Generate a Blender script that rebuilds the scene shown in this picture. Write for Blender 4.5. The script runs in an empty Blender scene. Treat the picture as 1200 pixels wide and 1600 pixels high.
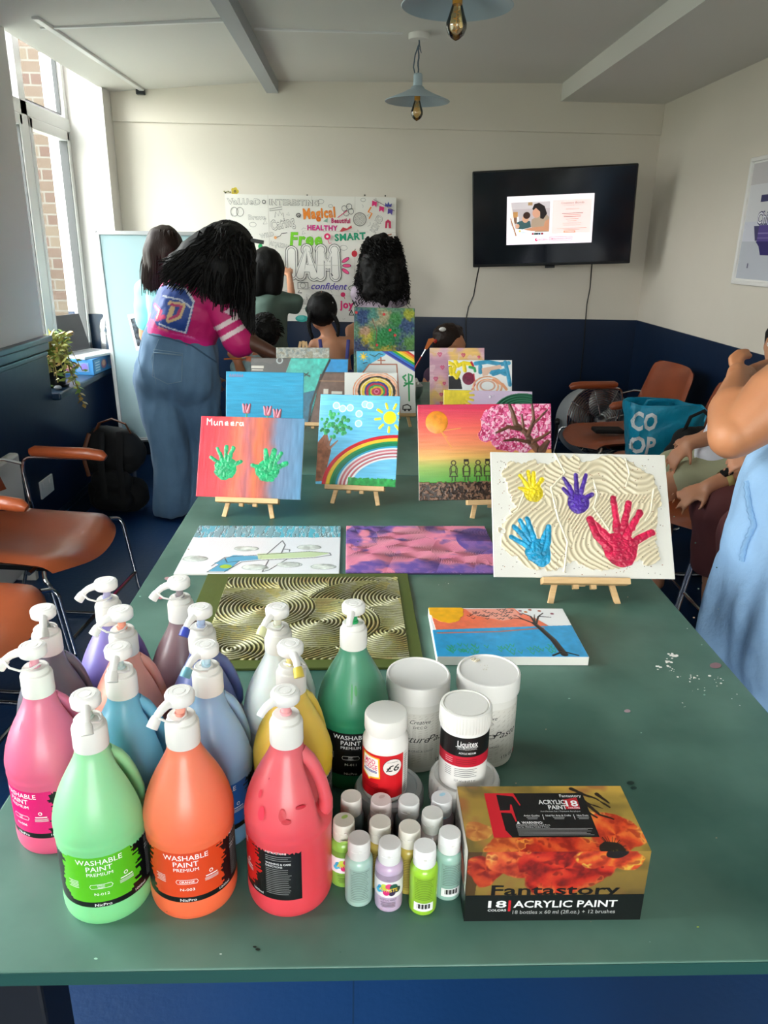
import bpy, bmesh, math, random
import numpy as np
from mathutils import Vector, Matrix, noise as mnoise
from mathutils.geometry import tessellate_polygon
random.seed(7)
C = bpy.context.scene.collection
PI = math.pi
# ---------------------------------------------------------------- camera
IW, IH = 1200, 1600
_Y = np.array([-40.0, -420.0]); _N = np.array([-65.0, 3350.0])
FPX = math.sqrt(-float(_Y @ _N))
_yd = np.array([*_Y, FPX]); _yd /= np.linalg.norm(_yd)
_zd = np.array([*_N, FPX]); _zd /= np.linalg.norm(_zd)
_xd = np.cross(_zd, _yd); _xd /= np.linalg.norm(_xd)
_yd = np.cross(_xd, _zd)
RW = np.array([_xd, _yd, -_zd])
CAM = np.array([0, 0, 1.42])
def _ray(x, y): return RW @ np.array([x-600, y-800, FPX])
def atz(x, y, z): r = _ray(x, y); return Vector(CAM + r*(z-CAM[2])/r[2])
def at(x, y, Y): r = _ray(x, y); return Vector(CAM + r*(Y-CAM[1])/r[1])
def atx(x, y, X): r = _ray(x, y); return Vector(CAM + r*(X-CAM[0])/r[0])
cd = bpy.data.cameras.new('camera'); cam = bpy.data.objects.new('camera', cd); C.objects.link(cam)
cd.sensor_fit = 'VERTICAL'; cd.sensor_height = 36; cd.lens = FPX*36/IH; cd.clip_start = .05
m = Matrix([list(RW[i]) for i in range(3)]) @ Matrix(((1,0,0),(0,-1,0),(0,0,-1)))
cam.matrix_world = Matrix.Translation(CAM) @ m.to_4x4()
bpy.context.scene.camera = cam
vs = bpy.context.scene.view_settings
vs.view_transform = 'Standard'; vs.look = 'None'; vs.gamma = 1; vs.use_curve_mapping = False
vs.exposure = 0.12
# ---------------------------------------------------------------- daylight
SKY = 17.5
w = bpy.data.worlds.new('sky'); bpy.context.scene.world = w; w.use_nodes = True
nt = w.node_tree; bg = nt.nodes['Background']; bg.inputs['Strength'].default_value = SKY
tc = nt.nodes.new('ShaderNodeTexCoord'); sx = nt.nodes.new('ShaderNodeSeparateXYZ'); cr = nt.nodes.new('ShaderNodeValToRGB')
nt.links.new(tc.outputs['Generated'], sx.inputs[0]); nt.links.new(sx.outputs['Z'], cr.inputs[0]); nt.links.new(cr.outputs[0], bg.inputs[0])
e = cr.color_ramp.elements; e[0].position = 0.0; e[0].color = (.20,.21,.18,1); e[1].position = .04; e[1].color = (1,.975,.94,1)
q = e.new(.6); q.color = (.97,.97,1,1)
def portal(name, loc, rot, sx_, sy_):
    l = bpy.data.lights.new(name, 'AREA'); l.shape = 'RECTANGLE'; l.size = sx_; l.size_y = sy_; l.energy = 1
    l.cycles.is_portal = True
    o = bpy.data.objects.new(name, l); o.location = loc; o.rotation_euler = rot; C.objects.link(o)
portal('daylight_portal', (-1.80, 4.39, 1.48), (0, -PI/2, 0), 1.56, 1.3)
portal('daylight_portal', (-1.80, 1.1, 1.48), (0, -PI/2, 0), 1.56, 1.6)
portal('daylight_portal', (.1, -2.48, 1.45), (PI/2, 0, 0), 1.8, 1.6)
sl = bpy.data.lights.new('sun', 'SUN'); sl.energy = 5; sl.angle = .02; sl.color = (1,.95,.86)  # added lamp to brighten the things outside; the day itself is overcast
so = bpy.data.objects.new('sun', sl); so.rotation_euler = Vector((-.42,.42,-.80)).to_track_quat('-Z','Y').to_euler(); C.objects.link(so)
# ---------------------------------------------------------------- helpers
def lin(c):
    c = np.asarray(c, float)/255.0
    return np.where(c <= .04045, c/12.92, ((c+.055)/1.055)**2.4)
def rgb(h):
    return tuple(int(h[i:i+2], 16) for i in (0, 2, 4)) if isinstance(h, str) else tuple(h)
def M(name, col=None, rough=.5, metal=0, bump=None, var=None, spec=.5, coat=0, sss=0, attr=False, emit=0, stretch=None, sheen=0):
    m = bpy.data.materials.new(name); m.use_nodes = True; n = m.node_tree.nodes; L = m.node_tree.links
    b = n['Principled BSDF']; I = b.inputs
    I['Roughness'].default_value = rough; I['Metallic'].default_value = metal; I['Specular IOR Level'].default_value = spec
    I['Coat Weight'].default_value = coat; I['Sheen Weight'].default_value = sheen
    if sss: I['Subsurface Weight'].default_value = sss; I['Subsurface Scale'].default_value = .02
    src = None
    if attr:
        a = n.new('ShaderNodeAttribute'); a.attribute_name = 'Col'; src = a.outputs['Color']
    else:
        c = (*lin(rgb(col)), 1); I['Base Color'].default_value = c
    tco = n.new('ShaderNodeTexCoord'); co = tco.outputs['Object']
    if stretch:
        mp = n.new('ShaderNodeMapping'); mp.inputs['Scale'].default_value = stretch; L.new(co, mp.inputs[0]); co = mp.outputs[0]
    if var:
        c2, sc, amt = var
        t = n.new('ShaderNodeTexNoise'); t.inputs['Scale'].default_value = sc; t.inputs['Detail'].default_value = 5; L.new(co, t.inputs['Vector'])
        r = n.new('ShaderNodeMapRange'); r.inputs[1].default_value = .38; r.inputs[2].default_value = .68; r.inputs[4].default_value = amt; L.new(t.outputs[0], r.inputs[0])
        x = n.new('ShaderNodeMix'); x.data_type = 'RGBA'; L.new(r.outputs[0], x.inputs[0])
        if src: L.new(src, x.inputs[6])
        else: x.inputs[6].default_value = c
        x.inputs[7].default_value = (*lin(rgb(c2)), 1); src = x.outputs[2]
    if src: L.new(src, I['Base Color'])
    if emit:
        I['Emission Strength'].default_value = emit
        if src: L.new(src, I['Emission Color'])
        else: I['Emission Color'].default_value = c
    if bump:
        t = n.new('ShaderNodeTexNoise'); t.inputs['Scale'].default_value = bump[0]; t.inputs['Detail'].default_value = 4; L.new(co, t.inputs['Vector'])
        bp = n.new('ShaderNodeBump'); bp.inputs['Strength'].default_value = bump[1]; bp.inputs['Distance'].default_value = bump[2] if len(bump) > 2 else .01
        L.new(t.outputs[0], bp.inputs['Height']); L.new(bp.outputs[0], I['Normal'])
    return m
def wm(o):
    return (wm(o.parent) @ o.matrix_basis) if o.parent else o.matrix_basis.copy()
def empty(name, label, cat, loc=(0,0,0), rz=0, group=None, mat=None):
    o = bpy.data.objects.new(name, None); C.objects.link(o); o.empty_display_size = .05
    o.location = loc; o.rotation_euler = (0,0,rz)
    if mat is not None: o.matrix_basis = mat
    return tag(o, label, cat, group)
def tag(o, label=None, cat=None, group=None, kind=None):
    if label: o['label'] = label
    if cat: o['category'] = cat
    if group: o['group'] = group
    if kind: o['kind'] = kind
    return o
class MB:
    def __init__(s): s.v = []; s.f = []; s.c = []; s.col = (200,200,200)
    def add(s, vs_, fs):
        b = len(s.v); s.v += [tuple(p) for p in vs_]; s.f += [tuple(i+b for i in f) for f in fs]; s.c += [s.col]*len(fs); return s
    def box(s, a, b, M4=None):
        P = [(x,y,z) for x in (a[0],b[0]) for y in (a[1],b[1]) for z in (a[2],b[2])]
        if M4 is not None: P = [M4 @ Vector(p) for p in P]
        return s.add(P, [(0,1,3,2),(4,6,7,5),(0,4,5,1),(2,3,7,6),(0,2,6,4),(1,5,7,3)])
    def bar(s, p, q, w, t, up=(0,0,1)):
        p = Vector(p); q = Vector(q); d = (q-p).normalized(); u = Vector(up); sd = d.cross(u)
        if sd.length < 1e-4: sd = d.cross(Vector((0,1,0)))
        sd.normalize(); u = sd.cross(d).normalized()
        P = [e_+sd*a*w/2+u*b*t/2 for e_ in (p,q) for a,b in ((-1,-1),(1,-1),(1,1),(-1,1))]
        return s.add(P, [(3,2,1,0),(4,5,6,7),(0,1,5,4),(1,2,6,5),(2,3,7,6),(3,0,4,7)])
    def lathe(s, prof, n=32, c=(0,0,0), rf=None, M4=None, cap=True, z0=0):
        V = []; F = []
        for r, z in prof:
            for i in range(n):
                a = 2*PI*i/n; rr = r if rf is None else rf(r, z, a)
                V.append(Vector((c[0]+rr*math.cos(a), c[1]+rr*math.sin(a), c[2]+z)))
        for j in range(len(prof)-1):
            for i in range(n):
                k = (i+1) % n; F.append((j*n+i, j*n+k, (j+1)*n+k, (j+1)*n+i))
        if cap: F.append(tuple(reversed(range(n)))); F.append(tuple((len(prof)-1)*n+i for i in range(n)))
        if M4 is not None: V = [M4 @ v for v in V]
        return s.add(V, F)
    def tube(s, pts, r, n=8, closed=False, flat=1):
        pts = [Vector(p) for p in pts]; N = len(pts); V = []; F = []
        rs = r if isinstance(r, (list, tuple)) else [r]*N
        t0 = (pts[1]-pts[0]).normalized(); up = Vector((0,0,1)) if abs(t0.z) < .9 else Vector((0,1,0))
        u = (up - t0*up.dot(t0)).normalized()
        for i in range(N):
            if closed: t = (pts[(i+1) % N]-pts[i-1])
            else: t = pts[min(i+1,N-1)]-pts[max(i-1,0)]
            if t.length < 1e-9: t = t0
            t.normalize(); u = (u - t*u.dot(t))
            if u.length < 1e-6: u = t.orthogonal()
            u.normalize(); w_ = t.cross(u)
            for k in range(n):
                a = 2*PI*k/n; V.append(pts[i]+u*math.cos(a)*rs[i]*flat+w_*math.sin(a)*rs[i])
        for i in range(N if closed else N-1):
            j = (i+1) % N
            for k in range(n):
                l = (k+1) % n; F.append((i*n+k, i*n+l, j*n+l, j*n+k))
        if not closed: F.append(tuple(reversed(range(n)))); F.append(tuple((N-1)*n+k for k in range(n)))
        return s.add(V, F)
    def ell(s, c, r, n=14, M4=None):
        r = (r,r,r) if isinstance(r, (int,float)) else r
        V = [Vector((0,0,-r[2]))]; F = []; h = n//2
        for j in range(1, h):
            p = -PI/2+PI*j/h
            for i in range(n):
                a = 2*PI*i/n; V.append(Vector((r[0]*math.cos(p)*math.cos(a), r[1]*math.cos(p)*math.sin(a), r[2]*math.sin(p))))
        V.append(Vector((0,0,r[2]))); L = len(V)-1
        for i in range(n):
            k = (i+1) % n; F.append((0, 1+k, 1+i)); F.append((L, 1+(h-2)*n+i, 1+(h-2)*n+k))
            for j in range(h-2): F.append((1+j*n+i, 1+j*n+k, 1+(j+1)*n+k, 1+(j+1)*n+i))
        if M4 is not None: V = [M4 @ v for v in V]
        return s.add([v+Vector(c) for v in V], F)
    def cap(s, a, b, ra, rb, n=14, f=1.0, fd=(0,1,0)):      # tapered capsule
        a = Vector(a); b = Vector(b); d = b-a; L = d.length; d = d.normalized() if L > 1e-6 else Vector((0,0,1))
        u = Vector(fd); u = u-d*u.dot(d)
        if u.length < 1e-3: u = d.orthogonal()
        u.normalize(); w_ = d.cross(u)
        V = []; F = []; rows = []
        for k in range(5): t = -PI/2+PI/2*k/4; rows.append((a+d*ra*math.sin(t), ra*max(math.cos(t), .02)))
        for k in range(5): t = PI/2*k/4; rows.append((b+d*rb*math.sin(t), rb*max(math.cos(t), .02)))
        for p, r in rows:
            for i in range(n):
                q_ = 2*PI*i/n; V.append(p+u*math.cos(q_)*r*f+w_*math.sin(q_)*r)
        for j in range(len(rows)-1):
            for i in range(n):
                k = (i+1) % n; F.append((j*n+i, j*n+k, (j+1)*n+k, (j+1)*n+i))
        F.append(tuple(reversed(range(n)))); F.append(tuple((len(rows)-1)*n+i for i in range(n)))
        return s.add(V, F)
    def prism(s, pts, z0, z1, M4=None):
        n = len(pts); P = [Vector((*p, z0)) for p in pts]+[Vector((*p, z1)) for p in pts]
        if M4 is not None: P = [M4 @ p for p in P]
        T = tessellate_polygon([[Vector((*p, 0)) for p in pts]])
        F = [tuple(reversed(t)) for t in T]+[tuple(i+n for i in t) for t in T]+[(i, (i+1) % n, n+(i+1) % n, n+i) for i in range(n)]
        return s.add(P, F)
    def build(s, name, mat, parent=None, smooth=False, bevel=0, world=True, colors=False, seg=2, mods=None, fix=True):
        me = bpy.data.meshes.new(name)
        off = Vector((0,0,0))
        V = s.v
        if parent is not None and world: iv = wm(parent).inverted(); V = [iv @ Vector(p) for p in V]
        me.from_pydata([tuple(p) for p in V], [], s.f)
        if fix:
            bm = bmesh.new(); bm.from_mesh(me); bmesh.ops.recalc_face_normals(bm, faces=bm.faces); bm.to_mesh(me); bm.free()
        if colors:
            at_ = me.color_attributes.new('Col', 'FLOAT_COLOR', 'CORNER')
            arr = np.ones((len(me.loops), 4)); cc = lin(np.array(s.c)); k = 0
            cnt = np.array([len(f) for f in s.f]); arr[:, :3] = np.repeat(cc, cnt, axis=0)
            at_.data.foreach_set('color', arr.ravel())
        me.materials.append(mat)
        if smooth: me.polygons.foreach_set('use_smooth', [True]*len(me.polygons))
        o = bpy.data.objects.new(name, me); C.objects.link(o)
        if parent is not None: o.parent = parent
        if bevel:
            b = o.modifiers.new('bevel', 'BEVEL'); b.width = bevel; b.segments = seg; b.limit_method = 'ANGLE'; b.angle_limit = .6
        if smooth and not bevel: smooth_by_angle(o)
        return o
def smooth_by_angle(o, ang=.75):
    bm = bmesh.new(); bm.from_mesh(o.data)
    for ed in bm.edges:
        if len(ed.link_faces) == 2 and ed.calc_face_angle(0) > ang: ed.smooth = False
    bm.to_mesh(o.data); bm.free()
def rnd(pts, r=.03, k=5):      # round the corners of a bent tube
    pts = [Vector(p) for p in pts]; out = [pts[0]]
    for a, b, c in zip(pts, pts[1:], pts[2:]):
        u = (a-b); v = (c-b); q = min(r, u.length*.48, v.length*.48); p0 = b+u.normalized()*q; p2 = b+v.normalized()*q
        out += [p0*(1-t)**2+b*2*t*(1-t)+p2*t*t for t in [i/k for i in range(k+1)]]
    return out+[pts[-1]]
def evalmesh(o):
    dg = bpy.context.evaluated_depsgraph_get(); dg.update()
    return bpy.data.meshes.new_from_object(o.evaluated_get(dg))
def blob(name, mb, mat, parent, voxel=.012, sm=6, disp=None, colorfn=None, size=None):
    """one continuous surface grown over overlapping solids"""
    me = bpy.data.meshes.new('t'); me.from_pydata(mb.v, [], mb.f)
    bm = bmesh.new(); bm.from_mesh(me); bmesh.ops.recalc_face_normals(bm, faces=bm.faces); bm.to_mesh(me); bm.free()
    o = bpy.data.objects.new('t', me); C.objects.link(o)
    r = o.modifiers.new('r', 'REMESH'); r.mode = 'VOXEL'; r.voxel_size = voxel; r.use_smooth_shade = True
    s_ = o.modifiers.new('s', 'SMOOTH'); s_.factor = .5; s_.iterations = sm
    m2 = evalmesh(o); bpy.data.objects.remove(o)
    n = len(m2.vertices); co = np.empty(n*3); m2.vertices.foreach_get('co', co); co = co.reshape(-1, 3)
    if disp:
        no = np.empty(n*3); m2.vertices.foreach_get('normal', no); no = no.reshape(-1, 3)
        amp, sc = disp[:2]; st = disp[2] if len(disp) > 2 else (1,1,1)
        d = np.array([mnoise.noise(Vector((p[0]*sc*st[0], p[1]*sc*st[1], p[2]*sc*st[2])))+.5*mnoise.noise(Vector((p[0]*sc*2.1*st[0]+5, p[1]*sc*2.1*st[1], p[2]*sc*2.1*st[2]))) for p in co])
        co = co + no*(d*amp)[:, None]
    if colorfn is not None:
        a = m2.color_attributes.new('Col', 'FLOAT_COLOR', 'POINT'); arr = np.ones((n, 4)); arr[:, :3] = lin(colorfn(co)); a.data.foreach_set('color', arr.ravel())
    iv = np.array(wm(parent).inverted()); co = co @ iv[:3,:3].T + iv[:3,3]
    m2.vertices.foreach_set('co', co.ravel()); m2.update(); m2.name = name
    m2.materials.clear(); m2.materials.append(mat)
    m2.polygons.foreach_set('use_smooth', [True]*len(m2.polygons))
    o = bpy.data.objects.new(name, m2); C.objects.link(o); o.parent = parent
    return o
_tc = {}
def glyphs(t, bold=0.0, shear=0.0, space=1.0):
    k = (t, bold, shear, space)
    if k not in _tc:
        cu = bpy.data.curves.new('t', 'FONT'); cu.body = t; cu.size = 1; cu.resolution_u = 2; cu.offset = bold; cu.shear = shear; cu.space_character = space
        o = bpy.data.objects.new('t', cu); C.objects.link(o); me = evalmesh(o)
        V = np.array([v.co[:2] for v in me.vertices]).reshape(-1, 2); F = [tuple(p.vertices) for p in me.polygons]
        bpy.data.objects.remove(o); bpy.data.meshes.remove(me); bpy.data.curves.remove(cu); _tc[k] = (V, F)
    return _tc[k]
class Dec(MB):
    """flat printed marks laid in thin layers on a surface given by mp(x, y, lift)"""
    def __init__(s, mp, step=None, dl=.00015): super().__init__(); s.mp = mp; s.k = 0; s.step = step; s.dl = dl
    def _a(s, P, F, col, up=True):
        s.col = rgb(col)
        if up: s.k += 1
        s.add([s.mp(p[0], p[1], s.k*s.dl) for p in P], F)
    def rect(s, x0, y0, x1, y1, col, up=True):
        n = max(1, int(abs(x1-x0)/s.step)) if s.step else 1
        P = []
        for i in range(n+1): x = x0+(x1-x0)*i/n; P += [(x,y0),(x,y1)]
        s._a(P, [(2*i,2*i+1,2*i+3,2*i+2) for i in range(n)], col, up)
    def poly(s, pts, col, up=True):
        if s.step:
            x0 = min(p[0] for p in pts); x1 = max(p[0] for p in pts); n = max(1, int(math.ceil((x1-x0)/s.step))); s.k += 1 if up else 0
            for i in range(n):
                a = x0+(x1-x0)*i/n; b = x0+(x1-x0)*(i+1)/n; q_ = list(pts)
                for lim, sg in ((a,1),(b,-1)):
                    o_ = []
                    for k in range(len(q_)):
                        p, r_ = q_[k-1], q_[k]; ip = (p[0]-lim)*sg >= 0; ir = (r_[0]-lim)*sg >= 0
                        if ip != ir: t = (lim-p[0])/(r_[0]-p[0]); o_.append((lim, p[1]+t*(r_[1]-p[1])))
                        if ir: o_.append(tuple(r_))
                    q_ = o_
                    if len(q_) < 3: break
                if len(q_) >= 3:
                    T = tessellate_polygon([[Vector((*p, 0)) for p in q_]]); s._a(q_, [tuple(t) for t in T], col, False)
            return
        T = tessellate_polygon([[Vector((*p, 0)) for p in pts]]); s._a(pts, [tuple(t) for t in T], col, up)
    def disc(s, x, y, r, col, ry=None, n=24, up=True, rot=0):
        ry = ry or r; c, n_ = math.cos(rot), math.sin(rot); P = [(x, y)]
        if s.step and r > s.step*.6: return s.poly([(x+r*math.cos(2*PI*i/n)*c-ry*math.sin(2*PI*i/n)*n_, y+r*math.cos(2*PI*i/n)*n_+ry*math.sin(2*PI*i/n)*c) for i in range(n)], col, up)
        for i in range(n): a = 2*PI*i/n; u, v = r*math.cos(a), ry*math.sin(a); P.append((x+u*c-v*n_, y+u*n_+v*c))
        s._a(P, [(0, 1+i, 1+(i+1) % n) for i in range(n)], col, up)
    def ring(s, x, y, r, w_, col, ry=None, n=28, up=True):
        ry = ry or r; P = []
        for i in range(n): a = 2*PI*i/n; P += [(x+r*math.cos(a), y+ry*math.sin(a)), (x+(r-w_)*math.cos(a), y+(ry-w_)*math.sin(a))]
        s._a(P, [(2*i, 2*i+1, (2*i+3) % (2*n), (2*i+2) % (2*n)) for i in range(n)], col, up)
    def rline(s, pts, w_, col, up=True):
        s.line(pts, w_, col, up)
        for p in pts: s.disc(p[0], p[1], w_/2, col, n=16, up=False)
    def line(s, pts, w_, col, up=True):
        P = []; n = len(pts)
        for i in range(n):
            a = pts[max(i-1,0)]; b = pts[min(i+1,n-1)]; dx, dy = b[0]-a[0], b[1]-a[1]; L = math.hypot(dx, dy) or 1
            P += [(pts[i][0]-dy/L*w_/2, pts[i][1]+dx/L*w_/2), (pts[i][0]+dy/L*w_/2, pts[i][1]-dx/L*w_/2)]
        s._a(P, [(2*i,2*i+1,2*i+3,2*i+2) for i in range(n-1)], col, up)
    def text(s, t, x, y, w=None, h=None, col='ffffff', bold=0, shear=0, al='c', rot=0, flip=1, space=1, up=True, raw=False):
        V, F = glyphs(t, bold if raw else bold*.38, shear, space)
        if not len(V): return
        lo, hi = V.min(0), V.max(0); sz = hi-lo; H = .73
        if 'g' in t or 'y' in t or 'p' in t: pass
        kx = w/sz[0] if w else h/H; ky = h/H if h else kx
        ox = {'c': (lo[0]+hi[0])/2, 'l': lo[0], 'r': hi[0]}[al]
        P = np.stack([(V[:,0]-ox)*kx, (V[:,1]-H/2)*ky*flip], 1); c, n_ = math.cos(rot), math.sin(rot)
        P = np.stack([P[:,0]*c-P[:,1]*n_+x, P[:,0]*n_+P[:,1]*c+y], 1)
        s._a(P, F, col, up)
    def done(s, name, mat, parent=None, world=False): return s.build(name, mat, parent, colors=True, world=world, fix=False)
# --- painted reliefs: a fine grid whose colour and height are worked out in numpy
def nz(ny, nx, sc, seed, oct_=3, asp=1.0):
    r = np.random.RandomState(seed); out = np.zeros((ny, nx)); amp = 1; tot = 0
    for o in range(oct_):
        gy, gx = max(2, int(sc*(ny/nx)*asp))+2, max(2, int(sc))+2; g = r.rand(gy, gx)
        yy = np.linspace(0, gy-1.001, ny); xx = np.linspace(0, gx-1.001, nx); y0 = yy.astype(int); x0 = xx.astype(int)
        fy = (yy-y0)[:,None]; fx = (xx-x0)[None,:]; fy = fy*fy*(3-2*fy); fx = fx*fx*(3-2*fx)
        out += amp*((g[y0][:,x0]*(1-fx)+g[y0][:,x0+1]*fx)*(1-fy)+(g[y0+1][:,x0]*(1-fx)+g[y0+1][:,x0+1]*fx)*fy)
        tot += amp; amp *= .5; sc *= 2.1
    return out/tot
class Cv:
    def __init__(s, w, h, ppm, bg, box):
        s.w, s.h = w, h; s.nx, s.ny = max(8, int(w*ppm)), max(8, int(h*ppm)); s.x0, s.y0, s.x1, s.y1 = box
        s.X, s.Y = np.meshgrid(np.linspace(s.x0, s.x1, s.nx), np.linspace(s.y0, s.y1, s.ny))
        s.ky = ((s.x1-s.x0)/w)/((s.y1-s.y0)/h)            # y units -> x units
        s.c = np.ones((s.ny, s.nx, 3))*np.array(rgb(bg)); s.H = np.zeros((s.ny, s.nx)); s.px = (s.x1-s.x0)/s.nx; s.seed = 1
    def n(s, sc, seed=0, o=3, asp=1): return nz(s.ny, s.nx, sc, seed, o, asp)
    def put(s, m, col, hgt=0, add=False, var=0):
        c = np.array(rgb(col), float) if not isinstance(col, np.ndarray) else col
        if var: s.seed += 1; c = c*(1+var*(s.n(22, s.seed)[...,None]-.5)*2)
        s.c = s.c*(1-m[...,None])+c*m[...,None]
        if np.any(hgt): s.H = s.H+hgt*m if add else np.maximum(s.H, hgt*m) if np.ndim(hgt) == 0 and hgt > 0 else s.H*(1-m)+hgt*m
        return s
    def ed(s, d): return np.clip(.5-d/(1.5*s.px), 0, 1)
    def rect(s, a, b, c_, d, col, hgt=0, var=0):
        return s.put(((s.X >= a)&(s.X <= c_)&(s.Y >= b)&(s.Y <= d)).astype(float), col, hgt, var=var)
    def disc(s, x, y, r, col, hgt=0, ry=None, var=0, wob=0):
        ry = ry or r; d = (np.hypot((s.X-x)/r, (s.Y-y)*s.ky/ry)-1)*min(r, ry)
        if wob: s.seed += 1; d = d+(s.n(14, s.seed)-.5)*wob
        m = s.ed(d); return s.put(m, col, hgt*np.sqrt(np.clip(-d/min(r,ry)*1.5, 0, 1))if hgt else 0, var=var)
    def ring(s, x, y, r, w_, col, hgt=0, ry=None, var=0, a0=None, a1=None):
        ry = ry or r; q = np.hypot(s.X-x, (s.Y-y)*s.ky*r/ry); d = np.abs(q-r)-w_/2; m = s.ed(d)
        if a0 is not None: an = np.degrees(np.arctan2(-(s.Y-y)*s.ky, s.X-x)) % 360; m = m*((an >= a0)&(an <= a1))
        return s.put(m, col, hgt*np.clip(-d/w_*3, 0, 1) if hgt else 0, var=var)
    def stroke(s, pts, r, col, hgt=0, r2=None, var=0, wob=0):
        D = np.full(s.X.shape, 1e9); R = np.full(s.X.shape, float(r)); n = len(pts)-1; r2 = r if r2 is None else r2
        for i in range(n):
            ax, ay = pts[i]; bx, by = pts[i+1]; dx, dy = bx-ax, (by-ay)*s.ky
            t = np.clip(((s.X-ax)*dx+(s.Y-ay)*s.ky*dy)/(dx*dx+dy*dy+1e-9), 0, 1)
            d = np.hypot(s.X-ax-t*dx, (s.Y-ay)*s.ky-t*dy); rr = r+(r2-r)*(i+t)/n; k = (d-rr) < D; D = np.where(k, d-rr, D); R = np.where(k, rr, R)
        if wob: s.seed += 1; D = D+(s.n(30, s.seed)-.5)*wob
        return s.put(s.ed(D), col, hgt*np.sqrt(np.clip(-D/np.maximum(R, 1e-6), 0, 1)) if hgt else 0, var=var)
    def poly(s, pts, col, hgt=0, var=0):
        ins = np.zeros(s.X.shape, bool); n = len(pts)
        for i in range(n):
            x1, y1 = pts[i]; x2, y2 = pts[(i+1) % n]
            if y1 == y2: continue
            ins ^= ((s.Y < y1) != (s.Y < y2)) & (s.X < (x2-x1)*(s.Y-y1)/(y2-y1)+x1)
        return s.put(ins.astype(float), col, hgt, var=var)
    def hand(s, palm, pr, tips, fr, col, hgt=.0016, var=.25):
        x, y = palm; s.disc(x, y, pr*1.08, col, hgt, ry=pr*1.12, var=var, wob=pr*.5)
        for t in tips:
            bx, by = x+(t[0]-x)*.38, y+(t[1]-y)*.38
            s.stroke([(bx, by), ((bx+t[0])/2,(by+t[1])/2), t], fr*1.2, col, hgt, r2=fr*.92, var=var, wob=fr*.9)
    def grain(s, col, amt, sc=70):
        m = (np.abs(s.c-np.array(rgb(col))).sum(2) < 90); s.H = s.H+m*(s.n(sc, 77, 2)-.5)*amt; return s
    def brushy(s, amt=.06, sc=60, seed=3, vert=False):
        n = nz(s.ny, s.nx, sc if vert else 5, seed, 2, (6/sc if vert else sc/5)); s.c = s.c*(1+amt*(n[...,None]-.5)*2); s.H = s.H+.0003*n; return s
    def build(s, name, mat, parent, y=0.0, frame=None):
        nx, ny = s.nx, s.ny; P = np.zeros((ny, nx, 3)); P[...,0] = np.linspace(-s.w/2, s.w/2, nx)[None,:]; P[...,2] = np.linspace(s.h, 0, ny)[:,None]
        e_ = np.minimum(np.minimum(np.arange(nx)[None,:], nx-1-np.arange(nx)[None,:]), np.minimum(np.arange(ny)[:,None], ny-1-np.arange(ny)[:,None]))
        P[...,1] = y-.0006*(e_ > 0)-s.H*(e_ > 0)
        P = P.reshape(-1,3); i = np.arange(ny*nx).reshape(ny, nx)
        Q = np.stack([i[1:,:-1], i[1:,1:], i[:-1,1:], i[:-1,:-1]], -1).reshape(-1,4)
        if frame: P = frame(P)
        me = bpy.data.meshes.new(name); me.vertices.add(len(P)); me.vertices.foreach_set('co', P.ravel())
        me.loops.add(Q.size); me.loops.foreach_set('vertex_index', Q.ravel().astype(np.int32)); me.polygons.add(len(Q))
        me.polygons.foreach_set('loop_start', np.arange(0, Q.size, 4, dtype=np.int32)); me.update(calc_edges=True); me.validate()
        a = me.color_attributes.new('Col', 'FLOAT_COLOR', 'POINT'); arr = np.ones((len(P), 4)); arr[:,:3] = lin(np.clip(s.c, 0, 255)).reshape(-1,3); a.data.foreach_set('color', arr.ravel())
        me.polygons.foreach_set('use_smooth', [True]*len(me.polygons)); me.materials.append(mat)
        o = bpy.data.objects.new(name, me); C.objects.link(o); o.parent = parent; return o
# ---------------------------------------------------------------- materials
mCream = M('cream_paint', 'e0d8cb', .6, bump=(6, .15, .01), var=('d9d0c3', 2, .5))
mCeil = M('ceiling_paint', 'dfdcd6', .7, bump=(3, .2, .02))
mNavy = M('navy_paint', '0a2240', .38, bump=(8, .12, .01), var=('081c36', 3, .7))
mNavyRail = M('navy_gloss', '10283e', .3, bump=(12, .1, .01))
mUpvc = M('white_upvc', 'e6e6e4', .3)
mGasket = M('window_gasket', '3a3b3c', .5)
mWhite = M('white_plastic', 'ece9e6', .32)
mWhiteR = M('white_plastic_matt', 'e2dfda', .5)
mBlack = M('black_plastic', '0c0c0e', .35)
mBlackF = M('black_fabric', '0b0b0d', .85, bump=(250, .3, .002))
mChrome = M('chrome', 'c9cacc', .12, 1)
mSteel = M('brushed_steel', 'b9babb', .28, 1)
mDkSteel = M('dark_steel', '34363a', .35, .9)
mLeather = M('tan_leather', '9a4a26', .34, bump=(90, .12, .002), var=('7d3618', 4, .7), coat=.15)
mGreenTop = M('green_table_paint', '365c51', .40, bump=(5, .1, .01), var=('628679', 4.5, .75))
mGreenEdge = M('green_edge_paint', '1f4a44', .45)
mPine = M('pine', 'd6b283', .55, stretch=(3,3,30), var=('b98d58', 6, .5))
mPaint = M('painted_marks', rough=.42, attr=True)
mImpasto = M('impasto_paint', rough=.33, attr=True, bump=(420, .25, .001))
mFoil = M('metallic_paint', rough=.36, attr=True, metal=.25, bump=(500, .2, .001))
mPrint = M('printed_ink', rough=.4, attr=True)
mPrintM = M('printed_matt', rough=.75, attr=True)
mCanvas = M('white_canvas', 'e9e7e1', .8, bump=(900, .3, .0006))
mBrass = M('amber_glass_bulb', 'c98f3a', .12, 0, coat=.5)
mLampGrey = M('pale_blue_enamel', 'aebfc9', .4)
mPaper = M('poster_paper', 'e8e5dd', .8, bump=(4, .3, .01))
def skin(n_, c_, c2): return M(n_, c_, .48, bump=(220, .08, .002), var=(c2, 9, .5), sss=.08)
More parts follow.
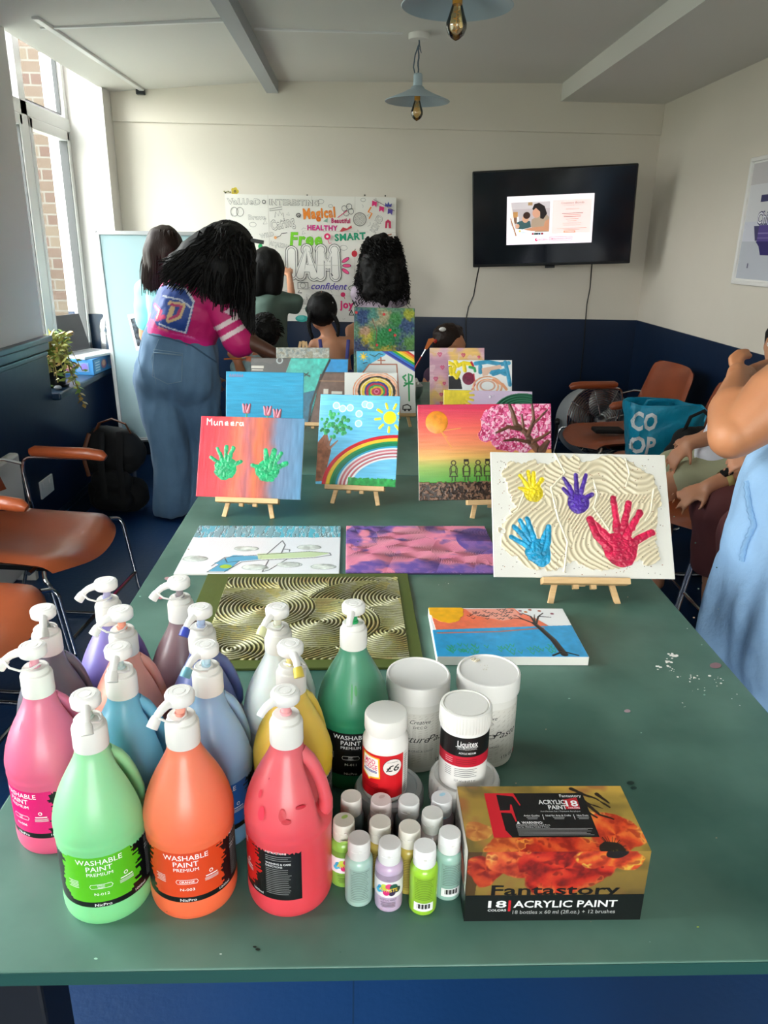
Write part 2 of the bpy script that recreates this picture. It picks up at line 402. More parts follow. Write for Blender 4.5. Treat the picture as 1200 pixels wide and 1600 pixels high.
sLight = skin('skin_light', 'c98f6e', 'b97a5a'); sMid = skin('skin_tan', 'bd7f5c', 'a96a48'); sDark = skin('skin_brown', '5a3626', '4a2a1c'); sOlive = skin('skin_olive', 'b07c58', '9a6646')
mHair = M('black_hair', '0a0808', .58, spec=.22, bump=(180,.5,.003), stretch=(1,1,.15)); mHairB = M('dark_brown_hair', '23150f', .55, spec=.25, bump=(180,.5,.003), stretch=(1,1,.15))
# thin clear glass: see-through with a faint reflection
def glassmat(name, tint=(1,1,1), rough=.02, mixf=.1, mn=0.0, gain=1):
    m = bpy.data.materials.new(name); m.use_nodes = True; n = m.node_tree.nodes; L = m.node_tree.links; n.remove(n['Principled BSDF'])
    t = n.new('ShaderNodeBsdfTransparent'); t.inputs[0].default_value = (*tint, 1); g = n.new('ShaderNodeBsdfGlossy'); g.inputs['Roughness'].default_value = rough
    f = n.new('ShaderNodeLayerWeight'); f.inputs[0].default_value = mixf; x = n.new('ShaderNodeMixShader')
    a = n.new('ShaderNodeMath'); a.operation = 'MULTIPLY_ADD'; a.inputs[1].default_value = gain; a.inputs[2].default_value = mn; L.new(f.outputs['Fresnel'], a.inputs[0])
    L.new(a.outputs[0], x.inputs[0]); L.new(t.outputs[0], x.inputs[1]); L.new(g.outputs[0], x.inputs[2]); L.new(x.outputs[0], n['Material Output'].inputs[0]); return m
mGlass = glassmat('window_glass', (.95,.98,.97), mixf=.05, gain=.25); mClear = glassmat('clear_plastic', (.78,.86,.90), .25, .5, .16)
# ---------------------------------------------------------------- the room
XL, XR, YB, YF = -1.5, 1.884, 5.2, -2.4
ZD = .965
def struct(name, mb, mat, **k): return tag(mb.build(name, mat, **k), kind='structure')
# floor boards
m = bpy.data.materials.new('navy_floorboards'); m.use_nodes = True; n = m.node_tree.nodes; L = m.node_tree.links; b = n['Principled BSDF']
t = n.new('ShaderNodeTexCoord'); br = n.new('ShaderNodeTexBrick'); L.new(t.outputs['Object'], br.inputs[0])
br.inputs['Scale'].default_value = 1; br.inputs['Brick Width'].default_value = .9; br.inputs['Row Height'].default_value = .62; br.inputs['Mortar Size'].default_value = .002; br.inputs['Mortar Smooth'].default_value = .2
br.inputs['Color1'].default_value = (*lin(rgb('103562')), 1); br.inputs['Color2'].default_value = (*lin(rgb('133a69')), 1); br.inputs['Mortar'].default_value = (*lin(rgb('0c2748')), 1)
no = n.new('ShaderNodeTexNoise'); no.inputs['Scale'].default_value = 60; no.inputs['Detail'].default_value = 6; L.new(t.outputs['Object'], no.inputs[0])
bp = n.new('ShaderNodeBump'); bp.inputs['Strength'].default_value = .25; bp.inputs['Distance'].default_value = .004; L.new(no.outputs[0], bp.inputs['Height']); L.new(bp.outputs[0], b.inputs['Normal'])
L.new(br.outputs[0], b.inputs['Base Color']); b.inputs['Roughness'].default_value = .4
struct('floor', MB().box((XL-.3,YF-.2,-.1),(XR+.2,YB+.2,0)), m)
# ceiling, a little out of level like the old room
mb = MB(); xs = [-1.52,-1.5,-.5,1.235,1.9]; zs = [2.25,2.25,2.33,2.36,2.36]
V = [(x,y,z) for y in (YF-.2,YB+.1) for x,z in zip(xs,zs)]+[(x,y,2.5) for y in (YF-.2,YB+.1) for x in xs]
F = [(i,i+1,i+6,i+5) for i in range(4)]+[(i+10,i+15,i+16,i+11) for i in range(4)]+[(i,i+10,i+11,i+1) for i in range(4)]+[(i+5,i+6,i+16,i+15) for i in range(4)]+[(0,5,15,10),(4,14,19,9)]
struct('ceiling', mb.add(V,F), mCeil)
struct('trim_1', MB().box((1.235,YF,2.262),(XR+.01,YB,2.4)), mCeil)                       # boxed soffit along the right wall
struct('trim_2', MB().box((-.56,YF,2.265),(-.49,YB,2.36)), M('grey_beam_paint','a9adb2',.5))   # ceiling beam
struct('wall_back', MB().box((XL-.4,YB,ZD),(XR+.2,YB+.15,2.45)), mCream)
struct('trim_3', MB().box((XL,YB-.014,2.09),(XR,YB,2.4)), mCream, bevel=.004)              # bulkhead band over the back wall
struct('trim_4', MB().box((XL-.4,YB-.006,0),(XR,YB+.15,ZD)), mNavy)                       # blue dado, back
struct('wall_right', MB().box((XR,YF-.2,ZD),(XR+.15,YB,2.45)), mCream)
struct('trim_5', MB().box((XR-.006,YF,0),(XR+.15,YB,ZD)), mNavy)
# left wall with two window reveals
W1 = (3.745, 5.035); W2 = (.3, 1.9); ZS = .70
mb = MB()
for a, b_ in ((YF-.2, W2[0]), (W2[1], W1[0]), (W1[1], YB)): mb.box((XL-.3,a,ZD),(XL,b_,2.45))
for a, b_ in (W1, W2): mb.box((XL-.3,a,2.56),(XL,b_,2.62)); mb.box((XL-.02,a,2.3),(XL,b_,2.6))
struct('wall_left', mb, M('left_wall_paint','dedad6',.6,bump=(6,.15,.01)))
mb = MB()
for a, b_ in ((YF-.2, W2[0]), (W2[1], W1[0]), (W1[1], YB)): mb.box((XL-.3,a,0),(XL+.004,b_,ZD))
for a, b_ in (W1, W2): mb.box((XL-.3,a,0),(XL+.004,b_,ZS-.02))
struct('trim_6', mb, mNavy)
mb = MB()
for a, b_ in ((YF, W2[0]), (W2[1], W1[0]), (W1[1], YB-.01)):
    mb.box((XL-.01,a,ZD-.015),(XL+.035,b_+.02 if b_ == W1[0] else b_,ZD+.012)); mb.box((XL-.01,a,ZD-.055),(XL+.022,b_,ZD-.015)); mb.box((XL-.01,a,ZD-.085),(XL+.012,b_,ZD-.06))
struct('trim_7', mb, mNavyRail, bevel=.006)
struct('trim_8', MB().box((XL-.22,W1[1]-.012,ZS),(XL-.002,W1[1]+.002,ZD)).box((XL-.22,W1[1]-.02,ZD-.06),(XL+.002,W1[1]+.002,ZD)), mNavyRail)
mb = MB()
for a, b_ in (W1, W2): mb.box((XL-.3,a,ZS-.035),(XL+.045,b_,ZS))
struct('trim_9', mb, mNavyRail, bevel=.008)
struct('baseboard_left', MB().box((XL,YF,0),(XL+.018,YB-.01,.1)).box((XL,YF,.1),(XL+.012,YB-.01,.13)), mNavyRail, bevel=.004)
struct('baseboard_back', MB().box((XL,YB-.022,0),(XR,YB-.006,.12)), mNavyRail, bevel=.004)
struct('baseboard_right', MB().box((XR-.02,YF,0),(XR-.006,YB-.02,.12)), mNavyRail, bevel=.004)
mb = MB(); mb.box((XL-.3,YF-.15,0),(-.8,YF,2.45)); mb.box((1.0,YF-.15,0),(XR+.15,YF,2.45)); mb.box((-.8,YF-.15,0),(1.0,YF,.65)); mb.box((-.8,YF-.15,2.25),(1.0,YF,2.45))
struct('wall_front', mb, mCream)
def window(name, y0, y1, cols, z0=ZS, z1=2.56, x=XL-.24, transom=2.04):
    r = bpy.data.objects.new(name, None); C.objects.link(r); tag(r, kind='structure'); mb = MB(); g = MB(); s = MB(); k = MB()
    T = .05
    mb.box((x-.03,y0,z0),(x+.03,y0+T,z1)).box((x-.03,y1-T,z0),(x+.03,y1,z1)).box((x-.03,y0,z1-T),(x+.03,y1,z1)).box((x-.03,y0,z0),(x+.03,y1,z0+T)).box((x-.03,y0,transom-.035),(x+.035,y1,transom+.035))
    w_ = (y1-y0)/cols
    for i in range(cols):
        a, b_ = y0+w_*i, y0+w_*(i+1)
        if i: mb.box((x-.03,a-.04,z0),(x+.035,a+.04,z1))
        a += .045; b_ -= .045
        for c0, c1 in ((z0+.045, transom-.035), (transom+.035, z1-.045)):
            big = c0 < 1.5; t = .034 if big else .014
            if big:
                for p, q_ in (((x-.01,a,c0),(x+.04,a+t,c1)),((x-.01,b_-t,c0),(x+.04,b_,c1)),((x-.01,a,c1-t-.02),(x+.04,b_,c1)),((x-.01,a,c0),(x+.04,b_,c0+t+.02))): s.box(p, q_)
            for p, q_ in (((x-.012,a+t,c0+t),(x+.034 if big else x+.012,a+t+.006,c1-t)),((x-.012,b_-t-.006,c0+t),(x+.034 if big else x+.012,b_-t,c1-t)),((x-.012,a+t,c1-t-.006),(x+.03 if big else x+.012,b_-t,c1-t)),((x-.012,a+t,c0+t),(x+.03 if big else x+.012,b_-t,c0+t+.006))): k.box(p, q_)
            g.box((x-.004,a+t,c0+t),(x+.004,b_-t,c1-t))
    mb.build('window_frame', mUpvc, r, bevel=.004); s.build('window_sash', mUpvc, r, bevel=.005); k.build('gasket', mGasket, r); g.build('pane', mGlass, r)
    return r
window('window_1', W1[0]-.03, W1[1], 2)
window('window_2', W2[0], W2[1], 2)
mb = MB()
r = bpy.data.objects.new('window_3', None); C.objects.link(r); tag(r, kind='structure')
mb = MB()
for a, b_ in (((-.8,-2.5,.65),(-.73,-2.44,2.25)),((.93,-2.5,.65),(1.0,-2.44,2.25)),((-.8,-2.5,.65),(1.0,-2.44,.72)),((-.8,-2.5,2.18),(1.0,-2.44,2.25)),((.06,-2.5,.65),(.13,-2.44,2.25))): mb.box(a, b_)
mb.build('window_frame', mUpvc, r, bevel=.004); MB().box((-.75,-2.475,.7),(.95,-2.467,2.2)).build('pane', mGlass, r)
# outside: brick pier, pale block, greenery, railing
m = bpy.data.materials.new('outside_brick'); m.use_nodes = True; n = m.node_tree.nodes; L = m.node_tree.links; b = n['Principled BSDF']
t = n.new('ShaderNodeTexCoord'); mp = n.new('ShaderNodeMapping'); mp.inputs['Rotation'].default_value = (PI/2,0,0); L.new(t.outputs['Object'], mp.inputs[0]); br = n.new('ShaderNodeTexBrick'); L.new(mp.outputs[0], br.inputs[0]); br.inputs['Scale'].default_value = 1
br.inputs['Brick Width'].default_value = .225; br.inputs['Row Height'].default_value = .075; br.inputs['Mortar Size'].default_value = .006
br.inputs['Color1'].default_value = (.045,.024,.017,1); br.inputs['Color2'].default_value = (.06,.045,.03,1); br.inputs['Mortar'].default_value = (.075,.07,.06,1); L.new(br.outputs[0], b.inputs['Base Color']); b.inputs['Roughness'].default_value = .9
tag(MB().box((-2.62,5.95,-3),(-2.13,6.6,4.5)).build('brick_pier', m), 'pale red brick pier seen outside through the window', 'brick wall')
bd = empty('building', 'pale office building outside beyond the brick pier', 'building', (-6,13,-3))
MB().box((-9,12,-3),(-4.2,15,7)).build('wall', M('pale_render','4e4c48',.8), bd)
for i in range(4):
    for j in range(3): MB().box((-8.2+i*1.1,11.95,-1+j*2.3),(-7.5+i*1.1,12.02,.4+j*2.3)).build('window', M('dim_glass','3c454c',.2), bd)
mb = MB(); rr = random.Random(4)
for i in range(900):
    c = Vector((-3.6+rr.uniform(-.9,.9), 8.6+rr.uniform(-.5,.5), -.6+rr.uniform(-.9,1.0))); d = Vector((rr.uniform(-1,1),rr.uniform(-1,1),rr.uniform(-1,1))).normalized()*.07; u = d.orthogonal().normalized()*.035
    mb.add([c-d,c+u,c+d,c-u],[(0,1,2,3)])
bt = empty('bush', 'leafy green bush growing outside below the window', 'bush', (-3.6,8.6,-2)); mb.build('foliage', M('leaf_green','35561e',.6), bt, fix=False)
MB().tube([(-3.6,8.6,-2),(-3.5,8.6,-1.2),(-3.65,8.6,-.4)],.04).build('stem', M('bark','4a3a2a',.9), bt)
mb = MB(); mb.tube([(-3.1,6.9,.75),(-2.0,6.9,.75)],.015)
for i in range(9): mb.tube([(-3.1+i*.137,6.9,-.3),(-3.1+i*.137,6.9,.75)],.008)
tag(mb.build('metal_railing', mDkSteel), 'thin black metal railing outside the window', 'railing')
# ceiling conduits
def conduit(p, q, lab, w_=.022):
    tag(MB().bar(p, q, w_, .016).build('cable_conduit', mUpvc, bevel=.003), lab, 'conduit')
conduit((-1.32,3.62,2.262),(-1.30,5.17,2.262),'white ceiling cable trunking running toward the back wall by the window',.03)
conduit((-1.36,3.78,2.262),(-.56,3.82,2.32),'white ceiling cable trunking running from the window side to the grey beam')
conduit((-.48,3.99,2.33),(.2,4.05,2.345),'white ceiling cable trunking between the grey beam and the lamp rose')
tag(MB().box((-1.335,5.15,2.235),(-1.285,5.185,2.265)).build('cable_clip', mDkSteel, bevel=.004), 'dark little clip at the wall end of the ceiling trunking', 'cable clip')
# ---------------------------------------------------------------- pendant lamps
def lamp(x, y, zc, zs, lab):
    r = empty('pendant_lamp', lab, 'lamp', (x,y,zs-.06), group='grey-blue pendant lamps over the tables')
    MB().lathe([(.001,.0),(.047,0),(.049,.006),(.049,.03),(.046,.036)],32,(x,y,zc-.034)).build('ceiling_rose', mWhiteR, r, smooth=True)
    pts = [(x+.002*math.sin(i*1.7), y, zc-.03-(zc-.03-zs-.1)*i/10) for i in range(11)]
    MB().tube(pts,.0035).tube([(x-.002,y,zs+.23),(x-.016,y,zs+.19),(x-.022,y+.003,zs+.14),(x-.012,y,zs+.105)],.003).tube([(x+.002,y,zs+.24),(x+.012,y,zs+.2),(x-.004,y,zs+.23)],.0025).build('flex', M('woven_flex','5c6b78',.8), r)
    MB().lathe([(.016,.115),(.021,.11),(.022,.062),(.03,.058),(.034,.05),(.075,.03),(.152,0),(.155,-.003),(.153,-.005),(.074,.025),(.03,.045),(.018,.05),(.018,.1),(.016,.115)],48,(x,y,zs),cap=False).build('lamp_shade', mLampGrey, r, smooth=True)
    MB().lathe([(.012,.05),(.014,.02),(.014,.0)],20,(x,y,zs)).build('bulb_holder', mBrass, r, smooth=True)
    b = MB().lathe([(.013,0),(.014,-.005),(.022,-.03),(.029,-.05),(.029,-.062),(.022,-.078),(.01,-.088),(.001,-.092)],24,(x,y,zs+.005)).build('bulb', glassmat('amber_glass',(.97,.82,.52),.05,.35,.12), r, smooth=True)
    MB().tube([(x+.009*math.cos(i*.9),y+.009*math.sin(i*.9),zs-.01-.0022*i) for i in range(26)],.0012,5).tube([(x,y,zs),(x,y,zs-.068)],.0012,5).build('filament', M('filament','e0b060',.3,.6), b)
lamp(.276,4.06,2.352,2.066,'grey-blue pendant lamp hanging further back, its shade whole in view')
lamp(.268,2.43,2.352,2.045,'grey-blue pendant lamp nearest the viewer, its shade cut by the frame')
# ---------------------------------------------------------------- television
P = Matrix.Translation((1.206,4.986,1.31)) @ Matrix.Rotation(math.radians(-12.7),4,'Z') @ Matrix.Rotation(math.radians(10.4),4,'X') @ Matrix.Rotation(math.radians(-2.8),4,'Y')
tv = empty('television', 'black wall-mounted television showing a white slide', 'television', mat=P)
MB().box((-.483,-.004,0),(.483,.03,.564)).box((-.3,.03,.05),(.3,.05,.4)).build('housing', mBlack, tv, bevel=.006, world=False)
MB().box((-.474,-.0055,.018),(.474,-.003,.556)).build('screen', M('dark_screen','14171f',.12,spec=.6), tv, world=False)
Z = lambda x,y,l: (-.474+.948*x, -.0065-l, .018+.538*(1-y))
# slide spans u .213..758, v .26..~.79 of the panel
U = lambda x,y,l: Z(.213+(x-28)/1100*.545, .262+(y-160)/645*.525, l)
d = Dec(U); d.rect(28,160,1128,805,'f7eef3'); 
d.rect(75,240,580,690,'b9aeb0'); d.rect(75,240,580,330,'c9c0c2'); d.rect(110,365,170,440,'b98750'); d.rect(300,245,355,285,'a88860'); d.rect(120,440,160,520,'7a5a48'); d.rect(160,430,185,500,'eeeeee')
d.poly([(70,520),(75,690),(580,690),(580,640),(330,590),(130,590)],'e4e6ea'); d.poly([(70,300),(78,240),(160,690),(140,690),(72,400)],'ece4dd'); d.poly([(72,450),(80,440),(160,680),(148,690)],'a56a40')
d.poly([(155,590),(165,500),(230,480),(330,490),(345,570),(240,600)],'3c5a5c'); d.disc(270,460,42,'d3a184',52); d.disc(285,415,46,'3a241e',46); d.disc(170,555,24,'d3a184',30)
d.poly([(345,560),(350,470),(430,430),(530,400),(575,450),(575,640),(400,640)],'a8927e'); d.disc(410,385,52,'cf9a80',66); d.poly([(355,330),(380,270),(440,255),(510,300),(545,400),(500,470),(460,460),(455,370),(400,320),(370,350)],'221a1a')
d.poly([(250,600),(340,580),(560,560),(560,630),(350,625)],'c48c6c'); d.poly([(520,500),(575,470),(575,640),(500,620)],'c48c6c')
for x,c_ in ((370,'9a3a4a'),(400,'2a4a3a'),(425,'2a2a30'),(455,'304a5a'),(490,'8a2a3a')): d.disc(x,664,14,c_)
d.disc(200,620,14,'d8c060'); d.disc(240,640,18,'c8d8e8')
d.rect(610,225,1105,670,'f6dcd8')
G = dict(flip=-1)
d.text('Creative Bonds',865,268,w=290,h=30,col='7a5a58',**G); d.text('By Heritage & Curiosity',865,300,w=220,h=16,col='a5807c',**G)
for y,w_ in ((350,170),(406,270),(428,220),(450,220),(480,165),(506,115),(535,240),(560,230),(602,380),(620,210)): d.rect(865-w_/2,y-3,865+w_/2,y+4,'c4928c' if y not in (406,450) else '8d6460')
d.rect(765,634,912,660,'e08a5c'); d.rect(775,643,902,651,'f6dcd8')
d.disc(420,742,20,'d23a6a'); d.disc(428,736,9,'f7eef3'); d.text('KCBH',505,742,w=100,h=24,col='e0507c',**G)
d.rect(588,708,880,712,'d23a6a'); d.rect(588,760,880,764,'d23a6a'); d.rect(588,708,592,764,'d23a6a'); d.rect(876,708,880,764,'d23a6a'); d.text('SMALLWOOD TRUST',734,736,w=260,h=18,col='c8306a',bold=.02,**G)
d.done('slide', M('lit_slide', rough=.3, attr=True, emit=.75), tv)
MB().box((-.03,-.012,-.012),(.03,.004,.001)).build('logo_bar', mBlack, tv, world=False)
MB().bar((1.27,5.175,1.55),(1.24,5.06,1.55),.3,.2).build('wall_bracket', mDkSteel, tv)
def cable(pts, lab, r=.004, mat=mBlack):
    tag(MB().tube(pts, r, 6).build('power_cable', mat), lab, 'cable')
cable([at(749,415,5.1),at(744,440,5.17),at(740,462,5.185),at(732,480,5.186),at(728,500,5.186),at(728,560,5.186)],'black cable hanging down the wall from the left of the television')
cable([at(925,412,5.1),at(922,450,5.18),at(917,475,5.186),at(915,500,5.186),at(912,540,5.186),at(905,610,5.186)],'black cable hanging down the wall from the right of the television')
# ---------------------------------------------------------------- poster of words on the back wall
PX0, PX1, PZ0, PZ1 = -.842, .238, .925, 1.697
def pm(x, y, l):
    X = PX0+(x-50)/1055*(PX1-PX0); Z_ = PZ1-(y-60)/780*(PZ1-PZ0)
    return (X, 5.183-l-.003*math.sin(X*9)-.002*math.sin(Z_*14+X*5), Z_)
pr = empty('colouring_poster', 'large white colouring poster of bubble words taped to the back wall', 'poster', (-.3,5.19,.92))
mb = MB(); nx, ny = 60, 44
V = [pm(50+1055*i/nx, 60+780*j/ny, 0) for j in range(ny+1) for i in range(nx+1)]
mb.add(V, [(j*(nx+1)+i, (j+1)*(nx+1)+i, (j+1)*(nx+1)+i+1, j*(nx+1)+i+1) for j in range(ny) for i in range(nx)]); mb.build('paper', mPaper, pr, smooth=True, fix=False)
d = Dec(pm, dl=.0006)
for x in (315,583,850): d.rect(x-1.5,60,x+1.5,838,'d2cec5')
for y in (270,480,672): d.rect(50,y-1.5,1105,y+1.5,'d6d2c9',up=False)
d.k = 1
def bub(t, x, y, w_, h, fill='e8e5dd', line='706e6a', rot=0, shear=0):
    col_ = fill != 'e8e5dd'; sp = 1.12
    d.k = 1; d.text(t,x,y,w=w_,h=h,col=line,bold=.045,flip=-1,rot=rot,shear=shear,raw=True,space=sp); d.k = 2; d.text(t,x,y,w=w_*(.985 if col_ else .975),h=h*.98,col=fill,bold=.036 if col_ else .012,flip=-1,rot=rot,shear=shear,raw=True,space=sp)
bub('VaLUeD',165,102,205,36); bub('INTERESTING',475,102,305,34); bub('Brave',245,195,110,28); bub('Caring',400,225,150,62,rot=-.25); bub('AMAZING',380,360,130,26,rot=.2)
bub('Magical',628,160,200,62,'f08a2a','d86a10',rot=-.08); bub('Beautiful',762,205,118,28,'c8306a','8a2048'); bub('HEALTHY',648,250,190,30,'e0208a','901858'); bub('SMART',820,300,195,42,'1f9a72','0d5a42',rot=-.08)
bub('Free',545,318,205,78,'7ad02a','5aa81a',shear=.1); bub('KIND',985,220,110,40,rot=-1.1)
IAM = [[(452,400),(452,540)],[(505,545),(548,385),(590,545)],[(525,500),(572,500)],[(632,545),(636,385),(680,480),(722,385),(728,545)]]
for w_, c_ in ((78,'4a4a4c'),(70,'f0ede6'),(52,'6a6a6c'),(45,'f2efe8')):
    d.k += 1
    for L_ in IAM: d.rline(L_, w_, c_, up=False)
d.k = 2; d.text('confident',688,610,w=230,h=44,col='4a3aa8',bold=.03,flip=-1,shear=.3)
bub('unique',560,705,150,44); bub('joy',800,725,90,50,'ea2a78','a81850'); bub('fun',890,715,70,44); bub('LOVED',90,330,80,30,rot=.3); bub('WILD',300,300,90,26,rot=-.2)
d.k = 3
G4 = '706e6a'
for x,y in ((105,165),(140,165)): d.ring(x,y,24,3,G4,ry=28)
for a in range(8): d.line([(500,180),(500+12*math.cos(a),180+12*math.sin(a))],2,G4,up=False)
d.ring(500,178,14,5,'3a3a3c'); d.ring(290,103,12,4,'3a3a3c'); d.ring(880,195,42,3,G4)
for k_ in range(5): d.ring(880,195,38-8*k_,2,G4,up=False)
d.line([(320,145),(400,130),(400,145),(322,155)],3,G4); d.line([(355,195),(360,160),(378,185),(385,155),(398,180),(405,165),(408,190)],3,G4)
for a in range(4): d.ring(805+22*math.cos(a*PI/2+.4),140+22*math.sin(a*PI/2+.4),18,3,'4a4a4c',up=False)
d.line([(742,188),(800,145)],5,'d0406a'); d.line([(965,75),(1095,140)],3,'6a3a5a')
for x,y,c_ in ((970,100,'e0307a'),(1015,130,'e0307a'),(1068,145,'5a4aa0')): d.poly([(x-14,y-18),(x+16,y-10),(x+12,y+22),(x,y+8),(x-16,y+16)],c_)
d.poly([(1035,115),(1038,92),(1048,104),(1056,86),(1064,104),(1078,96),(1074,118)],'4a4a9a'); d.line([(950,120),(932,150),(955,158),(938,190)],9,'f08a2a')
d.poly([(1038,245),(1040,205),(1055,192),(1074,205),(1076,245),(1062,245),(1060,212),(1052,212),(1050,245)],'c8305a'); d.line([(1045,290),(1080,280)],7,'a8603a')
d.poly([(755,270),(775,245),(800,252),(828,232),(832,248),(800,262),(770,272)],'c8404a'); d.poly([(652,212),(682,190),(680,218)],'8ab09a'); d.disc(678,303,20,'e8306a'); d.disc(678,303,8,'f4eee8'); d.line([(682,325),(690,345),(704,342)],4,'d83068')
d.line([(352,318),(385,305),(395,290),(430,285)],4,'4a4a4a'); d.disc(355,316,9,'e8a060')
for a,c_,k_ in ((-.6,'f0508a',1),(0,'f0508a',1),(.6,'f0508a',1),(PI-.6,G4,0),(PI,G4,0),(PI+.6,G4,0)):
    cx_ = 755 if k_ else 410; x = cx_+45*math.cos(a); y = 480+62*math.sin(a); d.disc(x,y,28,'6a2a48' if k_ else G4,12,rot=a); d.disc(x,y,24,c_ if k_ else 'ece9e1',9,rot=a)
d.disc(848,405,18,'c8283a',20); d.line([(848,388),(855,375)],4,'3a6a2a'); d.ring(522,608,18,3,G4)
for a,b_,c_,e_ in ((488,588,556,592),(488,628,556,632),(488,588,492,632),(552,588,556,632)): d.rect(a,b_,c_,e_,G4,up=False)
d.line([(700,530),(712,545)],6,'3a3a3c'); d.disc(776,662,15,'d82a68'); d.line([(776,662),(790,690)],4,'d82a68'); d.poly([(812,795),(830,755),(850,795)],'2a2a2c'); d.poly([(820,790),(830,768),(842,790)],'f0ede6'); d.rect(828,774,832,786,'2a2a2c')
d.disc(512,820,42,'35a8a0',22); d.disc(505,815,24,'5ac0b8',14); d.disc(548,760,14,'2a5a4a',22); d.disc(262,372,14,'2aa860',18); d.ring(840,620,30,4,'4a5a4a',ry=18)
d.line([(500,640),(490,655),(515,655)],6,'3a3a3c')
rr = random.Random(5)
for i in range(90):
    x = rr.uniform(70,1090); y = rr.uniform(75,820); w_ = rr.uniform(8,26); a = rr.uniform(0,6)
    if 400 < x < 830 and 360 < y < 560: continue
    d.line([(x,y),(x+w_*math.cos(a),y+w_*math.sin(a)),(x+w_*math.cos(a+1),y+w_*math.sin(a+1)),(x,y)] if i % 3 else [(x,y),(x+w_*math.cos(a),y+w_*math.sin(a)),(x+1.6*w_*math.cos(a-.5),y+1.6*w_*math.sin(a-.5))],2.2,'a3a09a',up=False)
for x,y,a0,rr_ in ((640,95,0,20),(900,80,0,16),(220,240,1,22),(780,370,1,24),(700,120,0,14),(960,330,0,22),(100,260,0,20),(350,440,0,18),(360,600,0,22),(440,660,0,20),(990,620,0,20)): d.ring(x,y,rr_,2.5,'9a9892',ry=rr_*.7,up=False)
d.done('printing', mPrintM, pr, world=True)
for x,y in ((352,301),(480,305),(570,305),(602,306)): MB().ell(at(x,y,5.188),.005,8).build('pin', mBlack, pr)
st = Dec(lambda x,y,l: (x,5.199-l,y)); p = at(367,299,5.2)
for a in range(5): st.disc(p.x+.014*math.cos(a*1.26),p.z+.014*math.sin(a*1.26),.011,'e0c84a',up=False)
st.disc(p.x,p.z,.008,'8a7a3a')
for k_ in range(4): st.disc(p.x-.03-.012*k_,p.z+.004*(k_%2)-.006,.005,'8a8a5a')
tag(st.done('flower_sticker', mPrintM), 'small yellow flower sticker above the poster corner', 'sticker')
# framed print on the right wall
def fm(x, y, l): return (XR-.012-l, 3.89-(x)*.45, 1.275+(1-y)*.55)
fr = empty('framed_print', 'white framed print of a purple and navy lettered drawing on the right wall', 'picture', (XR,3.7,1.28))
d = Dec(fm); d.rect(0,0,1,1,'e9e7e4'); d.rect(.03,.03,.97,.97,'d9d8dc'); d.rect(.03,.50,.97,.97,'d2d2de')
d.rect(.03,.03,.97,.20,'c9c4c6'); d.rect(.03,.66,.97,.97,'bfc2cc'); d.rect(.30,.29,.95,.345,'3a3a66'); d.rect(.62,.34,.8,.53,'3a3a66'); d.text('Chipmunk',.62,.47,w=.66,h=.1,col='3a3a66',bold=.06,flip=-1,raw=True); d.text('Chipmunk',.62,.47,w=.65,h=.095,col='eceaf2',bold=.01,flip=-1,raw=True)
d.poly([(.25,.535),(.38,.535),(.38,.655),(.32,.655)],'43406a'); d.rect(.36,.53,.95,.66,'54448c'); d.rect(.36,.59,.95,.60,'8276b0'); d.rect(.36,.63,.95,.636,'8276b0'); d.poly([(.34,.66),(.95,.66),(.9,.70),(.78,.77),(.48,.77),(.42,.70)],'2b2268'); d.rect(.24,.84,.27,.88,'77778c')
d.done('print_sheet', mPrintM, fr, world=True)
mb = MB()
for a,b_ in (((0,-.02),(1,.015)),((0,.985),(1,1.02)),((-.02,-.02),(.02,1.02)),((.98,-.02),(1.02,1.02))):
    p = fm(a[0],a[1],0); q_ = fm(b_[0],b_[1],0); mb.box((XR-.024,min(p[1],q_[1]),min(p[2],q_[2])),(XR,max(p[1],q_[1]),max(p[2],q_[2])))
mb.build('frame', mWhite, fr, bevel=.003)
# double sockets
def socket(y, z, lab):
    r = empty('wall_socket', lab, 'socket', (XL,y,z)); MB().box((XL+.004,y-.075,z-.043),(XL+.014,y+.075,z+.043)).build('faceplate', mWhite, r, bevel=.004)
    for s in (-.038,.038): MB().box((XL+.013,y+s-.012,z+.008),(XL+.017,y+s+.012,z+.03)).build('switch', mWhite, r, bevel=.002)
socket(3.53,.29,'white double wall socket low on the blue wall under the window')
# ---------------------------------------------------------------- two green tables
def table(y0, y1, lab, rz=0):
    r = empty('long_table', lab, 'table', (.1,(y0+y1)/2,0), group='green-topped tables pushed end to end')
    x0, x1 = -.446, .645
    mb = MB().box((x0,y0,.722),(x1,y1,.74)); top = mb.build('tabletop', mGreenTop, r, bevel=.0015)
    MB().box((x0,y0-.0008,.722),(x1,y0,.7385)).box((x0-.0008,y0,.722),(x0,y1,.7385)).box((x1,y0,.722),(x1+.0008,y1,.7385)).build('edge_band', mGreenEdge, r)
    for sx_ in (0,1):
        for sy_ in (0,1):
            xa = x0+.005 if not sx_ else x1-.125; ya = y0+.02 if not sy_ else y1-.08
            MB().box((xa,ya,0),(xa+.12,ya+.06,.722)).build('leg', M('charcoal_leg','15171b',.5), r, bevel=.004)
    for xa in (x0+.12, x1-.16): MB().box((xa,y0+.3,.69),(xa+.04,y1-.3,.722)).build('frame_rail', mBlack, r)
table(.562,2.262,'long green-topped table nearest the viewer, carrying the paint bottles')
table(2.27,3.97,'green-topped table behind the seam, carrying the farther easels')
mb = MB(); rr = random.Random(9)
def crumb(x, y, n_, sp, sz):
    for i in range(n_):
        p = atz(x+rr.gauss(0,sp), y+rr.gauss(0,sp*.5), .741); s_ = rr.uniform(.3,1)*sz; mb.ell(p, (s_*rr.uniform(.8,1.6),s_,s_*.35), 6)
